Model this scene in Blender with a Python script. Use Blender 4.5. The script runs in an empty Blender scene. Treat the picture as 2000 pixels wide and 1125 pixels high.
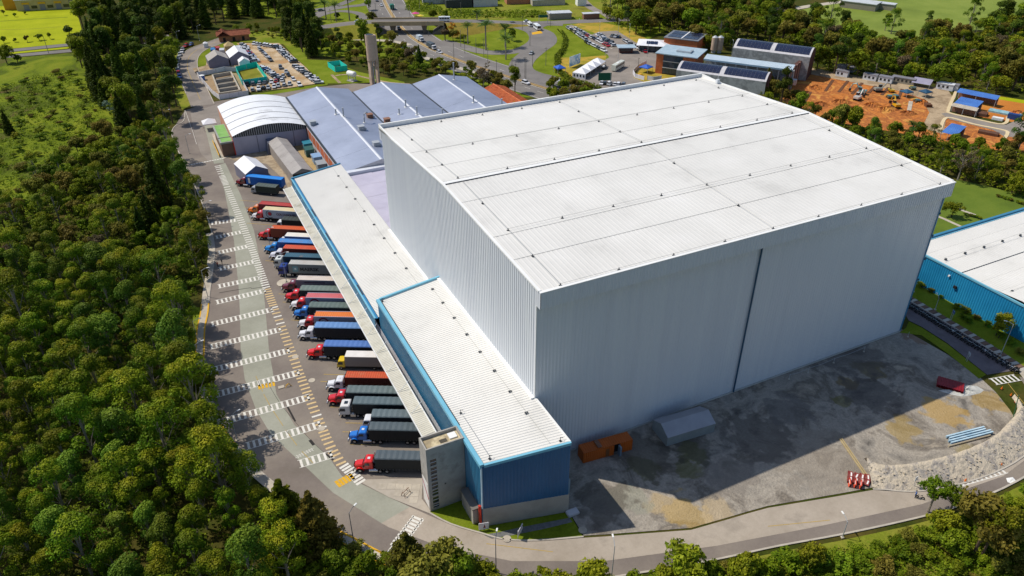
import bpy, bmesh, math, random
import numpy as np
from mathutils import Vector, Matrix

R = math.radians
SC = bpy.context.scene
COL = SC.collection
rnd = random.Random(7)

# ------------------------------------------------------------------ camera, sky, sun, exposure
CAM = Vector((-50.184, -92.668, 105.713)); YAW = R(-26.202); PIT = R(-31.988); FOC = 1473.3
cd = bpy.data.cameras.new('camera'); cam = bpy.data.objects.new('camera', cd); COL.objects.link(cam)
cam.location = CAM; cam.rotation_euler = (R(90) + PIT, 0, YAW)
cd.lens = FOC * 36 / 2000; cd.sensor_width = 36; cd.clip_start = 1; cd.clip_end = 6000
SC.camera = cam
SUN = Vector((21.29, -19.84, -39.68)).normalized()      # the way the light travels
W = bpy.data.worlds.new('World'); SC.world = W; W.use_nodes = True
nt = W.node_tree; bg = nt.nodes['Background']; sky = nt.nodes.new('ShaderNodeTexSky')
sky.sky_type = 'NISHITA'; sky.sun_disc = False; sky.ozone_density = 2.0
sky.sun_elevation = math.asin(-SUN.z); sky.sun_rotation = math.atan2(-SUN.x, -SUN.y)
nt.links.new(sky.outputs[0], bg.inputs[0]); bg.inputs[1].default_value = 0.118
sl = bpy.data.lights.new('sun', 'SUN'); sun = bpy.data.objects.new('sun', sl); COL.objects.link(sun)
sl.energy = 4.0; sl.angle = R(0.55); sl.color = (1.0, 0.93, 0.82)
sun.rotation_euler = SUN.to_track_quat('-Z', 'Y').to_euler(); sun.location = (-150, 150, 300)
vs = SC.view_settings; vs.view_transform = 'Standard'; vs.look = 'None'; vs.exposure = 0.0; vs.gamma = 1.0
vs.use_curve_mapping = False
SC.cycles.max_bounces = 5; SC.cycles.diffuse_bounces = 3; SC.cycles.glossy_bounces = 2
SC.cycles.transmission_bounces = 3; SC.cycles.transparent_max_bounces = 4; SC.cycles.use_denoising = True
SC.cycles.caustics_reflective = False; SC.cycles.caustics_refractive = False

# survey: a spot of the photograph read as a point of the place at height z
_f = Vector((-math.sin(YAW) * math.cos(PIT), math.cos(YAW) * math.cos(PIT), math.sin(PIT)))
_r = _f.cross(Vector((0, 0, 1))).normalized(); _u = _r.cross(_f)
def G(u, v, z=0.0):
    d = _f + _r * ((u - 1000) / FOC) - _u * ((v - 562.5) / FOC)
    return CAM + d * ((z - CAM.z) / d.z)
def GX(u, v, z=0.0):
    g = G(u, v, z); return (g.x, g.y)

# ------------------------------------------------------------------ materials
def lin(c):
    if isinstance(c, str):
        c = [int(c[i:i + 2], 16) / 255 for i in (0, 2, 4)]
        c = [x / 12.92 if x <= .04045 else ((x + .055) / 1.055) ** 2.4 for x in c]
    return (c[0], c[1], c[2], 1)
MATS = {}
def nd(t, k, **kw):
    n = t.nodes.new(k)
    for a, b in kw.items(): setattr(n, a, b)
    return n
def mat(name, cols, scale=.3, rough=.75, metal=0., bump=0., bscale=None, detail=4, spec=.4, coat=0., obj=False, dist=0., rand=0., stretch=0.):
    """principled material; cols = one colour or several that a noise mixes"""
    if name in MATS: return MATS[name]
    m = bpy.data.materials.new(name); m.use_nodes = True; t = m.node_tree; L = t.links
    b = t.nodes['Principled BSDF']; b.inputs['Roughness'].default_value = rough; b.inputs['Metallic'].default_value = metal
    b.inputs['Specular IOR Level'].default_value = spec; b.inputs['Coat Weight'].default_value = coat
    if isinstance(cols, str) or not isinstance(cols[0], (str, tuple, list)): cols = [cols]
    if obj: vec = nd(t, 'ShaderNodeTexCoord').outputs['Object']
    else: vec = nd(t, 'ShaderNodeNewGeometry').outputs['Position']
    if stretch:
        vm = nd(t, 'ShaderNodeVectorMath', operation='MULTIPLY'); vm.inputs[1].default_value = (1, 1, stretch); L.new(vec, vm.inputs[0]); vec = vm.outputs[0]
    if len(cols) > 1:
        n = nd(t, 'ShaderNodeTexNoise'); n.inputs['Scale'].default_value = scale; n.inputs['Detail'].default_value = detail
        n.inputs['Distortion'].default_value = dist; n.inputs['Roughness'].default_value = .62
        L.new(vec, n.inputs['Vector']); cr = nd(t, 'ShaderNodeValToRGB'); L.new(n.outputs['Fac'], cr.inputs[0])
        e = cr.color_ramp.elements; k = len(cols); e[0].position = .3; e[1].position = .7
        e[0].color = lin(cols[0]); e[1].color = lin(cols[-1])
        for i in range(1, k - 1):
            q = e.new(.3 + .4 * i / (k - 1)); q.color = lin(cols[i])
        out = cr.outputs[0]
        if rand:
            oi = nd(t, 'ShaderNodeObjectInfo'); hs = nd(t, 'ShaderNodeHueSaturation'); mr = nd(t, 'ShaderNodeMapRange')
            mr.inputs[3].default_value = 1 - rand; mr.inputs[4].default_value = 1 + rand
            L.new(oi.outputs['Random'], mr.inputs[0]); L.new(mr.outputs[0], hs.inputs['Value']); L.new(out, hs.inputs['Color']); out = hs.outputs[0]
        if spec < .1:      # matt ground: fine grain
            n3 = nd(t, 'ShaderNodeTexNoise'); n3.inputs['Scale'].default_value = 1.7; n3.inputs['Detail'].default_value = 5; n3.inputs['Roughness'].default_value = .8; L.new(vec, n3.inputs['Vector'])
            m3 = nd(t, 'ShaderNodeMapRange'); m3.inputs[1].default_value = .3; m3.inputs[2].default_value = .7; ga = .07 if any(w in name for w in ('asphalt', 'concrete', 'road', 'yellow')) else .24; m3.inputs[3].default_value = 1 - ga; m3.inputs[4].default_value = 1 + ga; L.new(n3.outputs['Fac'], m3.inputs[0])
            v3 = nd(t, 'ShaderNodeVectorMath', operation='SCALE'); L.new(out, v3.inputs[0]); L.new(m3.outputs[0], v3.inputs[3]); out = v3.outputs[0]
        L.new(out, b.inputs['Base Color'])
    else: b.inputs['Base Color'].default_value = lin(cols[0])
    if bump:
        n2 = nd(t, 'ShaderNodeTexNoise'); n2.inputs['Scale'].default_value = bscale or scale * 6; n2.inputs['Detail'].default_value = 3
        L.new(vec, n2.inputs['Vector']); bp = nd(t, 'ShaderNodeBump'); bp.inputs['Strength'].default_value = bump; bp.inputs['Distance'].default_value = .3
        L.new(n2.outputs['Fac'], bp.inputs['Height']); L.new(bp.outputs[0], b.inputs['Normal'])
    MATS[name] = m; return m
def leafmat(name, c0, c1, ctop, trans=.25, hue=.02):
    """foliage: leaves vary one by one and tree by tree; young shoots (attribute 'young') take ctop"""
    if name in MATS: return MATS[name]
    m = bpy.data.materials.new(name); m.use_nodes = True; t = m.node_tree; L = t.links
    b = t.nodes['Principled BSDF']; b.inputs['Roughness'].default_value = .55; b.inputs['Specular IOR Level'].default_value = .1
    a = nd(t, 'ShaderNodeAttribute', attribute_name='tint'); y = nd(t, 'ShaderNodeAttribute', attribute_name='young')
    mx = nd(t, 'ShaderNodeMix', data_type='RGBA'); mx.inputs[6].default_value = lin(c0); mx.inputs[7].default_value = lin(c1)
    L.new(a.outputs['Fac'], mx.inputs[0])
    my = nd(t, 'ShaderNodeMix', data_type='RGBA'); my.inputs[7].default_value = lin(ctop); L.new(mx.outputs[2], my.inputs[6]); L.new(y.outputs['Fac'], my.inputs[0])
    oi = nd(t, 'ShaderNodeObjectInfo'); hs = nd(t, 'ShaderNodeHueSaturation'); mr = nd(t, 'ShaderNodeMapRange'); mv = nd(t, 'ShaderNodeMapRange')
    mr.inputs[3].default_value = .5 - hue; mr.inputs[4].default_value = .5 + hue; L.new(oi.outputs['Random'], mr.inputs[0]); L.new(mr.outputs[0], hs.inputs['Hue'])
    wn = nd(t, 'ShaderNodeMath', operation='FRACT'); ml = nd(t, 'ShaderNodeMath', operation='MULTIPLY'); ml.inputs[1].default_value = 7.31
    L.new(oi.outputs['Random'], ml.inputs[0]); L.new(ml.outputs[0], wn.inputs[0]); L.new(wn.outputs[0], mv.inputs[0]); mv.inputs[3].default_value = .72; mv.inputs[4].default_value = 1.3
    L.new(mv.outputs[0], hs.inputs['Value']); L.new(my.outputs[2], hs.inputs['Color']); L.new(hs.outputs[0], b.inputs['Base Color'])
    tr = nd(t, 'ShaderNodeBsdfTranslucent'); L.new(hs.outputs[0], tr.inputs[0]); ms = nd(t, 'ShaderNodeMixShader'); ms.inputs[0].default_value = trans
    o = t.nodes['Material Output']; L.new(b.outputs[0], ms.inputs[1]); L.new(tr.outputs[0], ms.inputs[2]); L.new(ms.outputs[0], o.inputs[0])
    MATS[name] = m; return m

# ------------------------------------------------------------------ mesh helpers
class MB:
    def __init__(s): s.v = []; s.f = []; s.m = []
    def add(s, vs_, fs, mi=0):
        o = len(s.v); s.v += [tuple(x) for x in vs_]; s.f += [tuple(o + i for i in f) for f in fs]; s.m += [mi] * len(fs); return s
    def box(s, x0, y0, z0, x1, y1, z1, mi=0, top=None):
        tx0, ty0, tx1, ty1 = top or (x0, y0, x1, y1)
        return s.add([(x0, y0, z0), (x1, y0, z0), (x1, y1, z0), (x0, y1, z0), (tx0, ty0, z1), (tx1, ty0, z1), (tx1, ty1, z1), (tx0, ty1, z1)],
                     [(3, 2, 1, 0), (4, 5, 6, 7), (0, 1, 5, 4), (1, 2, 6, 5), (2, 3, 7, 6), (3, 0, 4, 7)], mi)
    def prism(s, pts, z0, z1, mi=0):
        n = len(pts); zz0 = z0 if isinstance(z0, (list, tuple)) else [z0] * n; zz1 = z1 if isinstance(z1, (list, tuple)) else [z1] * n
        if sum(pts[i][0] * pts[(i + 1) % n][1] - pts[(i + 1) % n][0] * pts[i][1] for i in range(n)) < 0:
            pts = pts[::-1]; zz0 = zz0[::-1]; zz1 = zz1[::-1]
        return s.add([(p[0], p[1], z) for p, z in zip(pts, zz0)] + [(p[0], p[1], z) for p, z in zip(pts, zz1)],
                     [tuple(range(n - 1, -1, -1)), tuple(range(n, 2 * n))] + [(i, (i + 1) % n, n + (i + 1) % n, n + i) for i in range(n)], mi)
    def extr(s, prof, axis, a, b, mi=0):
        """closed profile extruded along an axis; prof in the other two axes"""
        n = len(prof)
        def P(p, t): return {'x': (t, p[0], p[1]), 'y': (p[0], t, p[1]), 'z': (p[0], p[1], t)}[axis]
        return s.add([P(p, a) for p in prof] + [P(p, b) for p in prof],
                     [tuple(range(n)), tuple(range(2 * n - 1, n - 1, -1))] + [(i, n + i, n + (i + 1) % n, (i + 1) % n) for i in range(n)], mi)
    def tube(s, pts, r, k=6, mi=0, caps=True):
        pts = [Vector(p) for p in pts]; rr = r if isinstance(r, (list, tuple)) else [r] * len(pts); vs_ = []; fs = []
        for i, p in enumerate(pts):
            d = (pts[min(i + 1, len(pts) - 1)] - pts[max(i - 1, 0)]).normalized()
            a = d.cross(Vector((0, 0, 1)) if abs(d.z) < .9 else Vector((1, 0, 0))).normalized(); b = d.cross(a)
            vs_ += [p + (a * math.cos(2 * math.pi * j / k) + b * math.sin(2 * math.pi * j / k)) * rr[i] for j in range(k)]
        for i in range(len(pts) - 1):
            fs += [(i * k + j, i * k + (j + 1) % k, (i + 1) * k + (j + 1) % k, (i + 1) * k + j) for j in range(k)]
        if caps: fs += [tuple(range(k - 1, -1, -1)), tuple(range((len(pts) - 1) * k, len(pts) * k))]
        return s.add(vs_, fs, mi)
    def cyl(s, x, y, z0, z1, r, k=12, mi=0, r1=None): return s.tube([(x, y, z0), (x, y, z1)], [r, r if r1 is None else r1], k, mi)
    def rib(s, p0, u, lu, vec, n, pitch=.8, dep=.06, top=None, duty=.5, mi=0):
        """ribbed sheet: ribs run along vec, repeat along u; top(t) scales vec at distance t"""
        p0 = Vector(p0); u = Vector(u).normalized(); vec = Vector(vec); n = Vector(n).normalized()
        k = max(1, round(lu / pitch)); pt = lu / k; ts = []
        for i in range(k):
            b = i * pt; ts += [(b, 0), (b + pt * duty * .8, 0), (b + pt * duty, dep), (b + pt * (1 - .1), dep)]
        ts.append((lu, 0)); vs_ = []
        for t, d in ts:
            q = p0 + u * t + n * d; tv = top(t) if top else 1.0
            vs_ += [q, q + vec * tv]
        fs = [(2 * i, 2 * i + 2, 2 * i + 3, 2 * i + 1) for i in range(len(ts) - 1)]
        return s.add(vs_, fs, mi)
    def mesh(s, name):
        me = bpy.data.meshes.new(name); me.from_pydata(s.v, [], s.f)
        if any(s.m): me.polygons.foreach_set('material_index', s.m)
        me.update(); return me
    def build(s, name, m, parent=None, loc=None, rz=0, smooth=False):
        me = s.mesh(name)
        for q in (m if isinstance(m, (list, tuple)) else [m]): me.materials.append(q)
        if smooth: me.shade_smooth()
        return ob(name, me, parent, loc, rz)
def ob(name, me, parent=None, loc=None, rz=0):
    o = bpy.data.objects.new(name, me); COL.objects.link(o)
    if parent: o.parent = parent
    if loc is not None: o.location = loc
    if rz: o.rotation_euler = (0, 0, rz)
    return o
def tag(o, label=None, cat=None, group=None, kind=None):
    for k, v in (('label', label), ('category', cat), ('group', group), ('kind', kind)):
        if v: o[k] = v
    return o
def thing(name, label, cat, loc=(0, 0, 0), rz=0, group=None):
    return tag(ob(name, None, None, loc, rz), label, cat, group)
def struct(name, mb, m, **kw): return tag(mb.build(name, m, **kw), kind='structure')
def copy_tree(o, parent=None):
    c = o.copy(); COL.objects.link(c)
    if parent: c.parent = parent
    for ch in list(o.children): copy_tree(ch, c)
    return c
def sheet(name, pts, z, m, kind='structure'):
    """ground sheet; pts in survey spots (u, v) or (u, v, height)"""
    ps = [G(p[0], p[1], p[2] if len(p) > 2 else 0) for p in pts]
    if sum(ps[i].x * ps[(i + 1) % len(ps)].y - ps[(i + 1) % len(ps)].x * ps[i].y for i in range(len(ps))) < 0: ps = ps[::-1]
    mb = MB().add([(p.x, p.y, p.z + z) for p in ps], [tuple(range(len(ps)))])
    o = mb.build(name, m); me = o.data; bm = bmesh.new(); bm.from_mesh(me); bmesh.ops.triangulate(bm, faces=bm.faces); bm.to_mesh(me); bm.free()
    return tag(o, kind=kind)
def smooth_line(pts, n=4):
    """Catmull-Rom through world points"""
    P = [Vector(p) for p in pts]; out = []
    for i in range(len(P) - 1):
        a, b, c, d = P[max(i - 1, 0)], P[i], P[i + 1], P[min(i + 2, len(P) - 1)]
        for k in range(n):
            t = k / n; out.append(.5 * ((2 * b) + (c - a) * t + (2 * a - 5 * b + 4 * c - d) * t * t + (3 * b - a - 3 * c + d) * t ** 3))
    out.append(P[-1]); return out
def ribbon(mb, line, w0, w1, dz=0.):
    """flat strip along a line from offset w0 to w1 (to the left of travel)"""
    vs_ = []
    for i, p in enumerate(line):
        d = line[min(i + 1, len(line) - 1)] - line[max(i - 1, 0)]; d.z = 0; d.normalize(); n = Vector((-d.y, d.x, 0))
        vs_ += [p + n * w0 + Vector((0, 0, dz)), p + n * w1 + Vector((0, 0, dz))]
    mb.add(vs_, [(2 * i, 2 * i + 2, 2 * i + 3, 2 * i + 1) for i in range(len(line) - 1)]); return mb
def road(name, spots, width, m, z=0.02):
    line = smooth_line([G(*s) for s in spots]); return struct(name, ribbon(MB(), line, -width / 2, width / 2, z), m), line
def kerb(name, line, off, m, w=.25, h=.14, label=None):
    mb = MB(); vs_ = []
    for i, p in enumerate(line):
        d = line[min(i + 1, len(line) - 1)] - line[max(i - 1, 0)]; d.z = 0; d.normalize(); n = Vector((-d.y, d.x, 0))
        a = p + n * off; b = p + n * (off + w); vs_ += [(a.x, a.y, a.z - .02), (a.x, a.y, a.z + h), (b.x, b.y, b.z + h), (b.x, b.y, b.z - .02)]
    fs = []
    for i in range(len(line) - 1):
        for j in range(3): fs.append((i * 4 + j, i * 4 + j + 1, (i + 1) * 4 + j + 1, (i + 1) * 4 + j))
    mb.add(vs_, fs); return struct(name, mb, m)
# ------------------------------------------------------------------ ground, roads, pavements, fields
m_floor = mat('forest_floor', ['2c3310', '3d4518', '4a461f', '5a5026'], .09, .95, bump=.6, bscale=.8, spec=.06)
m_meadow = mat('meadow_grass', ['5c5030', '4c5a18', '66741a', '767e22', '3e4a14'], .045, .95, bump=.5, bscale=1.2, detail=6, dist=1.0, spec=.06)
m_lawn = mat('mown_lawn', ['8a9214', '98a01a', 'a6aa20'], .06, .95, bump=.3, bscale=2, detail=6, spec=.06)
m_lawn2 = mat('deep_lawn', ['5c6a16', '6c7a1e', '7c842a'], .1, .95, bump=.3, bscale=2, detail=6, spec=.06)
m_rough = mat('rough_grass', ['4f5a18', '6c7a20', '828232', '5f5a28'], .05, .95, bump=.5, bscale=1, detail=6, spec=.06)
m_dry = mat('dry_grass', ['a08538', '8c8430', 'b0923e', '6f7a28'], .08, .95, bump=.3, bscale=1.5, spec=.06)
m_asph = mat('yard_asphalt', ['6f675f', '7a716a', '857c73', '918779'], .06, .88, bump=.12, bscale=6, detail=8, spec=.06)
m_asph2 = mat('old_asphalt', ['7f7870', '8a827a', '958d84'], .12, .9, bump=.12, bscale=6, detail=8, spec=.06)
m_hwy = mat('highway_asphalt', ['6c6966', '7a7673', '85817c'], .05, .9, detail=8, spec=.06)
m_lane = mat('lane_concrete', ['8b8b7e', '979789', 'a1a194'], .1, .88, bump=.1, bscale=5, detail=8, spec=.06)
m_conc = mat('pale_concrete', ['a39a8c', 'b5ac9d', 'c2b8a6'], .35, .85, bump=.1, bscale=5, detail=8, spec=.06)
m_kerb = mat('kerb_concrete', ['a8a196', 'bdb5a8'], .5, .85, spec=.06)
m_white = mat('road_paint_white', ['c9c5bb', 'dedbd2', 'b8b3a8'], 2.2, .7, detail=6, spec=.06)
m_tan = mat('road_paint_worn', ['c0a273', 'd2b98c', 'a98d66'], 2.2, .7, detail=6, spec=.06)
m_yel = mat('road_paint_yellow', ['c8962a', 'd9aa35', 'b98a2c'], 2.0, .7, detail=6, spec=.06)
m_mark = mat('faded_yellow', ['a98f4e', 'b89b52', '8f7c50'], 2.0, .75, spec=.06)
m_sand = mat('site_gravel', ['a08c70', 'b09c80', '8f7c64', 'b8a688'], .12, .95, bump=.3, bscale=2, detail=8, spec=.06)
m_dirt = mat('gravel_park', ['b3a084', 'c0ad92', 'a58c68', 'b8845a'], .07, .95, bump=.3, bscale=2, detail=7, spec=.06)
m_earth = mat('orange_earth', ['7a4a2e', 'ac6834', 'c47c3e', '945a36', 'b6743e', 'cc944c', '80502f'], .13, .95, bump=.9, bscale=.7, detail=9, dist=1.2, spec=.06)
m_earth2 = mat('levelled_earth', ['a8662e', 'ba7636', 'c4843c'], .06, .95, bump=.3, bscale=1, detail=7, spec=.06)

struct('ground', MB().box(-1500, -900, -1.2, 1800, 2200, -.08), m_floor)

# the gravel lot: grey hardcore with ochre and mossy puddle staining, plus dark patches painted in to deepen its shade
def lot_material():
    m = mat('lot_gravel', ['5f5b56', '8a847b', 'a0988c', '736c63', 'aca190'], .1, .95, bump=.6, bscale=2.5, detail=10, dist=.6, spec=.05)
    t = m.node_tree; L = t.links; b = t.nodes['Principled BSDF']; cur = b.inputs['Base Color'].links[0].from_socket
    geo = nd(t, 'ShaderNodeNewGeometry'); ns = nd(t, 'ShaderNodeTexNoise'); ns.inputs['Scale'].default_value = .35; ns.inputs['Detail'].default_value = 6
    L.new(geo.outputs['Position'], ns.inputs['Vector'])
    stains_and_shade = [((1845, 805), 4.4, 'b08d42'), ((1765, 838), 3.6, '9c8448'), ((1937, 787), 3.4, 'a08444'), ((1700, 722), 3.6, '6f6236'), ((1655, 748), 2.2, '7a6430'),
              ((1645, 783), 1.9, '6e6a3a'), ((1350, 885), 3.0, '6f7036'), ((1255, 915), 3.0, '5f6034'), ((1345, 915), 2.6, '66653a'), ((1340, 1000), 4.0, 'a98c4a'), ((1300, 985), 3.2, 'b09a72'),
              ((1230, 975), 3.6, '8f8f80'), ((1400, 1000), 3.0, 'bba888'), ((1790, 655), 3.6, '7a5a44'), ((1900, 900), 4.0, '8f8150'), ((1600, 900), 9.0, '8d8478'), ((1650, 690), 9.0, '5f5a58'), ((1480, 850), 7.0, '57524e'), ((1540, 800), 5.0, '6c6865'), ((1260, 890), 6.0, '565048'), ((1700, 770), 6.0, '565250'), ((1180, 980), 5., '5a534a'), ((1430, 930), 5., '7b746c'), ((1345, 870), 5., '4f4b44')]  # the large dark ones paint deeper shade into the lot's colour
    for (u, v), r, c in stains_and_shade:
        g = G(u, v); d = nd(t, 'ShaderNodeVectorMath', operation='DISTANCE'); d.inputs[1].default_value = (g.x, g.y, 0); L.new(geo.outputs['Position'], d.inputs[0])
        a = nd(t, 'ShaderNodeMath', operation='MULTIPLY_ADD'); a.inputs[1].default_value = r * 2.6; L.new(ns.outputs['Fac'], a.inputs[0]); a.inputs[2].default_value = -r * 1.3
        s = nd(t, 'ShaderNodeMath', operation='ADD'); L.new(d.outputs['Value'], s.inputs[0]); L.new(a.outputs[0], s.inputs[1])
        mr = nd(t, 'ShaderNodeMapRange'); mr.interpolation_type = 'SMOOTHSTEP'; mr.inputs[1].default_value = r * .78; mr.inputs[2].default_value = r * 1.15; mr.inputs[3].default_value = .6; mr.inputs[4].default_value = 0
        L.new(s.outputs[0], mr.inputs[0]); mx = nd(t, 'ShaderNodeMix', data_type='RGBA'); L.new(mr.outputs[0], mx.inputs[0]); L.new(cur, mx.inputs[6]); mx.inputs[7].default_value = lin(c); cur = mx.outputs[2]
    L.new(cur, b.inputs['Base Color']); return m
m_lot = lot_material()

KERB = [(361, 216), (358, 236), (341, 247), (335, 262), (345, 290), (372, 345), (400, 412), (413, 455), (418, 482), (418, 500), (413, 540), (408, 575), (405, 610), (399, 642), (397, 690), (397, 720), (404, 755),
        (416, 792), (432, 830), (452, 862), (500, 915), (560, 965), (640, 1025), (700, 1058), (760, 1088), (850, 1115), (950, 1135), (1100, 1140), (1240, 1122), (1400, 1094), (1520, 1068),
        (1640, 1046), (1770, 1018), (1860, 994), (1960, 955), (2050, 905)]
INNER = [(838, 1003), (880, 1025), (940, 1043), (985, 1055), (1050, 1057), (1140, 1050), (1180, 1048), (1350, 1035), (1420, 1015), (1460, 1003), (1500, 992), (1620, 972), (1705, 957), (1780, 962), (1860, 951), (1940, 926), (2000, 893), (2040, 850)]
sheet('service_road', [(361, 216), (400, 202), (450, 193), (520, 184), (600, 172), (690, 163), (745, 160), (760, 240), (620, 330), (760, 620), (905, 960)] + INNER + [(2040, 800), (2010, 765), (1990, 735), (2100, 770), (2150, 850)] + KERB[:1:-1], 0., m_asph)
sheet('concrete_lane', [(428, 322), (444, 400), (457, 470), (466, 560), (469, 620), (470, 680), (478, 740), (500, 800), (530, 850), (590, 905), (650, 962), (745, 1022), (800, 990), (705, 945), (668, 930), (640, 890), (575, 830), (540, 770), (525, 680), (518, 600), (510, 520), (496, 450), (470, 380), (440, 318)], .014, m_lane)
sheet('concrete_lane.001', [(745, 1022), (760, 1030), (860, 1068), (1000, 1096), (1180, 1096), (1400, 1066), (1600, 1028), (1800, 985), (1960, 930), (2040, 870), (2040, 850), (2000, 893), (1940, 926), (1860, 951), (1780, 962), (1705, 957), (1620, 972), (1500, 992), (1460, 1003), (1420, 1015), (1350, 1035), (1180, 1048), (1050, 1057), (985, 1055), (880, 1025), (800, 990)], .014, mat('pale_road', ['958a7b', 'a19688', 'aba092', '8e8579'], .09, .9, bump=.1, bscale=5, detail=9, spec=.06))
sheet('apron_concrete', [(372, 220), (420, 205), (520, 190), (560, 182), (560, 200), (440, 228), (450, 300), (408, 315), (392, 300), (380, 262)], .01, m_asph2)
sheet('grey_lane', [(398, 240), (415, 240), (438, 318), (418, 320)], .02, m_lane)
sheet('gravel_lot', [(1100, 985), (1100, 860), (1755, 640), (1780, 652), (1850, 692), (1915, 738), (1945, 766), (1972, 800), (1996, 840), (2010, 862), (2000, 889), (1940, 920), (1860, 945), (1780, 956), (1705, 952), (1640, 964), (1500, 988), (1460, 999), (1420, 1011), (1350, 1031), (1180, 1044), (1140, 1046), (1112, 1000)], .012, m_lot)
kl = [G(*p) for p in KERB]; ksm = smooth_line(kl, 4)
kerb('kerb', ksm, -.05, m_kerb, .35, .14)
struct('pavement', ribbon(MB(), ksm[28:100], -1.6, -.05, .12), m_conc)
struct('kerb_paint', ribbon(MB(), ksm[46:64], -.06, .32, .146), m_yel); struct('kerb_paint.001', ribbon(MB(), ksm[72:78], -.06, .32, .146), m_yel); struct('kerb_paint.002', ribbon(MB(), ksm[86:102], -.06, .32, .146), m_yel)
struct('kerb_paint.003', ribbon(MB(), ksm[46:64], -1.75, -1.45, .146), m_yel); struct('kerb_paint.004', ribbon(MB(), ksm[86:102], -1.75, -1.45, .146), m_yel)
inl = smooth_line([G(*p) for p in INNER], 3); kerb('island_kerb', inl[:16], 0., m_kerb, .3, .14); kerb('lot_kerb', inl[36:], 0., m_kerb, .3, .14)

# corner island before the annex: lawn, gravel path, paved apron in slabs
sheet('corner_lawn', [(838, 1000), (868, 990), (905, 972), (940, 1030), (1110, 1000), (1138, 1048), (1050, 1055), (985, 1053), (940, 1041), (880, 1023)], .05, m_lawn2)
sheet('gravel_path', [(975, 1040), (1010, 1032), (1060, 1022), (1112, 1012), (1118, 1020), (1060, 1034), (1000, 1046), (960, 1052), (945, 1045)], .075, mat('path_gravel', ['5f605f', '6e6f6e', '7a7a78'], 1.5, .95, bump=.4))
ap = sheet('paved_apron', [(707, 944), (716, 937), (826, 935), (824, 975), (842, 998), (838, 1003), (760, 972)], .10, mat('joint_dark', ['a1988a', 'aea598'], .6, .9))
def slabs():
    # concrete slabs with open joints over the apron triangle
    poly = [GX(709, 943.5), GX(717, 938.5), GX(825, 936.5), GX(823, 975), GX(840, 997), GX(836, 1001), GX(762, 970)]
    def inside(x, y):
        c = False
        for i in range(len(poly)):
            (x1, y1), (x2, y2) = poly[i], poly[i - 1]
            if (y1 > y) != (y2 > y) and x < (x2 - x1) * (y - y1) / (y2 - y1) + x1: c = not c
        return c
    a = R(-28); ca, sa = math.cos(a), math.sin(a); o = Vector(GX(709, 943.5)); s = 1.55; k = 0
    for i in range(-12, 20):
        for j in range(-16, 14):
            q = [(o.x + ca * (i + di) * s - sa * (j + dj) * s, o.y + sa * (i + di) * s + ca * (j + dj) * s) for di, dj in ((.02, .02), (.98, .02), (.98, .98), (.02, .98))]
            if all(inside(*p) for p in q):
                h = .125 + rnd.uniform(0, .012); MB().prism(q, .08, h).build('slab', m_conc, ap)
slabs()

# ---- painted markings
def paint(name, m, polys, z=.03):
    mb = MB()
    for p in polys: mb.add([(q.x, q.y, z) for q in p], [tuple(range(len(p)))])
    return struct(name, mb, m)
def bar(a, b, w):
    d = (b - a); d.z = 0; d.normalize(); n = Vector((-d.y, d.x, 0)) * w / 2; return [a - n, b - n, b + n, a + n]
LAD = [((411, 437), (462, 430)), ((420, 464), (472, 453)), ((425, 494), (484, 481)), ((427, 526), (497, 511)), ((425, 560), (510, 542)), ((421, 591), (521, 567)), ((411, 634), (535, 604)), ((409, 678), (551, 643)), ((409, 724), (568, 684)),
       ((421, 771), (587, 727)), ((441, 822), (607, 775)), ((480, 872), (629, 828)), ((583, 907), (652, 886)), ((1938, 746), (1988, 737)), ((1842, 950), (1960, 916))]
for i, (p, q) in enumerate(LAD):
    a, b = G(*p), G(*q); d = (b - a).normalized(); n = Vector((-d.y, d.x, 0)); L_ = (b - a).length; hw = 1.05; ps = [bar(a + n * hw, b + n * hw, .14), bar(a - n * hw, b - n * hw, .14)]
    k = int(L_ / 1.05)
    for j in range(k): c = a + d * (j + .5) * L_ / k; ps.append(bar(c - n * (hw - .07), c + n * (hw - .07), .48))
    paint('crosswalk_marking', m_white, ps)
walk = smooth_line([G(*p) for p in [(424, 322), (446, 372), (466, 420), (486, 470), (505, 520), (524, 572), (545, 625), (566, 680), (588, 738), (606, 782), (626, 830), (645, 872), (668, 908)]], 24)
acc = 0; ps = []; ps2 = []; last = walk[0]
for i in range(1, len(walk)):
    acc += (walk[i] - walk[i - 1]).length
    if acc > 1.15:
        acc = 0; d = (walk[i] - walk[i - 1]).normalized(); n = Vector((-d.y, d.x, 0)); c = walk[i]; y = c.y
        (ps2 if y < 88 and rnd.random() < .85 else ps).append(bar(c - n * 1.0, c + n * 1.0, .5))
paint('walkway_marking', m_white, ps); paint('walkway_marking.001', m_tan, ps2)
def ladder_row(name, a, b, w, n_, m, t=.5):
    a, b = G(*a), G(*b); d = (b - a).normalized(); n = Vector((-d.y, d.x, 0)); L_ = (b - a).length
    paint(name, m, [bar(a + d * L_ * (j + .5) / n_ - n * w / 2, a + d * L_ * (j + .5) / n_ + n * w / 2, t) for j in range(n_)])
ladder_row('crossing_marking', (372, 322), (438, 309), .7, 13, m_white, .7)
ladder_row('crossing_marking.001', (670, 908), (707, 944), 2.0, 8, m_white, .55)
ladder_row('hatched_marking', (503, 757), (538, 749), 1.6, 5, m_yel, .5); ladder_row('hatched_marking.001', (657, 947), (690, 929), 1.9, 5, m_yel, .6)
ladder_row('crossing_marking.002', (772, 1070), (818, 1010), 2.4, 10, m_white, .5)
ladder_row('crossing_marking.003', (579, 893), (612, 877), 1.0, 7, m_white, .12)
paint('crossing_marking.004', m_white, [bar(G(577, 895), G(611, 879), .1), bar(G(580, 891), G(613, 875), .1), bar(G(757, 1078), G(808, 1008), .18), bar(G(774, 1084), G(826, 1012), .18)])
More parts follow.
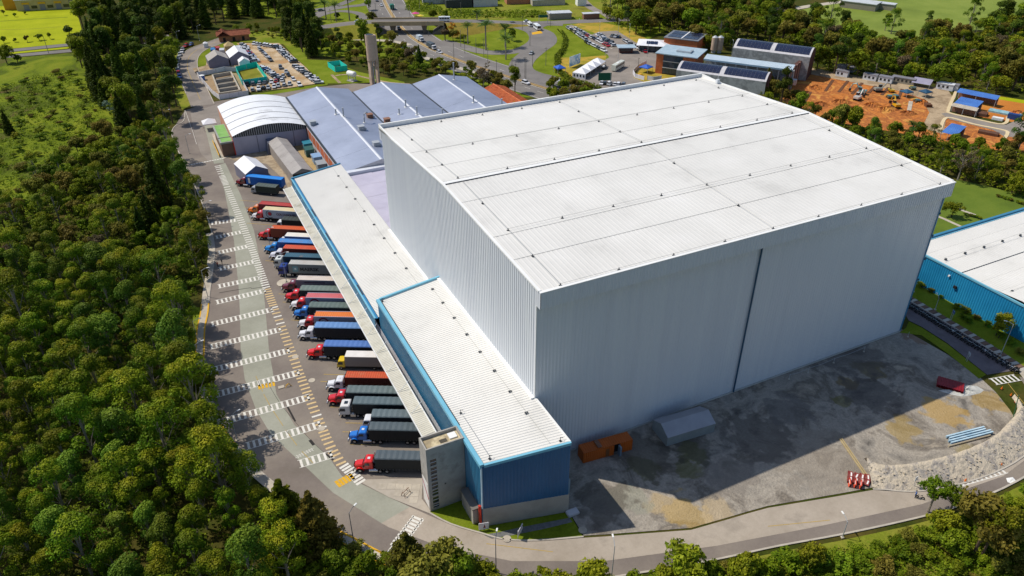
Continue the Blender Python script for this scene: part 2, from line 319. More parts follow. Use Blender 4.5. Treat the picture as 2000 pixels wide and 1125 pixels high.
paint('centre_line', m_mark, [bar(a, b, .13) for a, b in zip(*[iter([G(*p) for p in [(500, 735), (513, 765), (515, 770), (530, 797), (534, 803), (553, 832), (558, 840), (580, 870), (590, 882), (612, 905), (1500, 1028), (1621, 1016), (950, 1062), (1080, 1078), (1968, 748), (2005, 795)]])] * 2)])
bays = [(468, 391, 503, 394), (476, 405, 505, 408), (482, 436, 540, 440), (500, 462, 530, 465), (512, 480, 548, 483), (518, 509, 545, 512), (544, 574, 580, 577), (552, 590, 580, 592), (568, 625, 600, 627), (632, 731, 672, 732.5), (626, 745, 660, 746), (645, 795, 690, 796), (675, 826, 716, 827), (669, 843.5, 716, 844.5), (684, 868, 740, 869.5)]
paint('bay_line', m_mark, [bar(G(a, b), G(c, d), .16) for a, b, c, d in bays])
paint('edge_line', m_white, [bar(a, b, .12) for a, b in zip(*[iter([G(*p) for p in [(362, 216), (378, 262), (378, 262), (384, 282)]])] * 2)])
struct('crack_line', ribbon(ribbon(ribbon(ribbon(MB(), smooth_line([G(*p) for p in [(520, 742), (545, 785), (575, 822), (607, 860), (640, 890), (655, 902)]]), -.035, .035, .024), [G(561, 793), G(577, 823)], -.22, .16, .026), [G(606, 859), G(614, 869)], -.4, .2, .027), [G(637, 887), G(653, 900)], -.2, .15, .028), mat('tar_dark', '2a2725', rough=.9))
struct('crack_line.001', ribbon(MB(), [G(*p) for p in [(428, 572), (470, 565), (490, 562), (492, 564), (530, 558)]], -.1, .1, .026), MATS['tar_dark'])

# ---- top left: fields, double road
sheet('mown_field', [(-200, 60), (-200, 6), (0, 12), (145, 4), (160, 60), (140, 84), (0, 97), (-200, 112)], -.03, m_lawn)
sheet('far_field', [(-400, 0), (-350, -40), (60, -30), (160, -20), (150, 4), (0, 12), (-200, 6)], -.035, m_lawn2)
struct('drain_line', ribbon(MB(), [G(*p) for p in [(-100, 47), (0, 41.5), (70, 37), (132, 33.5)]], -.7, .7, -.02), m_rough)
struct('drain_line.001', ribbon(MB(), [G(*p) for p in [(-100, 62), (0, 58), (60, 56.5), (120, 52)]], -.4, .4, -.02), m_rough)
struct('country_road', ribbon(MB(), [G(*p) for p in [(-200, 118), (20, 98.5), (137, 87), (330, 70)]], -3.2, 3.2, 0), m_hwy)
struct('country_road.001', ribbon(MB(), [G(*p) for p in [(-200, 130), (30, 108.5), (125, 100), (330, 82)]], -3.2, 3.2, 0), m_hwy)
struct('verge', ribbon(MB(), [G(*p) for p in [(-200, 124), (25, 103.5), (130, 93.5), (330, 76)]], -2.0, 2.0, .02), m_lawn)
sheet('hillside_meadow', [(-150, 120), (40, 112), (130, 104), (200, 108), (215, 160), (235, 220), (230, 290), (150, 330), (60, 420), (-100, 520), (-200, 300)], -.04, m_meadow)

# ---- west drive with the row of parked cars, event area, gravel car park
drive, dl = road('drive', [(470, 62, 0), (440, 76, 0), (410, 87, 0), (385, 97, 0), (369, 112, 0), (366, 132, 0), (374, 155, 0), (385, 180, 0), (396, 206, 0)], 9.5, m_asph2, .02)
struct('drive_line', ribbon(MB(), dl[6:-2], -.1, .1, .035), m_mark); kerb('drive_kerb', dl[4:], 4.6, m_kerb, .3, .14); kerb('drive_kerb.001', dl[4:-4], -4.9, m_kerb, .3, .14)
sheet('drive_verge', [(340, 100), (352, 98), (350, 130), (358, 160), (372, 205), (356, 215), (345, 190), (332, 150)], -.02, m_rough)
sheet('event_lawn', [(380, 105), (402, 85), (440, 78), (470, 84), (468, 125), (400, 132), (378, 128)], 0., m_lawn2)
sheet('event_paving', [(376, 134), (402, 128), (405, 112), (418, 100), (470, 98), (492, 130), (460, 138), (384, 146)], .02, m_sand)
sheet('car_park_gravel', [(462, 84), (545, 84), (558, 96), (575, 112), (598, 132), (625, 162), (560, 172), (486, 180), (440, 182), (420, 165), (505, 130), (484, 108)], .01, m_dirt)
sheet('car_park_verge', [(484, 186), (560, 174), (640, 162), (640, 166), (560, 180), (484, 192)], .02, m_lawn2)
sheet('tank_lawn', [(552, 84), (575, 98), (600, 116), (640, 118), (700, 140), (790, 160), (790, 166), (690, 163), (640, 163), (628, 162), (600, 133), (572, 108)], 0., m_lawn2)
sheet('slope_lawn', [(440, 62), (520, 60), (600, 78), (600, 116), (575, 100), (552, 86), (470, 82)], -.02, m_rough)
struct('footpath', ribbon(MB(), smooth_line([G(*p) for p in [(655, 148), (668, 146), (690, 146), (720, 153), (760, 161), (800, 164)]]), -.7, .7, .03), m_sand)
struct('footpath.001', ribbon(MB(), [G(*p) for p in [(648, 146), (664, 162)]], -.7, .7, .03), m_sand)

# ---- highway, overpass roads, slip roads
sheet('interchange_grass', [(560, 30), (640, -60), (1300, -60), (1300, 60), (1180, 120), (1190, 190), (1000, 190), (800, 110), (620, 110)], -.03, m_lawn2)
sheet('far_verge', [(800, -60), (1300, -60), (1200, 20), (1110, 36), (1000, 38), (880, 36), (800, 20), (770, -20)], -.02, m_rough)
m_med = mat('median_kerb', ['9c8660', 'b09a72'], .3, .9, spec=.06)
HW = smooth_line([G(*p) for p in [(722, -70), (738, -30), (750, 0), (763, 25), (785, 55), (820, 84), (880, 112), (960, 140), (1040, 165), (1120, 190), (1230, 225)]], 6)
struct('highway', ribbon(MB(), HW, -13, 13, .02), m_hwy); struct('median', ribbon(MB(), HW, -.75, .75, .05), m_med)
kerb('median_kerb', HW, -.9, m_med, .25, .35); kerb('median_kerb.001', HW, .65, m_med, .25, .35)
for o_ in (-12.2, -1.3, 1.3, 12.2): struct('lane_line', ribbon(MB(), HW, o_ - .09, o_ + .09, .035), m_white)
ps = []
for i in range(0, len(HW) - 1, 2):
    for o_ in (-5.4, 5.4):
        a, b = HW[i], HW[i + 1]; d = (b - a).normalized(); n = Vector((-d.y, d.x, 0)); ps.append(bar(a + n * o_, a + n * o_ + d * min(4, (b - a).length), .16))
paint('lane_dashes', m_white, ps, .037)
road('slip_road', [(862, 80), (900, 90), (950, 102), (1000, 101), (1030, 92), (1047, 78), (1040, 62), (1010, 52), (960, 46)], 8, m_hwy, .04)
road('slip_road.001', [(1130, 175), (1075, 156), (1040, 147), (1018, 135), (1022, 118), (1045, 98), (1066, 82), (1062, 66), (1040, 55), (1060, 46), (1100, 46)], 12., m_hwy, .045)
road('roundabout_road', [(560, 64), (620, 58), (680, 50), (740, 46)], 9, m_hwy, .05)
road('roundabout_road.001', [(610, 45), (625, 24), (670, 14), (720, 6), (735, -20)], 6.5, m_hwy, .04)
road('roundabout_road.002', [(608, 46), (620, 32), (660, 22), (700, 26), (712, 38)], 5.5, m_hwy, .045)
road('roundabout_road.003', [(560, 20), (640, 16), (700, -6)], 6, m_hwy, .043)
road('cross_road', [(862, 44), (920, 44), (1000, 46), (1060, 45), (1130, 42), (1180, 40), (1260, 36)], 9, m_hwy, .05)
road('side_road', [(1110, -30), (1150, 12), (1180, 26), (1195, 36)], 6, m_asph2, .04)
road('slip_shoulder', [(610, 72), (680, 76), (760, 80), (800, 88)], 4, m_conc, .045)
road('service_lane', [(830, 112), (860, 122), (920, 140), (1000, 168)], 3., m_conc, .03)

# ---- campus car park and lawns
sheet('campus_lawn', [(1085, 54), (1110, 52), (1178, 104), (1130, 111), (1096, 108), (1104, 96), (1110, 80)], 0., m_lawn2)
sheet('campus_slope', [(1062, 60), (1090, 56), (1108, 80), (1098, 105), (1088, 112), (1090, 140), (1120, 165), (1175, 178), (1150, 184), (1090, 165), (1050, 140), (1046, 120), (1064, 96)], .0, m_lawn2)
sheet('dry_lawn', [(1092, 112), (1130, 112), (1185, 108), (1182, 122), (1150, 132), (1120, 160), (1092, 148), (1080, 132)], .012, m_dry)
sheet('campus_drive', [(1104, 52), (1116, 48), (1138, 58), (1198, 92), (1240, 100), (1282, 105), (1282, 150), (1240, 180), (1160, 175), (1115, 158), (1160, 130), (1190, 112), (1186, 106), (1150, 82)], .02, m_asph2)
sheet('campus_parking', [(1150, 70), (1170, 62), (1205, 60), (1240, 82), (1290, 104), (1240, 104), (1200, 92)], .03, m_asph2)
sheet('campus_dry_verge', [(1118, 48), (1160, 40), (1230, 56), (1290, 92), (1270, 100), (1212, 68), (1168, 66), (1140, 58)], .0, m_dry)
sheet('fenced_ground', [(1238, 134), (1258, 126), (1300, 142), (1330, 148), (1316, 156), (1258, 160), (1238, 152)], .03, m_dry)
struct('campus_kerb', ribbon(MB(), [G(*p) for p in [(1118, 52), (1160, 76), (1196, 96)]], -.4, .4, .1), m_conc)

# ---- building site
sheet('site_earth', [(1540, 150), (1572, 140), (1640, 152), (1760, 174), (1800, 192), (1830, 216), (1900, 236), (2060, 262), (2060, 300), (1900, 290), (1760, 260), (1640, 240), (1560, 222), (1520, 200)], .0, m_earth)
sheet('site_track', [(1560, 134), (1580, 132), (1700, 152), (1790, 164), (1850, 174), (1860, 188), (1850, 222), (1842, 262), (1800, 250), (1815, 220), (1800, 192), (1758, 178), (1640, 156), (1568, 142)], .03, m_sand)
sheet('levelled_ground', [(1872, 188), (1900, 180), (2060, 205), (2060, 250), (1960, 236), (1870, 222)], .03, m_earth2)
sheet('site_verge', [(1920, 184), (2060, 204), (2060, 212), (1925, 190)], .05, m_lawn)
sheet('site_road', [(1838, 222), (1850, 220), (1965, 244), (1985, 235), (2010, 238), (2000, 270), (1960, 266), (1940, 254), (1855, 233)], .05, m_asph2)
for pl in ([(1866, 178), (1856, 200), (1850, 216), (1856, 222), (1900, 232), (1950, 243), (1967, 240), (1970, 229)], [(1838, 255), (1845, 235), (1858, 231), (1900, 243), (1955, 254), (1966, 259), (1960, 270)]):
    kerb('site_kerb', smooth_line([G(*p) for p in pl], 3), -.3, mat('sand_kerb', ['c9b48c', 'd6c49e'], .4, .9), 1.3, .2)
for a, b in [((1627, 156), (1612, 178)), ((1656, 158), (1638, 180)), ((1684, 162), (1664, 184)), ((1710, 168), (1696, 182)), ((1735, 171), (1722, 186)), ((1762, 174), (1754, 194)), ((1575, 184), (1572, 190)), ((1566, 208), (1583, 180))]:
    d = (G(*b) - G(*a)); q = bar(G(*a), G(*b), 1.3); MB().prism([(p.x, p.y) for p in q], -.05, .12).build('trench_edge', mat('dark_soil', ['5a3a26', '6b4730'], .5, .95)).__setitem__('kind', 'structure')
struct('pipe_run', ribbon(MB(), [G(*p) for p in [(1779, 198), (1775, 218)]], -.8, .8, .12), m_conc)

# ---- pasture top right
sheet('pasture', [(1520, 30), (1620, 6), (1660, -20), (2150, -20), (2100, 40), (1900, 60), (1800, 80), (1680, 78), (1540, 60)], -.03, mat('pasture_grass', ['5f701c', '72822a', '808c36'], .03, .95, bump=.4, bscale=.7, detail=8))
road('farm_road', [(1440, 30), (1530, 20), (1600, 9), (1660, 2)], 6, m_conc, .02)

# ---- east side: garden, motorcycle parking, striped walk, verge
sheet('garden_lawn', [(1840, 380), (1870, 350), (2100, 405), (2100, 440), (1800, 500), (1790, 470)], -.01, mat('garden_grass', ['4c6010', '5a6e16', '66761e'], .08, .95, bump=.3, bscale=2, detail=7))
struct('garden_path', ribbon(MB(), [G(*p) for p in [(1826, 420), (1845, 428), (1880, 444), (1900, 452)]], -.6, .6, .02), m_conc)
struct('garden_path.001', ribbon(MB(), [G(*p) for p in [(1862, 402), (1880, 411), (1905, 420)]], -.6, .6, .02), m_conc)
sheet('east_verge', [(1770, 640), (1757, 650), (1800, 655), (1850, 690), (1912, 740), (1926, 732), (1850, 672), (1800, 640), (1775, 628)], .04, m_lawn2)
sheet('motorcycle_parking', [(1775, 626), (1800, 638), (1850, 670), (1928, 732), (1992, 722), (1900, 655), (1782, 584), (1760, 600)], .025, mat('parking_asphalt', ['5b5558', '686165', '746c6e'], .3, .9, bump=.2, bscale=3))
sheet('east_bank', [(1775, 580), (1800, 596), (1900, 655), (2000, 722), (2120, 800), (2120, 720), (2000, 660), (1785, 545)], .01, m_lawn2)
wl = [G(*p) for p in [(1770, 578), (1800, 596), (1850, 626), (1900, 656), (1950, 688), (2000, 722), (2060, 762)]]
sw = struct('striped_walk', ribbon(MB(), wl, -1.0, 1.0, .05), mat('walk_joint', '5a4a40', rough=.9))
m_t1 = mat('pale_tile', ['a8a49c', 'b5b0a6'], .8, .85); m_t2 = mat('brown_tile', ['6b5245', '7a5f50'], .8, .85); k = 0; acc = 0
wls = smooth_line(wl, 12)
for i in range(len(wls) - 1):
    acc += (wls[i + 1] - wls[i]).length
    if acc >= .95:
        d = (wls[i + 1] - wls[i]).normalized(); c = wls[i]; n = Vector((-d.y, d.x, 0)); q = [c - n * .95, c + d * .9 - n * .95, c + d * .9 + n * .95, c + n * .95]
        MB().prism([(p.x, p.y) for p in q], .04, .085).build('tile', m_t1 if k % 2 else m_t2, sw); k += 1; acc = 0
kerb('walk_kerb', wls, -1.3, m_kerb, .25, .14)
sheet('sidewalk', [(1990, 728), (2000, 722), (2060, 770), (2060, 800), (2030, 780)], .06, m_conc)

# ---- the stony bank round the lot's end
def berm():
    out = smooth_line([G(*p) for p in [(1704, 952), (1745, 958), (1790, 959), (1850, 950), (1910, 935), (1960, 915), (2000, 889), (2022, 858), (2018, 830), (1990, 792)]], 8)
    inn = smooth_line([G(*p, .0) for p in [(1683, 905), (1715, 921), (1780, 916), (1840, 902), (1895, 882), (1935, 862), (1962, 838), (1980, 815), (1982, 800), (1972, 785)]], 8)
    mb = MB(); vs_ = []; r2 = random.Random(3); K = 9
    for a, b in zip(out, inn):
        for k in range(K):
            t = k / (K - 1); p = a.lerp(b, t); h = 2.4 * min(1, t / .9) ** .9 if t < .95 else 1.2
            j = .06 if 0 < k < K - 1 else .05; vs_.append((p.x + r2.uniform(-j, j), p.y + r2.uniform(-j, j), .0 + h * r2.uniform(.95, 1.05) if k else .0))
    n = len(out); mb.add(vs_, [(i * K + k, i * K + k + 1, (i + 1) * K + k + 1, (i + 1) * K + k) for i in range(n - 1) for k in range(K - 1)])
    struct('stony_bank', mb, mat('stony_bank', ['8f877c', 'b5a996', 'c5b8a2', '9c958d', 'a5937a'], .35, .95, bump=1.0, bscale=1.6, detail=10, dist=.8), smooth=True)
    r2 = random.Random(5); rocks = MB()
    for i in range(170):
        k = r2.randrange(n - 1); t = r2.uniform(.05, .9); p = out[k].lerp(inn[k], t); h = 2.1 * (1 - (1 - min(1, t / .9)) ** 1.6); s = r2.uniform(.08, .26)
        rocks.add([(p.x + s * math.cos(a) * r2.uniform(.7, 1.2), p.y + s * math.sin(a) * r2.uniform(.7, 1.2), h + z * s) for z in (-.3, .5) for a in (0, 1.57, 3.14, 4.71)], [(4, 5, 6, 7), (0, 1, 5, 4), (1, 2, 6, 5), (2, 3, 7, 6), (3, 0, 4, 7)])
    tag(rocks.build('loose_stones', mat('loose_stone', ['8b857c', 'b0a592', 'c8bda8'], 1.2, .95)), 'loose pale stones lying on the curved bank', 'stones', kind='stuff')
berm()
# ------------------------------------------------------------------ the great warehouse
m_roof = mat('white_roof_sheet', ['c9c7c1', 'd5d3cd', 'd9d7d1', 'dddbd6'], .09, .45, bump=.04, bscale=.4, detail=9, spec=.35, rand=.022)
m_flash = mat('white_flashing', ['e2e2de', 'ebebe8'], .4, .4)
m_clad = mat('grey_wall_sheet', ['c8ccd1', 'cdd1d6', 'd0d4d8', 'd3d7da'], .5, .4, spec=.5, detail=6, stretch=.04)
m_dark = mat('dark_metal', ['2c3136', '3a4046'], 1, .5); m_pipe = mat('downpipe_blue', ['24485f', '2b5570'], .5, .4)
m_blue = mat('blue_sheet', ['17527c', '1a5a86', '1c608e'], .12, .4, spec=.5); m_teal = mat('teal_sheet', ['2a6f92', '347a9c', '3c82a2'], .12, .35, spec=.5)
m_cyan = mat('light_blue_coping', ['6aacc4', '78b6cc'], .4, .4); m_gut = mat('gutter_blue', ['35789a', '3e82a4'], .4, .4)
m_cc = mat('raw_concrete', ['8f8b84', '9d9992', 'aaa69e', '86827b'], .25, .85, bump=.12, bscale=2.5, detail=8)
m_screed = mat('stained_screed', ['b8a888', 'cdbf9c', 'a39476', '8b806a'], .5, .9, detail=8)
m_glass = mat('dark_glass', ['1b2229', '27313a'], .4, .12, spec=.6); m_red = mat('red_pipe', ['c33322', 'd24430'], .5, .5)
m_tan2 = mat('canopy_sheet', ['b9b4a4', 'c6c1b1', 'cfcaba', 'b0a995'], .2, .5, detail=7)
WX, YW, YE, YR, ZE, ZR, ZS = 100., 83., 84.5, 41.65, 39.66, 41.75, 36.5
YF = -1.43
def ztop(y): return ZE + (ZR - ZE) * (1 - abs(y - YR) / (YR - YF))
wh = thing('warehouse', 'huge white windowless box warehouse with ribbed metal walls and shallow gable roof', 'warehouse')
MB().rib((0, YW, 0), (0, -1, 0), YW, (0, 0, 1), (-1, 0, 0), .82, .09, top=lambda t: ztop(YW - t) - .02).build('wall', m_clad, wh)
MB().rib((0, 0, 0), (1, 0, 0), WX, (0, 0, ZS + .5), (0, -1, 0), .72, .04).build('wall', m_clad, wh)
MB().rib((WX, 0, 0), (0, 1, 0), YW, (0, 0, 1), (1, 0, 0), .82, .09, top=lambda t: ztop(t) - .02).build('wall', m_clad, wh)
MB().rib((WX, YW, 0), (-1, 0, 0), WX, (0, 0, ZS + .5), (0, 1, 0), .9, .07).build('wall', m_clad, wh)
MB().rib((0, YF, ZS), (1, 0, 0), WX, (0, 0, ZE - ZS - .06), (0, -1, 0), .72, .06).add([(0, YF, ZS), (WX, YF, ZS), (WX, .1, ZS), (0, .1, ZS)], [(0, 1, 2, 3)]).build('eave_skirt', m_clad, wh)
for x in (-.09, WX + .09): MB().rib((x, .0, ZS), (0, -1, 0), -YF, (0, 0, ZE - ZS), (-1 if x < 0 else 1, 0, 0), .75, .04).build('skirt_return', m_clad, wh); MB().rib((x, YE, ZS + .4), (0, -1, 0), YE - YW, (0, 0, ZE - ZS + .6), (-1 if x < 0 else 1, 0, 0), .75, .04).build('skirt_return', m_clad, wh)
MB().rib((WX, YE, ZS + .4), (-1, 0, 0), WX, (0, 0, 3.8), (0, 1, 0), .8, .06).build('eave_skirt', m_clad, wh)
# roof in six bays of long sheets on each slope, laps a touch proud of each other
for s in (0, 1):
    y0, y1 = (YF, YR) if s == 0 else (YR, YE - .5)
    ys = [y0, 9.6, 18.0, 32.6, YR] if s == 0 else [YR, 52., 63., 73.5, y1]
    for j in range(4):
        a, b = ys[j], ys[j + 1]; za, zb = ztop(a), ztop(b); lift = .008 * (j if s == 0 else 3 - j)
        for q in range(10): MB().rib((.06 + q * 9.988, a, za + lift), (1, 0, 0), 9.988, (0, b - a, zb - za), (0, 0, 1), 1.0, .035, duty=.75).build('roof_sheet', m_roof, wh)
MB().box(0, YR - .55, ZR + .10, WX, YR + .55, ZR + .2).build('ridge_cap', m_flash, wh)
for o_ in (-.62, .62): MB().box(.2, YR + o_ - .07, ZR + .05, WX - .2, YR + o_ + .07, ZR + .16).build('ridge_filler', m_dark, wh)
MB().box(-.12, YF - .08, ZE - .03, WX + .12, YF + .55, ZE + .14).build('eave_flashing', m_flash, wh)
for x0, x1 in ((-.22, .35), (WX - .35, WX + .22)):
    mb = MB()
    for a, b in ((YF + .56, YR), (YR, YE - .2)):
        mb.add([(x0, a, ztop(a) - .1), (x1, a, ztop(a) - .1), (x1, b, ztop(b) - .1), (x0, b, ztop(b) - .1), (x0, a, ztop(a) + .22), (x1, a, ztop(a) + .22), (x1, b, ztop(b) + .22), (x0, b, ztop(b) + .22)],
               [(4, 5, 6, 7), (0, 3, 7, 4), (1, 5, 6, 2), (0, 4, 5, 1), (2, 6, 7, 3)])
    mb.build('gable_flashing', m_flash, wh)
MB().box(-.15, YE - .32, ZE - 1, WX + .15, YE - .02, ZE + 1.05).build('parapet', m_clad, wh)
for x in (-.22, WX - .12): MB().extr([(YE - 10, ztop(YE - 10) + .2), (YE - .33, ZE - .2), (YE - .33, ZE + 1.0), (YE - 1.2, ZE + 1.0)], 'x', x, x + .34).build('parapet_return', m_flash, wh)
MB().box(-.2, YE - .42, ZE + 1.051, WX + .2, YE + .08, ZE + 1.13).build('parapet_coping', m_flash, wh)
MB().box(0.2, -.28, 0, WX, -.1, .35).build('base_trim', mat('base_trim', ['a9aaa5', 'b7b8b3'], .5, .7), wh)
MB().tube([(48.66, -.3, .2), (48.66, -.3, ZS + .2)], .17, 8).build('downpipe', m_pipe, wh)
MB().box(WX - .16, -.2, .3, WX + .14, .05, ZS).build('corner_trim', m_gut, wh)
MB().box(-.12, -.14, 14, .06, .02, ZS).build('corner_trim', m_flash, wh)
for z in (9, 14.5, 20, 26, 31.5, 35.6): MB().box(WX + .1, -.32, z, WX + .4, .1, z + .45).build('wall_bracket', m_dark, wh)
# fall-arrest lines and their anchors
lines = [(-.75, 4, 96), (19.1, 4, 96), (YR + 1.4, 4, 96), (61.6, 4, 96), (81.6, 4, 96)]
for y, a, b in lines:
    MB().tube([(a, y, ztop(y) + .42), (b, y, ztop(y) + .42)], .024, 4).build('safety_line', mat('steel_wire', ['8b8b86', '9a9a95'], 1, .5, .2), wh)
    for i in range(9):
        x = a + (b - a) * i / 8; z = ztop(y)
        MB().box(x - .24, y - .17, z + .03, x + .24, y + .17, z + .12).box(x - .06, y - .06, z + .16, x + .06, y + .06, z + .5).build('roof_anchor', m_dark, wh)
for x in (4., 50., 96.):
    for a, b in ((-.75, YR - .8), (YR + .8, 81.6)):
        MB().tube([(x, a, ztop(a) + .42), (x, b, ztop(b) + .42)], .035, 4).build('safety_line', MATS['steel_wire'], wh)
    for y in (9.2, 30.5, 52., 71.5):
        z = ztop(y); MB().box(x - .2, y - .28, z + .05, x + .2, y + .28, z + .16).box(x - .06, y - .06, z + .16, x + .06, y + .06, z + .5).build('roof_anchor', m_dark, wh)
for y in (9.6, 18.0, 32.6, 52., 63.):
    MB().box(.4, y - .03, ztop(y) + .04, WX - .4, y + .03, ztop(y) + .075).build('sheet_lap', mat('lap_grey', ['b5b5b0', 'c0c0bb'], .6, .6), wh)
MB().box(98.6, YE - 9.2, ztop(YE - 9) + .1, 99.5, YE - 8.4, ztop(YE - 9) + 1.2).tube([(99, YE - 8.8, ztop(YE - 9) + 1.2), (99, YE - 8.8, ztop(YE - 9) + 3)], .05, 5).build('roof_vent', m_clad, wh)

# ------------------------------------------------------------------ dock annex: low and tall blocks with the canopy
def zan(x): return 14.36 + (x + 14.83) * (16.4 - 14.36) / 14.83
an = thing('tall_annex', 'tall blue annex with white ribbed roof and concrete base against the warehouse', 'building')
XL, YB, Y0, Y1 = -14.83, 47., -9.43, -13.08
dirf = Vector((0 - XL, Y1 - Y0, 0)); lf = dirf.length; nf = Vector((dirf.y, -dirf.x, 0)).normalized()
MB().rib((XL, YB, 0), (0, -1, 0), YB - Y0, (0, 0, 14.1), (-1, 0, 0), .62, .1).build('wall', m_teal, an)
MB().rib((XL, Y0, 4.4), dirf, lf, (0, 0, 1), nf, .6, .05, top=lambda t: zan(XL + t / lf * -XL) - 4.5).build('wall', m_blue, an)
MB().rib((0, Y1, 4.4), (0, 1, 0), 13., (0, 0, 11.7), (1, 0, 0), .6, .05).build('wall', m_blue, an)
MB().rib((0, YB, 9), (-1, 0, 0), -XL, (0, 0, 1), (0, 1, 0), .6, .05, top=lambda t: zan(-t) - 9).build('wall', m_teal, an)
fp = [(XL - .02, Y0 - .12), (.14, Y1 - .14), (.14, -.3), (-.6, -.3), (-.6, Y1 + .7), (XL + .6, Y0 + .7), (XL + .6, -3.), (XL - .02, -3.)]
MB().prism(fp, 0, 4.4).build('concrete_base', mat('block_concrete', ['9a958c', 'a7a299', 'b3aea4'], .3, .88, bump=.1, bscale=3, detail=8), an)
mb = MB(); k = 92; vs_ = []; prof = []
for i in range(k + 1):
    t = i / k
    for q, d in ((0, 0), (.55, 0), (.62, .07), (.93, .07)):
        tt = min(1., (i + q) / k); prof.append((tt, d))
        if i == k: break
for tt, d in prof:
    yl = Y0 + .25 + (YB - .3 - Y0 - .25) * tt; yr = Y1 + .25 + (YB - .3 - Y1 - .25) * tt
    vs_ += [(XL + .5, yl, zan(XL) + d), (0.1, yr, zan(0) + d)]
mb.add(vs_, [(2 * i, 2 * i + 1, 2 * i + 3, 2 * i + 2) for i in range(len(prof) - 1)]); mb.build('roof_sheet', m_roof, an)
def coping(mb, a, b, w, h0, h1):
    a, b = Vector(a), Vector(b); d = (b - a); d.z = 0; d.normalize(); n = Vector((-d.y, d.x, 0)) * w / 2
    mb.add([a - n + Vector((0, 0, h0)), b - n + Vector((0, 0, h0)), b + n + Vector((0, 0, h0)), a + n + Vector((0, 0, h0)), a - n + Vector((0, 0, h1)), b - n + Vector((0, 0, h1)), b + n + Vector((0, 0, h1)), a + n + Vector((0, 0, h1))],
           [(3, 2, 1, 0), (4, 5, 6, 7), (0, 1, 5, 4), (1, 2, 6, 5), (2, 3, 7, 6), (3, 0, 4, 7)]); return mb
coping(MB(), (XL + .05, YB, 14.36), (XL + .05, Y0, 14.36), .75, -.3, .42).build('coping', m_cyan, an)
coping(MB(), (XL + .4, YB - .1, zan(XL) + .02), (0, YB - .1, zan(0) + .02), .5, -.3, .5).build('coping', m_cyan, an)
coping(MB(), (XL + .45, Y0 + .02, zan(XL)), (.1, Y1 + .1, zan(0)), .45, -.25, .32).build('coping', m_cyan, an)
coping(MB(), (.12, Y1 + .4, zan(0) + .06), (.12, 0, zan(0) + .06), .3, -.5, .12).build('edge_trim', m_flash, an)
coping(MB(), (-.35, 0, zan(0) + .1), (-.35, YB - .4, zan(0) + .1), .75, -.2, .16).build('wall_flashing', m_flash, an)
coping(MB(), (XL + .62, YB - 1, 14.4), (XL + .62, 1.5, 14.4), .18, 0, .12).build('gutter_gap', m_dark, an)
MB().box(XL - .2, Y0 - .12, 4.5, XL + .02, Y0 + .1, 14.1).build('corner_trim', mat('trim_pale', ['b9d3de', 'c8dde6'], .5, .4), an)
for x, ys in ((-3., [43.5, 37.3, 30.8, 24.1, 17.5, 10.8, 4, -2.6]), ):
    for y in ys: MB().box(x - .3, y - .2, zan(x) + .06, x + .3, y + .2, zan(x) + .25).build('roof_anchor', m_dark, an)
    MB().tube([(x, 44, zan(x) + .3), (x, -11, zan(x) + .3)], .03, 4).build('safety_line', MATS['steel_wire'], an)
for x, y in ((-13, -8.6), (-1.2, -11.6), (-12.9, 4), (-14, 46)):
    MB().box(x - .2, y - .2, zan(x) + .06, x + .2, y + .2, zan(x) + .14).tube([(x, y, zan(x) + .1), (x, y, zan(x) + .9)], .06, 5).tube([(x, y, zan(x) + .85), (x + .5, y, zan(x) + .6)], .05, 5).build('lifeline_post', m_dark, an)
MB().tube([(-13, 3, zan(-13) + .6), (-13, -8.6, zan(-13) + .6)], .03, 4).build('safety_line', MATS['steel_wire'], an)
MB().tube([(XL - .35, Y0 + .7, 4.6), (XL - .35, Y0 + .6, 1.2), (XL - .55, Y0 - .2, .25), (XL - .2, Y0 - .7, .15)], .22, 8).tube([(XL - .3, Y0 + .2, 5.0), (XL - .3, Y0 + .2, .3)], .12, 6).build('fire_riser', m_red, an)
MB().box(.15, -9.5, 0, 2.6, -2.2, 3.4, top=(.15, -9.5, 2.6, -2.2)).build('plant_cupboard', mat('pale_blue_panel', ['8fa3b0', '9db0bb'], .4, .5), an)
# concrete switch room beside the annex
cb = thing('concrete_box', 'small plain concrete block room on the lawn beside the blue annex', 'shed', (-16.3, -6.3, 0))
MB().box(-.0, -2.1, 0, 1.3, 3.0, 3.6).build('wall', m_cc, cb); MB().box(-.12, -2.22, 3.6, 1.3, 3.1, 3.85).build('roof', mat('roof_felt', ['6f6a63', '7d776f'], .5, .9), cb)
# stair tower
st = thing('stair_tower', 'bare concrete stair tower with a column of slit windows and flat roof', 'tower', (-22., -2.35, 0))
TW, TD, TH = 7.0, 3.4, 15.0
MB().box(0, .25, 0, .25, TD, TH).build('wall', m_cc, st); MB().box(.25, TD - .25, 0, TW, TD, TH).build('wall', m_cc, st); MB().box(TW - .25, .25, 0, TW, TD - .25, TH).build('wall', m_cc, st)
wx0, wx1 = .62, 1.75; zs = [(.6, 1.5), (1.75, 3.3), (3.7, 5.0), (5.3, 6.8), (7.2, 8.6), (8.95, 10.5), (10.9, 12.4)]
MB().box(0, 0, 0, wx0, .25, TH).box(wx1, 0, 0, TW, .25, TH).build('wall', m_cc, st)
prev = 0; mb = MB()
for a, b in zs + [(TH, TH)]:
    mb.box(wx0, .002, prev, wx1, .25, a); prev = b
mb.build('spandrel', m_cc, st)
for a, b in zs:
    w = MB().box(wx0 + .02, .12, a + .02, wx1 - .02, .16, b - .02).build('window', m_glass, st); MB().box(wx0 + .02, .06, (a + b) / 2 - .05, wx1 - .02, .118, (a + b) / 2 + .05).build('mullion', m_clad, w)
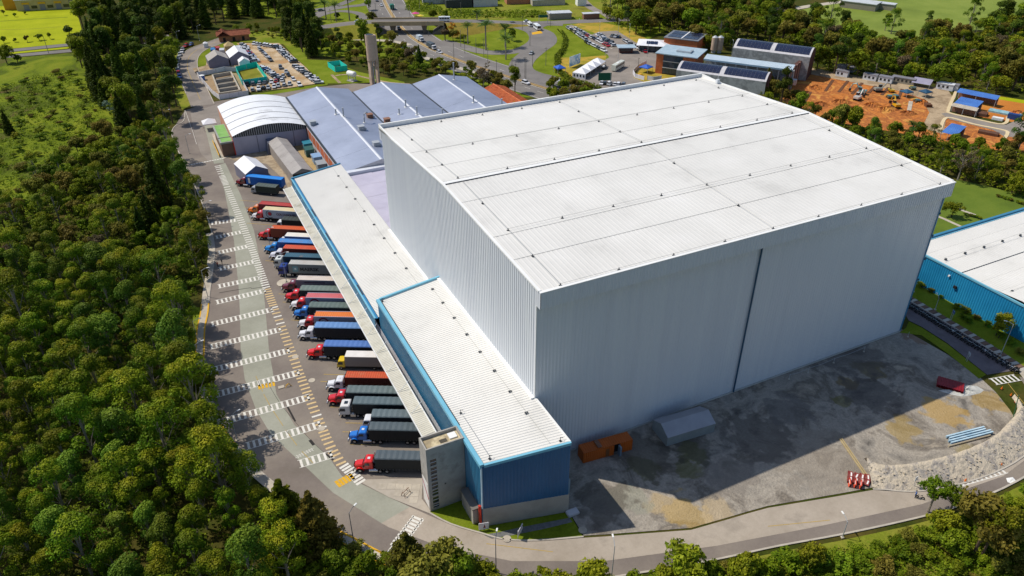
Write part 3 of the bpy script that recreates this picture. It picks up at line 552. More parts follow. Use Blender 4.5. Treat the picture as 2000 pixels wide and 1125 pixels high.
MB().box(.25, .25, TH - .9, TW - .25, TD - .25, TH - .6).build('roof', m_screed, st); MB().box(4.9, 1.2, TH - .6, 6.3, 2.6, TH - .35).build('roof_hatch', m_flash, st); MB().box(3.1, 1.0, TH - .6, 4.4, 1.9, TH - .57).build('roof_puddle', mat('wet_dark', '4a4438', rough=.5), st)
MB().box(3.0, -.06, 5.6, 3.25, -.002, 5.85).build('wall_lamp', m_dark, st)
MB().box(-.05, .35, .5, -.01, 3.0, 6.6).build('sign_panel', mat('sign_white', ['d8d6d2', 'e4e2de'], .6, .5), st)
MB().add([(-.07, 3.0, 5.4), (-.07, 3.0, 5.9), (-.07, .35, 3.2), (-.07, .35, 2.6)], [(0, 1, 2, 3)]).build('sign_stripe', mat('sign_crimson', 'b0304e', rough=.5), st)
# low annex
la = thing('low_annex', 'long low white-roofed loading building with blue fascia behind the parked trucks', 'building')
def zl(x): return 9.9 + (x + 15.6) * 2.1 / 15.6
mb = MB().rib((-15.0, 132.8, 9.9), (0, -1, 0), 132.8 - 47.1, (15.0, 0, 2.05), (0, 0, 1), .62, .07, duty=.55); mb.build('roof_sheet', m_roof, la)
MB().rib((-15.9, 133, 7.0), (0, -1, 0), 86, (0, 0, 2.75), (-1, 0, 0), .6, .05).build('fascia', m_gut, la)
MB().box(-16.0, 47, 9.76, -15.62, 133.2, 9.98).build('gutter_lip', m_cyan, la); MB().box(-15.61, 47.1, 9.6, -15.05, 133, 9.78).build('gutter', mat('gutter_mid', ['2a7aa8', '327fae'], .4, .5), la)
mb = MB()
for y in (58, 66, 88, 104): mb.box(-15.5, y, 9.785, -15.15, y + 5, 9.80)
mb.build('gutter_stain', m_dark, la)
coping(MB(), (-15.9, 133.1, 9.9), (0, 133.1, zl(0)), .5, -.5, .3).build('coping', m_gut, la)
coping(MB(), (-.45, 47.3, zl(-.3) + .05), (-.45, 83, zl(-.3) + .05), .7, -.3, .18).build('wall_flashing', m_flash, la)
MB().rib((0.0, 132.8, 0), (0, -1, 0), 86, (0, 0, 12), (1, 0, 0), .9, .05).build('wall', m_clad, la)
MB().rib((-15.0, 133, 0), (0, -1, 0), 133 - 1.2, (0, 0, 7.3), (-1, 0, 0), 1., .05).build('wall', m_clad, la)
MB().rib((0, 133, 0), (-1, 0, 0), 15, (0, 0, 9.6), (0, 1, 0), 1., .05).build('wall', m_gut, la)
for y in (124.6, 115.4, 106.3, 97.3, 88.2, 79.5, 70.6, 62.1, 53.5): MB().box(-3.3, y - .2, zl(-3) + .06, -2.7, y + .2, zl(-3) + .25).build('roof_anchor', m_dark, la)
MB().tube([(-3, 131, zl(-3) + .3), (-3, 49, zl(-3) + .3)], .03, 4).build('safety_line', MATS['steel_wire'], la)
cn = thing('dock_canopy', 'pale ribbed canopy running the length of the loading docks', 'canopy')
y = 133.4
while y > 9:
    e = max(8.6, y - 7.3); MB().rib((-18.75, y - .03, 6.9), (0, -1, 0), y - e - .06, (2.7, 0, .35), (0, 0, 1), .5, .05, duty=.55).build('canopy_sheet', m_tan2, cn); y = e
MB().box(-18.85, 8.5, 6.65, -18.7, 133.5, 6.98).build('canopy_edge', m_flash, cn); MB().box(-16.2, 8.5, 7.2, -16.0, 133.5, 7.35).build('back_flashing', m_flash, cn)
y = 126
while y > 12:
    MB().tube([(-15.9, y, 9.3), (-18.4, y - .2, 7.0)], .05, 5).build('tie_rod', m_clad, cn); MB().box(-18.2, y - .3, 6.3, -16, y - .1, 6.85).build('bracket', m_dark, cn); y -= 7.3

# ------------------------------------------------------------------ sheds with grey roofs, brick wall
m_shed = mat('silver_roof_coat', ['929aac', '9da5b8', 'a8b0c2'], .08, .5, .55, bump=.05, bscale=.5, detail=8); m_shedw = mat('painted_cap', ['c5c9d2', 'd2d6de'], .4, .6)
m_brick = mat('brick_orange', ['a3512c', 'b45d34', 'c0683c'], .8, .85, bump=.15, bscale=6); m_ltrim = mat('pale_wall', ['b5b3b6', 'c2c0c2', 'a8a6a8'], .4, .8, detail=7)
def shed(x0, x1, y0, y1, ze, zr, label):
    t = thing('gable_shed', label, 'shed', group='grey gabled factory sheds'); xr = (x0 + x1) / 2
    for a, b, za, zb in ((x0, xr, ze, zr), (xr, x1, zr, ze)):
        n = 7
        for i in range(n):
            q0 = y0 + (y1 - y0) * i / n; q1 = y0 + (y1 - y0) * (i + 1) / n; l_ = .012 * (i % 2)
            MB().rib((a, q0 + .02, za + l_), (0, 1, 0), q1 - q0 - .04, (b - a, 0, zb - za), (0, 0, 1), 1.1, .03, duty=.8).build('roof_panel', m_shed, t)
    MB().extr([(xr - .5, zr - .05), (xr, zr + .16), (xr + .5, zr - .05)], 'y', y0, y1).build('ridge_cap', m_shedw, t)
    for y in (y0 + .1, y1 - .2): MB().extr([(x0, 0), (x1, 0), (x1, ze - .1), (xr, zr - .1), (x0, ze - .1)], 'y', y, y + .2).build('gable_wall', m_ltrim, t)
    MB().box(x0 - .1, y0, ze - .5, x0 + .45, y1, ze + .16).build('valley_gutter', m_dark, t); return t
s1 = shed(.8, 27., 134.5, 221.5, 8., 10.5, 'first grey gabled factory shed beside the arched hall'); shed(27.1, 53., 88., 216., 8., 10.6, 'middle grey gabled factory shed of the three'); shed(53.1, 79., 90., 215.5, 8., 10.6, 'far grey gabled factory shed next to the tiled roof')
MB().box(.8, 134.5, 0, 1.0, 186, 3.2).box(.8, 134.5, 6.6, 1.0, 186, 7.9).build('wall', m_ltrim, s1); k = 0
for y in range(136, 186, 6): MB().box(.78, y, 3.2, 1.02, y + 5.6, 6.6).build('brick_panel', m_brick, s1); MB().box(.7, y - .4, 3.2, 1.04, y, 6.6).build('pilaster', m_ltrim, s1)
f2 = thing('flat_shed', 'lower lilac grey roof between the annex and the warehouse', 'shed')
MB().box(.8, 87, 0, 26.9, 132.5, 7.6).build('wall', m_ltrim, f2)
for i in range(5):
    for j in range(3): MB().rib((1 + j * 8.6, 87.2 + i * 9.05, 7.62 + .01 * ((i + j) % 2)), (0, 1, 0), 8.95, (8.5, 0, .12), (0, 0, 1), 1.1, .03, duty=.8).build('roof_panel', mat('lilac_roof', ['aca8ba', 'b7b3c4', 'c0bccc'], .1, .6, detail=7), f2)
MB().box(.8, 132.5, 0, 26.9, 134.4, 8.7).build('parapet', m_shedw, f2)
# roof fittings
m_vent = mat('galvanised', ['a9adb0', 'b8bcbf'], .8, .45, .3); m_brown = mat('old_brick_stack', ['7d5a48', '8f6a56'], 1.5, .85)
def zs_(x):
    for a, b in ((.8, 27.), (27.1, 53.), (53.1, 79.)):
        if a <= x <= b: return 10.5 - abs(x - (a + b) / 2) * 2.5 / 13
    return 8
def fit(name, u, v, label, kind, h):
    g = G(u, v, 9.3); z = zs_(g.x); t = thing(name, label, 'vent' if kind != 'pipe' else 'flue', (g.x, g.y, z - .25), 0, 'roof fittings of the grey sheds')
    if kind == 'pipe': MB().cyl(0, 0, 0, h, .28, 10).build('flue_pipe', m_vent, t); MB().cyl(0, 0, h, h + .12, .4, 10).build('cap', m_vent, t); MB().box(-.6, -.6, .1, .6, .6, .42).build('collar', m_flash, t)
    elif kind == 'bend': MB().tube([(0, 0, 0), (0, 0, h * .7), (.2, .2, h), (1.2, 1.2, h + .3), (1.9, 1.9, h - .2)], .26, 10).build('flue_pipe', m_vent, t); MB().box(-.5, -.5, .1, .5, .5, .42).build('collar', m_flash, t)
    else: MB().box(-1, -1, .1, 1, 1, h).build('housing', m_brown if kind == 'brick' else m_vent, t); MB().box(-1.2, -1.2, h, 1.2, 1.2, h + .15).build('cap', m_brown if kind == 'brick' else m_vent, t); MB().cyl(1.3, -.2, .2, .8, .6, 10).build('side_fan', m_vent, t)
fit('roof_vent_box', 611, 239, 'square metal vent box low on the first grey roof', 'box', 1.7); fit('flue', 657, 228, 'twin-height metal flue by the ridge of the first shed', 'pipe', 2.2); fit('flue', 672, 234, 'tall flue on the ridge of the first shed', 'pipe', 3.6)
fit('flue', 712, 240, 'bent flue pipe on the shaded slope of the first shed', 'bend', 3.4); fit('roof_vent_box', 722, 226, 'brown vent box in the valley behind the bent flue', 'brick', 1.6); fit('roof_vent_box', 706, 257, 'metal vent box on the ridge nearest the warehouse corner', 'box', 1.6)
fit('roof_vent_box', 735, 288, 'metal vent box on the ridge beside the great wall', 'box', 1.5); fit('roof_vent_box', 756, 236, 'brown brick vent stack on the middle grey roof', 'brick', 2.2); fit('flue', 780, 224, 'cowled flue on the middle grey roof', 'pipe', 2.4); fit('flue', 793, 214, 'slim flue on the ridge of the middle shed', 'pipe', 3.2)
fit('flue', 815, 230, 'slim flue just behind the white parapet', 'pipe', 3.4); fit('flue', 925, 205, 'slim flue on the ridge of the far shed', 'pipe', 3.0); fit('flue', 864, 224, 'short flue in the far valley behind the parapet', 'pipe', 3.0); fit('flue', 897, 221, 'squat cowled vent on the far grey roof', 'pipe', 1.4); fit('flue', 980, 205, 'pair-height flue at the end of the far shed', 'pipe', 3.2)
fit('flue', 887, 158, 'tall white chimney beyond the far grey shed', 'pipe', 7.5)
tr = thing('tile_roof_building', 'long low building with orange clay tile roof beyond the sheds', 'building', (81, 158, 0), 0)
MB().box(0, 0, 0, 11, 46, 5).build('wall', m_ltrim, tr)
m_clay = mat('clay_tile', ['a8502e', 'bb6238', 'c87244', '96462a'], .6, .85, detail=8)
MB().rib((-.4, 0, 5), (0, 1, 0), 46, (6, 0, 1.8), (0, 0, 1), .5, .1).build('roof_slope', m_clay, tr); MB().rib((11.4, 0, 5), (0, 1, 0), 46, (-5.8, 0, 1.8), (0, 0, 1), .5, .1).build('roof_slope', m_clay, tr); MB().tube([(5.6, 0, 6.85), (5.6, 46, 6.85)], .3, 6).build('ridge', m_clay, tr)
MB().box(-1.6, 2, 0, -.5, 44, 4.6).build('pipe_rack', m_flash, tr); MB().tube([(-1, 12, 3), (-1, 12, 10)], .18, 6).build('yellow_post', m_yel, tr)

# ------------------------------------------------------------------ arched hall and what leans on it
ah = thing('arched_hall', 'white barrel-roofed hall with ribbed arches beside the grey sheds', 'building')
X0, X1, AY0, AY1, AZ, AC = -26., .8, 186.5, 223., 7.5, 2.7
def arc(n=16): return [(X0 + (X1 - X0) * i / n, AZ + AC * (1 - (2 * i / n - 1) ** 2)) for i in range(n + 1)]
ys = [AY0 - .6, 192.5, 199.6, 206.8, 214., AY1 + .4]
for i in range(5):
    p = arc(); a, b = ys[i] + .06, ys[i + 1] - .06
    mb = MB().add([(x, a, z) for x, z in p] + [(x, b, z) for x, z in p], [(j, j + 1, 18 + j, 17 + j) for j in range(16)]); mb.build('roof_bay', mat('white_barrel_sheet', ['cfd2d6', 'dcdee1', 'e3e5e8', 'c2c3c4'], .14, .5, detail=9), ah, smooth=False)
    if i: MB().add([(x, ys[i] - .14, z + .1) for x, z in p] + [(x, ys[i] + .14, z + .1) for x, z in p], [(j, j + 1, 18 + j, 17 + j) for j in range(16)]).build('arch_rib', mat('rib_grey', '5f6468', rough=.6), ah)
MB().extr([(X0 + .1, 0), (X1 - .1, 0), (X1 - .1, AZ - 1.6), (X0 + .1, AZ - 1.6 + .9)], 'y', AY0, AY0 + .25).build('front_wall', mat('lilac_wall', ['a29fae', 'b0adba', 'bab7c2'], .12, .8, detail=7), ah)
gl = [(X0 + .3, AZ - .6), (X1 - .3, AZ - 1.5)] + [(x, z - .12) for x, z in arc()[::-1]]
MB().extr(gl, 'y', AY0 + .1, AY0 + .2).build('tympanum', m_dark, ah)
for i in range(1, 34):
    x = X0 + (X1 - X0) * i / 34; zt = AZ + AC * (1 - (2 * i / 34 - 1) ** 2) - .15; zb = AZ - .7 - .9 * i / 34; MB().box(x - .09, AY0 - .02, zb, x + .09, AY0 + .09, zt).build('louvre_post', m_vent, ah)
for x in (-17.5, -4.2): MB().box(x - .15, AY0 - .08, 0, x + .15, AY0 - .002, 6.4).build('pier', mat('joint_grey', '7e7c86', rough=.8), ah)
MB().box(X0, AY0 + .3, 0, X0 + .25, AY1, AZ - .05).build('side_wall', mat('pink_brick', ['b8836a', 'c49178', 'a9755e'], .5, .85), ah); MB().box(X1 - .3, AY0 + .3, 0, X1 - .05, AY1, AZ - .05).build('side_wall', m_ltrim, ah); MB().box(X0 + .3, AY1 - .3, 0, X1 - .3, AY1, AZ - .1).build('rear_wall', m_ltrim, ah)
gr = thing('lean_to', 'narrow lean-to with green roof along the arched hall', 'building', (-30.2, 187, 0))
MB().box(0, 0, 0, 4.1, 20, 4.9).build('wall', mat('brown_wall', ['6b5446', '7a6252'], .5, .85), gr); MB().box(-.3, -.2, 4.9, 4.1, 20.2, 5.5).build('roof_edge', mat('grey_edge', ['8d8f88', '9b9d96'], .5, .8), gr)
MB().box(.3, 5, 5.5, 3.8, 19.6, 5.56).build('green_roof', mat('green_felt', ['6b9a4e', '7aa95a', '85b266'], .3, .8), gr); MB().box(.3, .4, 5.5, 3.8, 4.6, 5.56).build('green_roof', MATS['green_felt'], gr); MB().box(-.32, 4.65, 5.5, 4.1, 4.95, 5.75).build('roof_edge', MATS['grey_edge'], gr)
MB().tube([(4.3, .5, 0), (4.3, .5, 5.5), (4.3, -.3, 5.6), (4.3, -.4, .2)], .22, 6).build('red_riser', m_red, gr)
cw = thing('covered_walkway', 'grey gabled covered walkway from the arched hall to the loading building', 'walkway')
def gable_tunnel(t, a, b, w, ze, zr, m, mw):
    a, b = Vector(a), Vector(b); d = (b - a); L_ = d.length; ang = math.atan2(d.y, d.x); n = max(3, int(L_ / 4))
    for i in range(n):
        x0 = L_ * i / n + .03; x1 = L_ * (i + 1) / n - .03; l_ = .02 * (i % 2)
        for s in (-1, 1): MB().add([(x0, s * (w / 2 + .2), ze + l_), (x1, s * (w / 2 + .2), ze + l_), (x1, 0, zr + l_), (x0, 0, zr + l_)], [(0, 1, 2, 3)]).build('roof_panel', m, t, a, ang)
    for s in (-1, 1): MB().box(0, s * w / 2 - .08, 0, L_, s * w / 2 + .08, ze).build('side_wall', mw, t, a, ang)
    for x in (0, L_ - .1): MB().extr([(-w / 2, ze), (w / 2, ze), (0, zr)], 'x', x, x + .1).build('gable', mw, t, a, ang)
wa, wb = G(543, 282, 3), G(592, 345, 3); m_wr = mat('walkway_roof', ['8f8a86', '9b9692', 'a6a19c'], .2, .8, detail=7); m_ww = mat('walkway_wall', ['8a827a', '968e86'], .3, .85)
gable_tunnel(cw, (wa.x, wa.y, 0), (wb.x, wb.y, 0), 6.6, 4.4, 5.9, m_wr, m_ww)
MB().box(wa.x - 4.2, wa.y - 1, 0, wa.x + 1.8, wa.y + 5, 4.6, top=(wa.x - 3.6, wa.y - 1, wa.x + 1.8, wa.y + 5)).build('porch', mat('slate_porch', ['5f6270', '6c6f7c'], .3, .7), cw)
yb = thing('guard_beam', 'long yellow guard rail beside the grey covered walkway', 'railing'); a, b = G(536, 297, .6), G(573, 336, .6)
MB().tube([a, b], .22, 6).build('rail', m_yel, yb)
for i in range(6): q = a.lerp(b, i / 5); MB().box(q.x - .12, q.y - .12, 0, q.x + .12, q.y + .12, q.z).build('post', m_yel, yb)
yb = thing('yellow_railing', 'yellow railing along the entrance path by the green lean-to', 'railing'); a, b = G(415, 274, .9), G(428, 303, .9)
MB().tube([a, b], .12, 6).tube([a - Vector((0, 0, .4)), b - Vector((0, 0, .4))], .1, 6).build('rail', m_yel, yb)
for i in range(7): q = a.lerp(b, i / 6); MB().box(q.x - .08, q.y - .08, 0, q.x + .08, q.y + .08, q.z).build('post', m_yel, yb)
sheet('entrance_path', [(414, 262), (424, 260), (440, 290), (446, 306), (438, 310), (428, 300)], .05, m_conc); sheet('flower_bed', [(441, 300), (458, 298), (461, 303), (446, 306)], .09, mat('flowers', ['b8462c', '6b7f22', 'c9912c', '4f6a1a'], 1.2, .9, detail=8)); sheet('utility_yard', [(440, 306), (462, 305), (540, 290), (560, 300), (575, 335), (560, 345), (575, 370), (585, 390), (570, 385), (556, 352), (520, 320), (478, 312), (462, 315)], .03, mat('utility_gravel', ['9a8a72', 'a89880', '8a7a64', 'b5a68c'], .25, .95, bump=.4, detail=8))
sheet('conduit_bank', [(548, 300), (556, 298), (572, 336), (560, 345), (552, 330)], .06, mat('rubble', ['b3a893', 'c0b5a0', '9c917c'], .6, .95, bump=.8, detail=8)); sheet('soil_strip', [(575, 285), (590, 280), (640, 322), (615, 335), (600, 320)], .04, mat('tan_soil', ['a08758', 'b0976a', '8f774c'], .4, .95, bump=.6))
tl = [('teal', '2f7f96', 600, 283, 'teal steel cabin beside the brick wall of the shed'), ('green', '2e5c58', 604, 295, 'dark green equipment skid beside the brick wall'), ('pale', 'c9c2bd', 616, 301, 'flat pale lid between the equipment cabins'), ('sky', '7fa3c8', 619, 309, 'sky blue cabin between two grey cabins'), ('grey', '8f99a0', 627, 323, 'grey cabin nearest the loading building')]
for nm, c, u, v, lb in tl:
    g = G(u, v, 1.6); t = thing('equipment_cabin', lb, 'cabin', (g.x, g.y, 0)); h = 1.2 if nm == 'pale' else 2.7; MB().box(-1.5, -2, 0, 1.5, 2, h).build('body', mat('cabin_' + nm, [c, c], .5, .5), t); MB().box(-1.65, -2.15, h, 1.65, 2.15, h + .14).build('roof', mat('cabin_roof_' + nm, [c], rough=.45), t); MB().box(-1.56, -.5, .1, -1.502, .5, min(2.1, h - .1)).build('door', m_vent, t)
# ------------------------------------------------------------------ trucks in the bays
def paintm(c): return mat('paint_' + c, [c], rough=.3, coat=.5, spec=.5)
m_tyre = mat('tyre', '1a1a1b', rough=.85); m_rim = mat('rim', 'b5b6b5', rough=.4, metal=.5); m_chrome = mat('chrome', 'c9cacb', rough=.25, metal=.8); m_frame = mat('chassis_black', '1e1f21', rough=.7)
def bevel(mb, w, seg=2):
    me = mb.mesh('b'); bm = bmesh.new(); bm.from_mesh(me); bmesh.ops.recalc_face_normals(bm, faces=bm.faces)
    bmesh.ops.bevel(bm, geom=bm.edges, offset=w, segments=seg, affect='EDGES', clamp_overlap=True); out = MB(); out.v = [tuple(v.co) for v in bm.verts]
    bm.verts.index_update(); out.f = [tuple(v.index for v in f.verts) for f in bm.faces]; out.m = [0] * len(out.f); bm.free(); bpy.data.meshes.remove(me); return out
def wheel_mesh(r=.5, w=.32):
    mb = MB(); k = 14; prof = [(-w / 2, r * .55), (-w / 2, r * .93), (-w * .35, r), (w * .35, r), (w / 2, r * .93), (w / 2, r * .55)]
    vs_ = [(rr * math.cos(2 * math.pi * j / k), y, rr * math.sin(2 * math.pi * j / k)) for y, rr in prof for j in range(k)]
    mb.add(vs_, [(i * k + j, i * k + (j + 1) % k, (i + 1) * k + (j + 1) % k, (i + 1) * k + j) for i in range(5) for j in range(k)])
    for y in (-w / 2 + .06, w / 2 - .06): mb.add([(r * .56 * math.cos(2 * math.pi * j / k), y, r * .56 * math.sin(2 * math.pi * j / k)) for j in range(k)], [tuple(range(k))], 1)
    me = mb.mesh('wheel'); me.materials.append(m_tyre); me.materials.append(m_rim); return me
WH = wheel_mesh(); WHS = wheel_mesh(.42, .26)
def wheels(t, xs, y=1.05, me=None, r=.5):
    for x in xs:
        for s in (-1, 1): ob('wheel', me or WH, t, (x, s * y, r))
def cab_conv(t, c, c2=None):
    p = paintm(c); p2 = paintm(c2) if c2 else p
    MB().box(-3.2, -.45, .7, 4.2, -.25, .98).box(-3.2, .25, .7, 4.2, .45, .98).build('chassis', m_frame, t)
    cb = bevel(MB().extr([(.55, 1.0), (2.55, 1.0), (2.5, 1.95), (2.05, 2.75), (1.8, 2.88), (.65, 2.9), (.55, 2.75)], 'y', -1.1, 1.1), .09).build('cab', p, t)
    MB().add([(2.53, -.95, 2.0), (2.53, .95, 2.0), (2.11, .92, 2.68), (2.11, -.92, 2.68)], [(0, 1, 2, 3)]).build('windscreen', m_glass, cb)
    for s in (-1, 1): MB().add([(1.15, s * 1.115, 1.95), (2.2, s * 1.115, 1.95), (1.92, s * 1.115, 2.55), (1.15, s * 1.115, 2.55)], [(0, 1, 2, 3)]).build('side_window', m_glass, cb); MB().box(2.2, s * 1.3 - .08, 1.7, 2.3, s * 1.3 + .08, 2.3).build('mirror', m_frame, cb)
    MB().box(1.1, -.28, 2.9, 1.6, .28, 2.95).build('roof_hatch', m_clad, cb)
    bevel(MB().add([(2.5, -.95, 1.0), (4.25, -.8, 1.0), (4.25, .8, 1.0), (2.5, .95, 1.0), (2.5, -.85, 2.0), (4.1, -.62, 1.72), (4.1, .62, 1.72), (2.5, .85, 2.0)], [(3, 2, 1, 0), (4, 5, 6, 7), (0, 1, 5, 4), (1, 2, 6, 5), (2, 3, 7, 6), (3, 0, 4, 7)]), .12).build('hood', p2, t)
    for s in (-1, 1):
        pr = [(3.0 + .75 * math.cos(a), .55 + .78 * math.sin(a)) for a in [math.pi * i / 8 for i in range(9)]]; mb = MB()
        mb.add([(x + .1, s * .72, z) for x, z in pr] + [(x + .1, s * 1.2, z) for x, z in pr], [(i, i + 1, 10 + i, 9 + i) for i in range(8)]); mb.build('fender', p2, t)
        MB().tube([(-.35, s * 1.02, .78), (1.3, s * 1.02, .78)], .33, 12).build('fuel_tank', m_chrome, t); MB().box(4.12, s * .95 - .14, 1.05, 4.3, s * .95 + .14, 1.3).build('headlight', m_flash, t)
    MB().box(4.2, -1.15, .5, 4.45, 1.15, .95).build('bumper', m_chrome, t); MB().box(4.24, -.6, 1.0, 4.29, .6, 1.66).build('grille', m_frame, t)
    MB().tube([(.4, -1.0, .9), (.4, -1.0, 3.5)], .09, 8).build('exhaust_stack', m_chrome, t); wheels(t, (3.1,), 1.0); wheels(t, (-.75, -2.05), 1.0)
def cab_over(t, c):
    p = paintm(c); MB().box(-3.2, -.45, .7, 2.6, -.25, .98).box(-3.2, .25, .7, 2.6, .45, .98).build('chassis', m_frame, t)
    cb = bevel(MB().extr([(.75, .85), (3.0, .75), (3.02, 1.7), (2.75, 2.85), (2.5, 3.05), (.85, 3.15), (.75, 3.0)], 'y', -1.22, 1.22), .1).build('cab', p, t)
    MB().add([(3.03, -1.05, 1.75), (3.03, 1.05, 1.75), (2.79, 1.02, 2.75), (2.79, -1.02, 2.75)], [(0, 1, 2, 3)]).build('windscreen', m_glass, cb)
    for s in (-1, 1): MB().add([(1.7, s * 1.235, 1.75), (2.9, s * 1.235, 1.75), (2.68, s * 1.235, 2.5), (1.7, s * 1.235, 2.5)], [(0, 1, 2, 3)]).build('side_window', m_glass, cb); MB().box(2.85, s * 1.4 - .08, 1.8, 2.98, s * 1.4 + .08, 2.5).build('mirror', m_frame, cb)
    MB().box(1.3, -.4, 3.14, 2.0, .4, 3.2).build('roof_hatch', m_glass, cb); MB().box(3.0, -1.2, .35, 3.15, 1.2, .9).build('bumper', p, t); MB().box(3.03, -.8, .95, 3.06, .8, 1.5).build('grille', m_frame, t)
    for s in (-1, 1): MB().box(-.35, s * 1.02 - .32, .45, .7, s * 1.02 + .32, 1.05).build('fuel_tank', m_chrome, t)
    wheels(t, (2.1,), 1.02); wheels(t, (-.75, -2.05), 1.0)
def cab_small(t, c, L_):
    p = paintm(c); MB().box(-L_, -.4, .65, 1.7, -.2, .9).box(-L_, .2, .65, 1.7, .4, .9).build('chassis', m_frame, t)
    cb = bevel(MB().extr([(.15, .6), (1.95, .55), (2.0, 1.3), (1.6, 2.3), (1.35, 2.42), (.2, 2.42)], 'y', -1.0, 1.0), .09).build('cab', p, t)
    MB().add([(1.99, -.86, 1.38), (1.99, .86, 1.38), (1.65, .82, 2.22), (1.65, -.82, 2.22)], [(0, 1, 2, 3)]).build('windscreen', m_glass, cb)
    for s in (-1, 1): MB().add([(.6, s * 1.012, 1.38), (1.8, s * 1.012, 1.38), (1.52, s * 1.012, 2.1), (.6, s * 1.012, 2.1)], [(0, 1, 2, 3)]).build('side_window', m_glass, cb)
    MB().box(1.92, -1, .4, 2.06, 1, .7).build('bumper', m_frame, t); wheels(t, (1.1,), .92, WHS, .42); wheels(t, (-L_ + 2.2,), .92, WHS, .42)
def trailer(t, kind, L_, top, cs, cr, w=2.5):
    ms = mat('side_' + cs, [cs, cs], rough=.5) if kind != 'canvas' else mat('tarp_' + cs, [cs, cs], rough=.62)
    mr = mat('top_' + cr + kind, [cr, cr], rough=.6) if kind == 'canvas' else rustmat('top_' + cr, cr, kind)
    z0 = 1.25 if L_ > 9 else 1.0; h = w / 2
    name = {'box': 'container', 'canvas': 'tarpaulin_body', 'plain': 'box_body'}[kind]
    if kind == 'box':
        mb = MB(); mb.rib((-.1, h - .04, z0 + .15), (-1, 0, 0), L_ - .2, (0, 0, top - z0 - .28), (0, 1, 0), .42, .045).rib((-L_ + .1, -h + .04, z0 + .15), (1, 0, 0), L_ - .2, (0, 0, top - z0 - .28), (0, -1, 0), .42, .045)
        mb.rib((-.02, -h + .1, z0 + .1), (0, 1, 0), w - .2, (0, 0, top - z0 - .2), (1, 0, 0), .4, .03).box(-L_, -h + .05, z0 + .1, -L_ + .06, h - .05, top - .1)
        for y in (-h, h - .16): mb.box(-L_, y, z0, 0, y + .16, z0 + .16).box(-L_, y, top - .13, 0, y + .16, top).box(-.16, y + .001, z0 + .16, -.001, y + .159, top - .13).box(-L_ + .001, y + .001, z0 + .16, -L_ + .16, y + .159, top - .13)
        b = mb.build(name, ms, t); MB().rib((-.1, -h + .16, top - .07), (-1, 0, 0), L_ - .2, (0, w - .32, 0), (0, 0, 1), .5, .035).build('roof_sheet', mr, b)
    elif kind == 'canvas':
        n = int(L_ / .55); r3 = random.Random(int(L_ * 100) + len(cs)); vs_ = []
        for i in range(n + 1):
            x = -L_ * i / n; bow = i % 2; sag = (.0 if bow else -.05) + r3.uniform(-.012, .012); o_ = .02 if bow else r3.uniform(-.015, .0)
            vs_ += [(x, -h - o_, z0), (x, -h - o_, top - .22), (x, -h + .14, top + sag - .03), (x, 0, top + .05 + sag), (x, h - .14, top + sag - .03), (x, h + o_, top - .22), (x, h + o_, z0)]
        fs = [(i * 7 + j, (i + 1) * 7 + j, (i + 1) * 7 + j + 1, i * 7 + j + 1) for i in range(n) for j in range(6)]; fr = [tuple(range(6, -1, -1)), tuple(n * 7 + j for j in range(7))]
        mb = MB().add(vs_, fs + fr); mb.m = [0 if (k % 6 in (0, 5)) else 1 for k in range(len(fs))] + [0, 0]; b = mb.build(name, [ms, mr], t)
        mb = MB()
        for i in range(int(L_ / .6)): mb.box(-.3 - i * .6 - .04, h + .02, z0 - .12, -.3 - i * .6 + .04, h + .05, z0 + .1)
        if L_ > 5: mb.build('lashing_strap', mat('strap_grey', '6b7272', rough=.8), b)
    else:
        b = bevel(MB().box(-L_, -h, z0, 0, h, top), .05, 1).build(name, ms, t); MB().box(-L_ + .1, -h + .1, top + .001, -.1, h - .1, top + .02).build('roof_sheet', mr, b); MB().box(-L_, h - .02, z0 - .02, 0, h + .03, z0 + .14).build('side_rail', m_frame, b)
    if L_ > 9:
        MB().box(-L_ + .2, -.5, z0 - .3, -.2, -.3, z0 - .02).box(-L_ + .2, .3, z0 - .3, -.2, .5, z0 - .02).build('trailer_frame', m_frame, t); wheels(t, (-L_ + 1.3, -L_ + 2.6, -L_ + 3.9)[:3], 1.0)
        for s in (-1, 1): MB().box(-3.6, s * .9 - .1, .3, -3.4, s * .9 + .1, z0 - .02).build('landing_leg', m_frame, t)
    return b
def rustmat(name, c, kind):
    r_, g_, b_ = lin(c)[:3]; rust = ((.35, .2, .1) if kind == 'box' else (.5, .45, .38))
    return mat(name + kind, [(r_, g_, b_), (r_ * .95, g_ * .95, b_ * .95), (r_ * .9, g_ * .9, b_ * .9), tuple(.55 * x + .45 * y for x, y in zip((r_, g_, b_), rust))], .55, .6, detail=8)
def flat_text(txt, size, m, parent, x, z, y, name='lettering', sx=1.):
    cu = bpy.data.curves.new('t', 'FONT'); cu.body = txt; cu.size = size; cu.extrude = .004; cu.offset = size * .03; cu.resolution_u = 3
    o = bpy.data.objects.new('t', cu); COL.objects.link(o); dg = bpy.context.evaluated_depsgraph_get(); me = bpy.data.meshes.new_from_object(o.evaluated_get(dg)); bpy.data.objects.remove(o); bpy.data.curves.remove(cu)
    me.materials.append(m); p = ob(name, me, parent); p.matrix_local = Matrix(((-sx, 0, 0, x), (0, 0, 1, y), (0, 1, 0, z), (0, 0, 0, 1))); return p
def disc(mb, cx, cz, r, y, k=24, mi=0, r0=0, a0=0, a1=2 * math.pi):
    n = k; vs_ = []
    for i in range(n + 1):
        a = a0 + (a1 - a0) * i / n; vs_ += [(cx - r0 * math.cos(a), y, cz + r0 * math.sin(a)), (cx - r * math.cos(a), y, cz + r * math.sin(a))]
    return mb.add(vs_, [(2 * i, 2 * i + 1, 2 * i + 3, 2 * i + 2) for i in range(n)], mi)
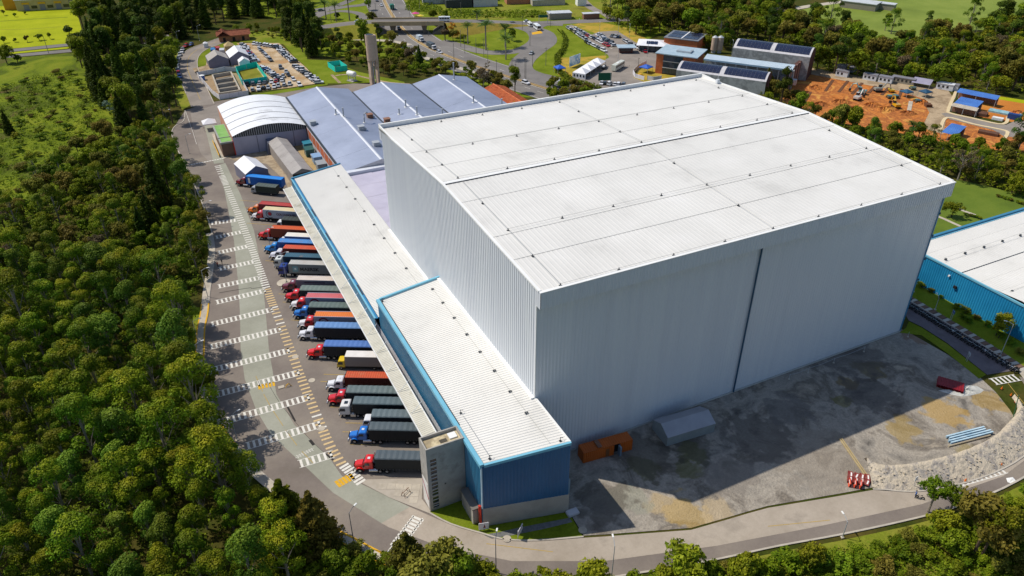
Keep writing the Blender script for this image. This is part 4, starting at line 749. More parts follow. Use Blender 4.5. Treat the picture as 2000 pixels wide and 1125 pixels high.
ANG = [(0, -27.7), (60, -28), (80, -28.8), (95, -30.3), (115, -32.6), (127, -34.5), (133, -36.8), (160, -40), (300, -40)]
def angle(y):
    for (a, p), (b, q) in zip(ANG, ANG[1:]):
        if a <= y <= b: return R(p + (q - p) * (y - a) / (b - a))
    return R(-27.7)
# survey spot of the body's near front top corner, cab kind, cab colours, body kind, body length (None: back to the dock), top, side colour with its shade painted in (some are true two-tones), lit roof colour, label
TR = [((478.5, 344.5), 'conv', '7a1522', None, 'box', 13.1, 4.05, '1463b4', '1f8ae0', 'bright blue long container on dark red truck, alone before the white marquee'),
      ((497.5, 362), 'small', 'a9adb0', None, 'canvas', 7.4, 3.35, '23302a', '4a5550', 'short silver truck with dark tarpaulin body beside the blue container'),
      ((504, 398.5), 'conv', 'd9761c', None, 'box', None, 4.05, '7a2026', 'b3403c', 'orange truck with dark red container'),
      ((512, 409.5), 'conv', 'c8262c', 'd6d4d4', 'plain', None, 4.1, 'a9b0bb', 'd3c49c', 'red and white truck with white box trailer lettered and marked with a red disc'),
      ((549, 428.5), 'small', 'd9dcde', None, 'canvas', None, 3.5, '1c2422', '333b38', 'white small truck with black tarpaulin body between two container trucks'),
      ((527, 446.5), 'conv', 'cf2020', None, 'box', None, 4.05, '7a3320', 'cc5a2a', 'red truck with rusty orange container beside the black tarpaulin truck'),
      ((555, 461.5), 'small', 'd5d7da', None, 'plain', None, 3.7, '5d74a3', 'e2ded5', 'white-roofed box truck with blue side beside the orange container'),
      ((540.5, 473), 'conv', '1d7fc4', None, 'box', None, 4.05, '244f92', '4f8ccc', 'light blue truck with faded blue container'),
      ((551, 485.5), 'conv', 'd6d5dc', None, 'box', None, 4.05, '6e2a24', 'cc5335', 'white hooded truck with coral red container'),
      ((553, 501.5), 'over', 'cfd1cc', None, 'box', None, 4.05, '17364a', '3a6276', 'white flat-nosed truck with dark teal container'),
      ((562, 516), 'over', '16307e', None, 'box', None, 4.05, '7f8584', 'b9b7b2', 'dark blue truck with grey container lettered in black beside a star'),
      ((577.5, 547), 'conv', '6e2b38', None, 'box', None, 4.05, '7f7c84', 'd3c7bd', 'maroon truck with white rust-streaked container'),
      ((584.5, 566), 'conv', 'd02024', None, 'canvas', None, 4.0, '14262c', '66746e', 'red truck with greenish grey tarpaulin trailer beside the maroon truck'),
      ((595.5, 581.5), 'conv', 'd22a26', 'd8d6d6', 'box', None, 4.05, '9a9fb0', 'c9696e', 'red and white truck with pink-roofed white container and dark red ring'),
      ((602, 599), 'conv', '1f6cb8', None, 'canvas', None, 4.0, '12242a', '5a6a66', 'blue truck with dark tarpaulin trailer between two ringed containers'),
      ((612, 618.5), 'conv', 'c92a30', 'd4d3d5', 'box', None, 4.05, '9a9dae', 'dd7a36', 'red and white truck with orange-roofed white container and dark red ring'),
      ((613, 639), 'conv', 'd8d8dc', None, 'canvas', None, 4.1, '141b26', '5f86b8', 'white hooded truck with black trailer under a sky blue tarpaulin top'),
      ((631, 675.5), 'conv', 'd41c1e', None, 'canvas', None, 4.1, '131a26', '4a6fae', 'red truck with black trailer under a blue tarpaulin top'),
      ((672, 697.5), 'small', 'd8b81c', None, 'plain', 8.6, 3.75, '8a807a', 'e0dcd8', 'short yellow truck with plain white box body'),
      ((672, 738), 'conv', 'd9dade', None, 'box', None, 4.05, '5c2018', 'c4522c', 'white hooded truck with plain orange container next to the yellow truck'),
      ((675, 766), 'conv', 'c71f28', None, 'canvas', None, 4.0, '101c22', '5d6b6c', 'red truck with dark tarpaulin trailer beside the white flat-nosed truck'),
      ((688, 788), 'over', 'd6d4d2', None, 'canvas', None, 4.0, '101c22', '54646a', 'white flat-nosed truck with dark tarpaulin trailer'),
      ((724, 813.5), 'small', 'dcdde0', None, 'canvas', None, 3.7, '1b2730', '5a686e', 'short white truck with grey tarpaulin body set back toward the dock'),
      ((719, 839), 'conv', '1f6fc4', None, 'canvas', None, 4.0, '10191f', '4c585e', 'blue hooded truck with dark tarpaulin trailer beside an empty bay'),
      ((731, 896), 'conv', 'd01a1a', None, 'canvas', None, 4.0, '111b22', '4a555c', 'red hooded truck with dark tarpaulin trailer nearest the stair tower')]
for i, (uv, ck, c, c2, tk, L_, top, cs, cr, lb) in enumerate(TR):
    N = G(*uv, top); a = angle(N.y); fw = Vector((-math.cos(a), -math.sin(a), 0)); lf_ = Vector((-fw.y, fw.x, 0)); o_ = N - lf_ * 1.25
    if L_ is None: L_ = min(13.4, max(6., (-16.0 - o_.x) / math.cos(a)))
    t = thing('truck', lb, 'truck', (o_.x, o_.y, .03), math.atan2(fw.y, fw.x), 'trucks backed into the loading bays')
    {'conv': lambda: cab_conv(t, c, c2), 'over': lambda: cab_over(t, c), 'small': lambda: cab_small(t, c, L_)}[ck]()
    b = trailer(t, tk, L_, top, cs, cr)
    if i == 0: MB().box(-1.6, 1.27, 1.7, -.9, 1.285, 3.6).build('pale_stripe', m_flash, b)
    if i == 3:
        mb = MB(); disc(mb, -2.2, 2.85, .55, 1.27); mb.build('disc_mark', mat('mark_red', 'b0243a', rough=.5), b); mb = MB(); disc(mb, -2.2, 2.85, .72, 1.265, r0=.6); disc(mb, -2.25, 2.7, 1.3, 1.266, r0=1.08, a0=1.7, a1=5.3); mb.build('swoosh_mark', mat('mark_teal', '1f3a44', rough=.5), b)
        flat_text('COLTANQUES', .95, mat('mark_maroon', '5a2a30', rough=.5), b, -4.3, 2.5, 1.27)
    if i == 10:
        MB().box(-2.6, 1.265, 1.75, -1.1, 1.275, 3.45).build('emblem_panel', mat('mark_aqua', '6f9aa2', rough=.5), b); mb = MB(); ps = []
        for k in range(14):
            rr = .55 if k % 2 == 0 else .16; an_ = math.pi / 2 + math.pi * k / 7; ps.append((-1.85 - rr * math.cos(an_), 1.285, 2.62 + rr * math.sin(an_)))
        mb.add(ps + [(-1.85, 1.285, 2.62)], [(k, (k + 1) % 14, 14) for k in range(14)]); mb.build('star_emblem', m_flash, b)
        flat_text('MAERSK', 1.35, mat('mark_ink', '16202a', rough=.5), b, -3.1, 2.15, 1.28, sx=1.05)
    if i == 11: MB().box(-7.5, 1.265, 3.28, -2.2, 1.275, 3.5).build('faded_band', mat('mark_plum', '5a3040', rough=.6), b)
    if i in (13, 15): mb = MB(); disc(mb, -2.3, 2.55, 1.25, 1.27, r0=.85); mb.build('ring_mark', mat('mark_wine', '7a2038', rough=.5), b)
# ------------------------------------------------------------------ trees and shrubs
NR = np.random.default_rng(11)
def np_mesh(name, V, F, tint=None, young=None, m=None):
    me = bpy.data.meshes.new(name); n = len(V); f = len(F); k = F.shape[1]
    me.vertices.add(n); me.vertices.foreach_set('co', V.astype(np.float32).ravel()); me.loops.add(f * k); me.loops.foreach_set('vertex_index', F.astype(np.int32).ravel())
    me.polygons.add(f); me.polygons.foreach_set('loop_start', np.arange(0, f * k, k, dtype=np.int32)); me.update(calc_edges=True)
    for nm, a in (('tint', tint), ('young', young)):
        if a is not None: at = me.attributes.new(nm, 'FLOAT', 'POINT'); at.data.foreach_set('value', a.astype(np.float32))
    if m: me.materials.append(m)
    return me
def cloud(C, Rr, per, size, up=.3, flat=1., low=-.35, inner=.25, young=None, jit=.55):
    """leaf sprays on the outside of clumps: C (n,3) centres, Rr (n,) radii"""
    n = len(C); N = n * per; ci = np.repeat(np.arange(n), per); d = NR.normal(size=(N, 3)); d /= np.linalg.norm(d, axis=1)[:, None]
    d[:, 2] = np.where(d[:, 2] < low, -d[:, 2] * .6, d[:, 2]); d /= np.linalg.norm(d, axis=1)[:, None]
    rr = Rr[ci] * np.where(NR.random(N) < inner, NR.uniform(.4, .85, N), NR.uniform(.86, 1.1, N)); P = C[ci] + d * rr[:, None] * np.array([1, 1, flat])
    nn = d + NR.normal(size=(N, 3)) * jit + np.array([0, 0, up]); nn /= np.linalg.norm(nn, axis=1)[:, None]
    t = np.cross(nn, NR.normal(size=(N, 3))); t /= np.linalg.norm(t, axis=1)[:, None]; b = np.cross(nn, t)
    s = size * NR.uniform(.55, 1.35, N)[:, None]; a = NR.uniform(.45, .8, N)[:, None]
    V = np.stack([P - t * s, P - b * s * a, P + t * s, P + b * s * a], 1).reshape(-1, 3); F = np.arange(N * 4).reshape(-1, 4)
    cl = NR.random(n); ti = np.clip(.68 * cl[ci] + .32 * NR.random(N), 0, 1); yo = np.zeros(N)
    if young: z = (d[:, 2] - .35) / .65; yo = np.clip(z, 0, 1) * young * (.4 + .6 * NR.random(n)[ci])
    return V, F, np.repeat(ti, 4), np.repeat(yo, 4)
def limbs(C, h, tr, base=.1):
    mb = MB(); top = (0., 0., h * .8); mb.tube([(0, 0, -.3), (.05 * h * .1, 0, h * .3), (0, .03 * h * .1, h * .55), top], [tr, tr * .8, tr * .55, tr * .2], 6)
    order = sorted(range(len(C)), key=lambda i: -C[i][2])[::max(1, len(C) // 9)]
    for i in order:
        c = C[i]; z0 = max(h * .22, c[2] * .6 - .2); mb.tube([(0, 0, z0), (c[0] * .5, c[1] * .5, z0 + (c[2] - z0) * .55), (c[0] * .92, c[1] * .92, c[2])], [tr * .3, tr * .2, tr * .08], 4)
    return mb
PROTO = {}
def proto(kind, crown, trunk): PROTO.setdefault(kind, []).append((crown, trunk))
m_bark = mat('bark_grey', ['7d7468', '93897c', '6a6156'], 1.5, .9); m_bark2 = mat('bark_brown', ['4a3c2e', '5a4a3a'], 1.5, .9)
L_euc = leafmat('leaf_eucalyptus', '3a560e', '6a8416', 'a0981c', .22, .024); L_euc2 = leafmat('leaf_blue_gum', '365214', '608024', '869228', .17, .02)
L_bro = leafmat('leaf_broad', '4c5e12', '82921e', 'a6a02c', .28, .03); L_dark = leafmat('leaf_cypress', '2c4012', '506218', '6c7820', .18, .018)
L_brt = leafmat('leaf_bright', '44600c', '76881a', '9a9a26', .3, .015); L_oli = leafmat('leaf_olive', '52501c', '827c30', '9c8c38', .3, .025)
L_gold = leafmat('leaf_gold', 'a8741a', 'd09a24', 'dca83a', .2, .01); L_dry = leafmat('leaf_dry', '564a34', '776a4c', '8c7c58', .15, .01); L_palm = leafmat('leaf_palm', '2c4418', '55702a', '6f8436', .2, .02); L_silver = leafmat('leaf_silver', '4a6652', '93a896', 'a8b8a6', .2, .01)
def euc(seed, h, w, lm, n=9, yo=.7):
    rr = np.random.default_rng(seed); T0 = []; R0 = []
    for i in range(4): a = i * 2.1 + rr.uniform(0, 1); q = w * rr.uniform(.12, .42); T0.append((q * math.cos(a), q * math.sin(a), h - w * rr.uniform(.5, 1.0))); R0.append(w * rr.uniform(.38, .58))
    C = []; Rr = []
    for i in range(n):
        t = (i + .5) / n; z = h * (.74 - .42 * t) - rr.uniform(0, 1.5); e = w * (.55 + .35 * math.sin(math.pi * min(1, .2 + t * .9))); a = i * 2.399 + rr.uniform(-.7, .7); q = e * rr.uniform(.5, 1.15)
        C.append((q * math.cos(a), q * math.sin(a), z)); Rr.append(rr.uniform(.55, 1.2) * w * .38)
    T0 = np.array(T0); C = np.array(C); Rr = np.array(Rr); A = cloud(T0, np.array(R0), 520, .16, up=.12, flat=1.05, young=yo, jit=.42, low=-.5, inner=.1); B = cloud(C, Rr, 240, .17, up=.12, flat=.95, young=yo * .5, jit=.5, low=-.4, inner=.2)
    V = np.concatenate([A[0], B[0]]); F = np.concatenate([A[1], B[1] + len(A[0])]); t = np.concatenate([A[2], B[2]]); y = np.concatenate([A[3], B[3]])
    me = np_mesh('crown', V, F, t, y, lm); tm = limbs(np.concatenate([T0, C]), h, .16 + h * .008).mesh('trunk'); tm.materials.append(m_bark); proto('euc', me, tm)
def broad(kind, seed, h, w, lm, n=34, cl=.3, size=.3, per=85, yo=.35, low=.25, bark=None):
    rr = np.random.default_rng(seed); C = []; Rr = []
    lob = [(rr.uniform(0, 6.28), rr.uniform(.2, .55) * w, rr.uniform(.5, 1) * w * .62, rr.uniform(.42, .85) * h) for _ in range(5)]
    for i in range(n):
        a, o, r0, zc = lob[i % 5]; d = rr.normal(size=3); d /= np.linalg.norm(d); d[2] = abs(d[2]) if rr.random() < .7 else d[2]
        C.append((o * math.cos(a) + d[0] * r0, o * math.sin(a) + d[1] * r0, max(h * low, zc + d[2] * r0 * .7))); Rr.append(rr.uniform(.65, 1.3) * w * cl)
    C = np.array(C); V, F, t, y = cloud(C, np.array(Rr), per, size, up=.3, young=yo, jit=.75, low=-.6, inner=.35); me = np_mesh('crown', V, F, t, y, lm); tm = limbs(C, h, .14 + h * .012).mesh('trunk'); tm.materials.append(bark or m_bark2); proto(kind, me, tm)
def conifer(kind, seed, h, w, lm, tiers=26, droop=.25, per=46, size=.34):
    rr = np.random.default_rng(seed); C = []; Rr = []
    for i in range(tiers):
        t = i / (tiers - 1); z = h * (.1 + .88 * t); e = w * (1 - t) ** .75 * rr.uniform(.8, 1.1) + .15; k = max(1, int(3 + 5 * (1 - t)))
        for j in range(k):
            a = 6.283 * j / k + i * 1.7 + rr.uniform(-.3, .3)
            for f in ((.45, .9) if e > 1 else (.5,)): C.append((e * f * math.cos(a), e * f * math.sin(a), z - e * f * droop)); Rr.append(max(.3, e * .3) * rr.uniform(.8, 1.2))
    C = np.array(C); V, F, t, y = cloud(C, np.array(Rr), per, size, up=.15, flat=.55, young=.3, jit=.7, low=-.8); me = np_mesh('crown', V, F, t, y, lm); mb = MB().tube([(0, 0, -.3), (0, 0, h * .5), (0, 0, h * .95)], [.3, .2, .05], 6); tm = mb.mesh('trunk'); tm.materials.append(m_bark2); proto(kind, me, tm)
def palm(seed, h):
    rr = np.random.default_rng(seed); V = []; T = []
    for i in range(17):
        a = i * 2.399; L_ = rr.uniform(4.0, 5.0); el = rr.uniform(.15, 1.1); pts = []
        for k in range(8):
            s = L_ * k / 7; r_ = s * math.cos(el) * (1 - .05 * k / 7); z = h + s * math.sin(el) - .085 * s * s * (1.2 - .3 * el); pts.append(np.array([r_ * math.cos(a), r_ * math.sin(a), z]))
        side = np.array([-math.sin(a), math.cos(a), 0])
        for k in range(7):
            w0 = 1.0 * math.sin(math.pi * (k + .3) / 8) + .08; w1 = 1.0 * math.sin(math.pi * (k + 1.3) / 8) + .05
            for s in (-1, 1):
                for q in range(3):
                    p0 = pts[k] + (pts[k + 1] - pts[k]) * q / 3; p1 = pts[k] + (pts[k + 1] - pts[k]) * (q + .55) / 3; dr = np.array([0, 0, -.35]); out = side * s * (w0 + (w1 - w0) * q / 3) + (pts[k + 1] - pts[k]) * .5 + dr * .6
                    V += [p0, p1, p1 + out, p0 + out * .96]; T.append(rr.random())
    V = np.array(V); F = np.arange(len(V)).reshape(-1, 4); me = np_mesh('crown', V, F, np.repeat(np.array(T), 4), np.zeros(len(V)), L_palm); mb = MB().tube([(0, 0, -.3), (0, 0, h * .3), (0, 0, h * .75), (0, 0, h + .2)], [.36, .3, .26, .34], 8); tm = mb.mesh('trunk'); tm.materials.append(m_bark); proto('palm', me, tm)
def bare(seed, h, lm=None, kind='bare'):
    rr = np.random.default_rng(seed); mb = MB().tube([(0, 0, -.3), (0, 0, h * .4), (.2, .1, h * .75)], [.25, .18, .08], 6); C = []
    for i in range(16):
        a = i * 2.4; z0 = h * rr.uniform(.3, .7); q = h * rr.uniform(.18, .32); e = (q * math.cos(a), q * math.sin(a), z0 + h * rr.uniform(.18, .35)); mb.tube([(0, 0, z0), (e[0] * .5, e[1] * .5, z0 + (e[2] - z0) * .6), e], [.09, .06, .02], 4); C.append(e)
        for k in range(4): f = rr.normal(size=3) * h * .07; g_ = (e[0] + f[0], e[1] + f[1], e[2] + abs(f[2])); mb.tube([(e[0] * .7, e[1] * .7, z0 + (e[2] - z0) * .75), g_], [.04, .015], 3); C.append(g_)
    C = np.array(C); V, F, t, y = cloud(C, np.full(len(C), .55), 26, .2, inner=.6); me = np_mesh('crown', V, F, t, y, lm or L_dry); tm = mb.mesh('trunk'); tm.materials.append(m_bark); proto(kind, me, tm)
for s, (h, w, lm) in enumerate([(12.5, 3.1, L_euc), (14, 3.3, L_euc), (11, 2.7, L_euc), (13, 3.5, L_euc), (10, 2.6, L_euc), (12, 2.9, L_euc2)]): euc(20 + s, h, w, lm)
for s, (h, w, lm) in enumerate([(8, 3.2, L_bro), (7, 3.0, L_bro), (9, 3.4, L_oli), (7.5, 3.4, L_bro), (6, 2.6, L_brt), (8, 3., L_oli)]): broad('broad', 40 + s, h, w, lm)
for s, (h, w, lm) in enumerate([(2.4, 1.7, L_brt), (2.8, 1.6, L_bro), (2.2, 1.9, L_oli), (3.2, 1.5, L_brt)]): broad('shrub', 60 + s, h, w, lm, n=18, cl=.36, size=.2, per=60, low=.18)
for s in range(4): conifer('conifer', 70 + s, 22, 3.6 + .3 * s, L_dark)
for s in range(3): broad('tall', 80 + s, 21, 4.6, [L_dark, L_bro, L_dark][s], n=70, cl=.3, size=.36, per=70, low=.16, yo=.5)
for s in range(2): conifer('spruce', 90 + s, 12, 4.2, L_oli if s else L_bro, tiers=18, droop=.18, per=60, size=.3)
for s in range(3): palm(95 + s, 7.5 + s)
bare(98, 9); bare(99, 8); bare(96, 7, L_brt, 'sapling'); broad('gold', 100, 5, 3., L_gold, n=20); broad('dry', 101, 9, 2.6, L_dry, n=30, size=.24); broad('silver', 102, 6, 3., L_silver, n=26, size=.22)
NT = [0]
ORD0 = ['second', 'third', 'fourth', 'fifth', 'sixth', 'seventh', 'eighth', 'ninth', 'tenth', 'eleventh', 'twelfth', 'first']
def plant(kind, x, y, s, name, label, cat='tree', group=None, i=None, z=0., sz=None):
    pr = PROTO[kind]; c, tm = pr[(NT[0] if i is None else i) % len(pr)]; NT[0] += 1; t = thing(name, label, cat, (x, y, z), rnd.uniform(0, 6.28), group); t.scale = (s, s, s * (sz or rnd.uniform(.88, 1.12)))
    ob('trunk', tm, t); ob('crown', c, t); return t
def inpoly(x, y, poly):
    c = False
    for i in range(len(poly)):
        (x1, y1), (x2, y2) = poly[i], poly[i - 1]
        if (y1 > y) != (y2 > y) and x < (x2 - x1) * (y - y1) / (y2 - y1) + x1: c = not c
    return c
def scatter(poly, gap, seed, avoid=(), most=10 ** 6, tries=30):
    r = random.Random(seed); xs = [p[0] for p in poly]; ys = [p[1] for p in poly]; out = []; g = {}
    for _ in range(int((max(xs) - min(xs)) * (max(ys) - min(ys)) / gap ** 2 * tries)):
        x, y = r.uniform(min(xs), max(xs)), r.uniform(min(ys), max(ys))
        if not inpoly(x, y, poly) or any(inpoly(x, y, q) for q in avoid): continue
        i, j = int(x // gap), int(y // gap)
        if any((x - a) ** 2 + (y - b) ** 2 < gap * gap for di in (-1, 0, 1) for dj in (-1, 0, 1) for a, b in g.get((i + di, j + dj), ())): continue
        g.setdefault((i, j), []).append((x, y)); out.append((x, y))
        if len(out) >= most: break
    return out
PX = lambda *ps: [GX(*p) for p in ps]
# eucalyptus stand along the truck road
E1 = PX((0, 545), (120, 520), (260, 545), (330, 590), (365, 650), (372, 720), (376, 770), (400, 830), (420, 890), (470, 945), (520, 1000), (560, 1060), (590, 1130), (560, 1240), (300, 1300), (-60, 1250), (-60, 560))
for k, (x, y) in enumerate(scatter(E1, 4.2, 1, most=300)):
    plant('euc', x, y, rnd.choice([.62, .8, .92, 1., 1.08, 1.25]) * rnd.uniform(.93, 1.07), 'eucalyptus_tree', 'eucalyptus with domed yellow-green top in the dense stand west of the truck road', group='eucalyptus stand')
# mixed scrub woodland further up
E2 = PX((-60, 400), (40, 420), (70, 350), (150, 300), (240, 270), (300, 262), (325, 290), (345, 335), (370, 390), (388, 430), (398, 470), (396, 520), (380, 580), (350, 610), (260, 548), (120, 524), (-60, 556))
for k, (x, y) in enumerate(scatter(E2, 4.7, 2, most=290)):
    kd = rnd.choices(['broad', 'shrub', 'euc', 'dry'], [.68, .14, .16, .02])[0]
    nm, lb = {'broad': ('broadleaf_tree', 'rounded scrubby tree in the mixed woodland west of the yard'), 'shrub': ('woodland_shrub', 'low shrub between the trees of the mixed woodland'), 'euc': ('slim_eucalyptus', 'slim eucalyptus standing among the scrubby woodland'), 'dry': ('dry_tree', 'greyish half-dry tree among the scrubby woodland')}[kd]
    plant(kd, x, y, rnd.uniform(.62, 1.0) * (1.3 if kd == 'shrub' else 1), nm, lb, group='mixed woodland west of the yard')
# dark tall trees beside the drive
E3 = PX((150, 120), (175, 90), (260, 70), (330, 90), (338, 130), (345, 170), (352, 215), (338, 245), (300, 258), (240, 262), (215, 230), (190, 180))
for k, (x, y) in enumerate(scatter(E3, 7.2, 3)):
    kd = rnd.choice(['conifer', 'tall', 'tall', 'broad', 'euc', 'tall']); plant(kd, x, y, rnd.uniform(.7, 1.1) * (1.4 if kd == 'broad' else .92), 'tall_dark_tree', 'tall dark tree of the shelter belt beside the drive', group='shelter belt beside the drive')
E4 = PX((160, 62), (180, 22), (300, 4), (420, -12), (600, -20), (600, 10), (560, 44), (480, 30), (440, 40), (410, 56), (370, 72), (330, 84), (240, 74))
for k, (x, y) in enumerate(scatter(E4, 8.2, 4)):
    kd = rnd.choice(['conifer', 'tall', 'tall']); plant(kd, x, y, rnd.uniform(.8, 1.1) * .9, 'far_shelter_tree', 'dark tall tree in the far belt behind the event area', group='far shelter belt')
for u, v, s, kd in [(320, 420, .95, 'conifer'), (330, 372, .8, 'tall'), (282, 470, .55, 'conifer'), (20, 262, .5, 'conifer'), (300, 455, .6, 'conifer')]:
    g = G(u, v); plant(kd, g.x, g.y, s, 'dark_conifer', f'dark narrow conifer standing among the scrub at spot {["beside the yard crossing", "above the bushy yard edge", "in mid woodland", "on the open meadow", "near the woodland clearing"][[320, 330, 282, 20, 300].index(u)]}'.replace(' at spot ', ' '))
g = G(232, 232); plant('silver', g.x, g.y, 1.3, 'silver_tree', 'pale silvery-leaved round tree on the meadow edge')
# meadow bushes and field trees
E5 = PX((-20, 180), (60, 150), (140, 140), (190, 200), (220, 260), (120, 320), (40, 380), (-40, 400))
for x, y in scatter(E5, 6.6, 5, most=75): plant('shrub', x, y, rnd.uniform(.5, 1.5), 'meadow_shrub', 'low bush scattered over the sunlit hillside meadow', 'shrub', 'bushes on the hillside meadow', sz=.6)
for i, (u, v, s) in enumerate([(8, 84, .42), (31, 82, .4), (54, 82, .48), (77, 79, .62), (98, 76, .42), (8, 30, .35), (29, 33, .32), (50, 28, .3)]):
    g = G(u, v); plant('broad', g.x, g.y, s, 'field_tree', f'small {["first", "second", "third", "tallest", "fifth"][i]} tree in the row beside the double road' if i < 5 else f'little {["round", "slim", "tiny"][i - 5]} tree near the yellow building')
g = G(14, 124); plant('broad', g.x, g.y, 1.15, 'roadside_tree', 'dense round dark tree beside the double road', i=3); g = G(35, 122); plant('shrub', g.x, g.y, 1.4, 'roadside_shrub', 'bush beside the round dark tree on the double road', 'shrub')
# belts behind the car park, sheds and tower
E6 = PX((560, 40), (600, 30), (615, 60), (640, 100), (615, 112), (590, 104), (562, 78))
for x, y in scatter(E6, 6.5, 6): plant(rnd.choice(['tall', 'conifer', 'tall']), x, y, rnd.uniform(.7, .95), 'car_park_tree', 'dark tall tree behind the far end of the gravel car park', group='trees behind the gravel car park')
E7 = PX((620, 84), (700, 78), (760, 82), (800, 104), (830, 118), (900, 140), (960, 160), (1010, 178), (1000, 190), (930, 172), (860, 150), (800, 152), (750, 150), (700, 132), (640, 112))
for x, y in scatter(E7, 4.6, 7): plant(rnd.choices(['broad', 'tall', 'shrub'], [.8, .06, .14])[0], x, y, rnd.uniform(.55, .95) * .85, 'hedgerow_tree', 'bushy tree in the belt between the factory and the highway', group='belt between factory and highway')
E7b = PX((1060, 180), (1100, 168), (1160, 186), (1180, 200), (1080, 210))
for x, y in scatter(E7b, 4.2, 71): plant('broad', x, y, rnd.uniform(.6, .8), 'highway_tree', 'round tree between the highway and the white roof', group='trees between highway and roof')
E8 = PX((450, 62), (520, 58), (600, 76), (600, 90), (560, 80), (510, 70), (460, 66))
for x, y in scatter(E8, 4.2, 8): plant(rnd.choice(['shrub', 'shrub', 'broad']), x, y, rnd.uniform(.6, 1.0) * .8, 'garden_shrub', 'bright green bush on the slope behind the tiled house', 'shrub', 'bushes behind the tiled house')
g = G(802, 128); plant('dry', g.x, g.y, 1.15, 'grey_tree', 'grey-brown thinly leaved tree beside the highway'); g = G(820, 130); plant('conifer', g.x, g.y, .5, 'dark_pine', 'dark pine beside the grey-brown tree by the highway'); g = G(768, 92); plant('broad', g.x, g.y, 1.0, 'round_tree', 'round dark tree behind the concrete water tower', i=2)
g = G(945, 178); plant('bare', g.x, g.y, 1.2, 'bare_tree', 'pale bare-branched tree by the orange tile roof')
# palms and loop garden of the interchange
for i, (u, v, s, w_) in enumerate([(637, 37, 1.15, 'left-hand'), (657, 42, 1.1, 'second'), (683, 40, 1.25, 'tall third'), (932, 52, 1., 'lone upper'), (914, 86, 1.1, 'flowering-bush'), (949, 98, 1.35, 'big middle'), (987, 92, 1.3, 'slim tall'), (988, 116, 1.2, 'front')]):
    g = G(u, v); plant('palm', g.x, g.y, s, 'palm_tree', f'{w_} palm tree on the interchange grass ' + ('west of the overpass' if u < 700 else 'inside the loop road'), group='palms of the interchange', sz=1.)
for u, v, s, k, lb in [(880, 66, 1.0, 'gold', 'golden flowering tree by the overpass end'), (893, 74, .8, 'gold', 'smaller golden flowering tree below the first'), (870, 80, .9, 'dry', 'greyish dry bush under the golden tree'), (885, 80, .8, 'broad', 'dark bush in front of the golden trees'), (905, 82, .7, 'broad', 'dark bush beside the front palm'), (1000, 80, .9, 'broad', 'round tree beside the slim palm'), (994, 84, .5, 'shrub', 'low bush beside the slim palm'), (846, 38, .8, 'broad', 'dark tree beyond the overpass bus'), (870, 33, .7, 'broad', 'second tree beyond the overpass'), (970, 20, .6, 'shrub', 'round bush on the far verge'), (1038, 34, .5, 'shrub', 'small bush beside the far kiosk'), (720, 20, .9, 'broad', 'dark tree between the slip roads'), (728, 52, .9, 'broad', 'tree overlooking the overpass end'), (660, 38, .5, 'broad', 'round tree on the roundabout lawn'), (698, 38, .45, 'broad', 'small tree on the roundabout edge'), (650, 68, .5, 'broad', 'small tree on the embankment'), (672, 66, .45, 'dry', 'thin tree on the embankment')]:
    g = G(u, v); plant(k, g.x, g.y, s, 'interchange_tree', lb)
# woods to the north-east
E9 = PX((1180, 44), (1190, 26), (1230, 4), (1300, -8), (1480, -8), (1530, 10), (1540, 56), (1640, 74), (1700, 92), (1800, 96), (1900, 84), (2010, 60), (2020, 120), (2020, 190), (1960, 186), (1880, 176), (1760, 160), (1640, 146), (1590, 138), (1590, 112), (1440, 84), (1425, 96), (1362, 98), (1345, 64), (1290, 66), (1270, 72), (1235, 66))
av = [PX((1540, 20), (1640, 0), (1680, 76), (1540, 56)), PX((1288, 66), (1345, 62), (1362, 98), (1425, 96), (1440, 84), (1592, 112), (1585, 142), (1300, 130))]
for x, y in scatter(E9, 5.9, 9, avoid=av, most=300): kd = rnd.choices(['broad', 'tall', 'euc', 'dry'], [.66, .1, .21, .03])[0]; plant(kd, x, y, rnd.uniform(1.0, 1.6) * (.6 if kd == 'tall' else .85 if kd == 'euc' else 1.05), 'wood_tree', 'tree of the wood north of the building site and campus', group='wood north of the building site')
for i, (u, v, s, k) in enumerate([(1616, 66, 1.5, 'euc'), (1563, 58, 1.0, 'euc'), (1740, 66, 1.2, 'euc'), (1728, 60, 1.0, 'euc'), (1808, 56, .9, 'euc'), (1840, 60, 1.2, 'broad'), (1890, 60, 1.3, 'euc'), (1935, 70, 1.6, 'tall'), (1960, 60, 1.6, 'tall'), (1990, 66, 1.7, 'tall'), (1975, 90, 1.5, 'tall'), (1940, 84, 1.3, 'euc'), (1515, 46, 1.1, 'euc'), (1505, 50, 1.3, 'euc'), (1895, 104, 1.0, 'bare'), (1530, 40, 1.0, 'euc')]):
    g = G(u, v); plant(k, g.x, g.y, s * (.62 if k == 'tall' else 1), 'pasture_tree', 'tall tree standing over the bright pasture edge', group='tall trees on the pasture edge')
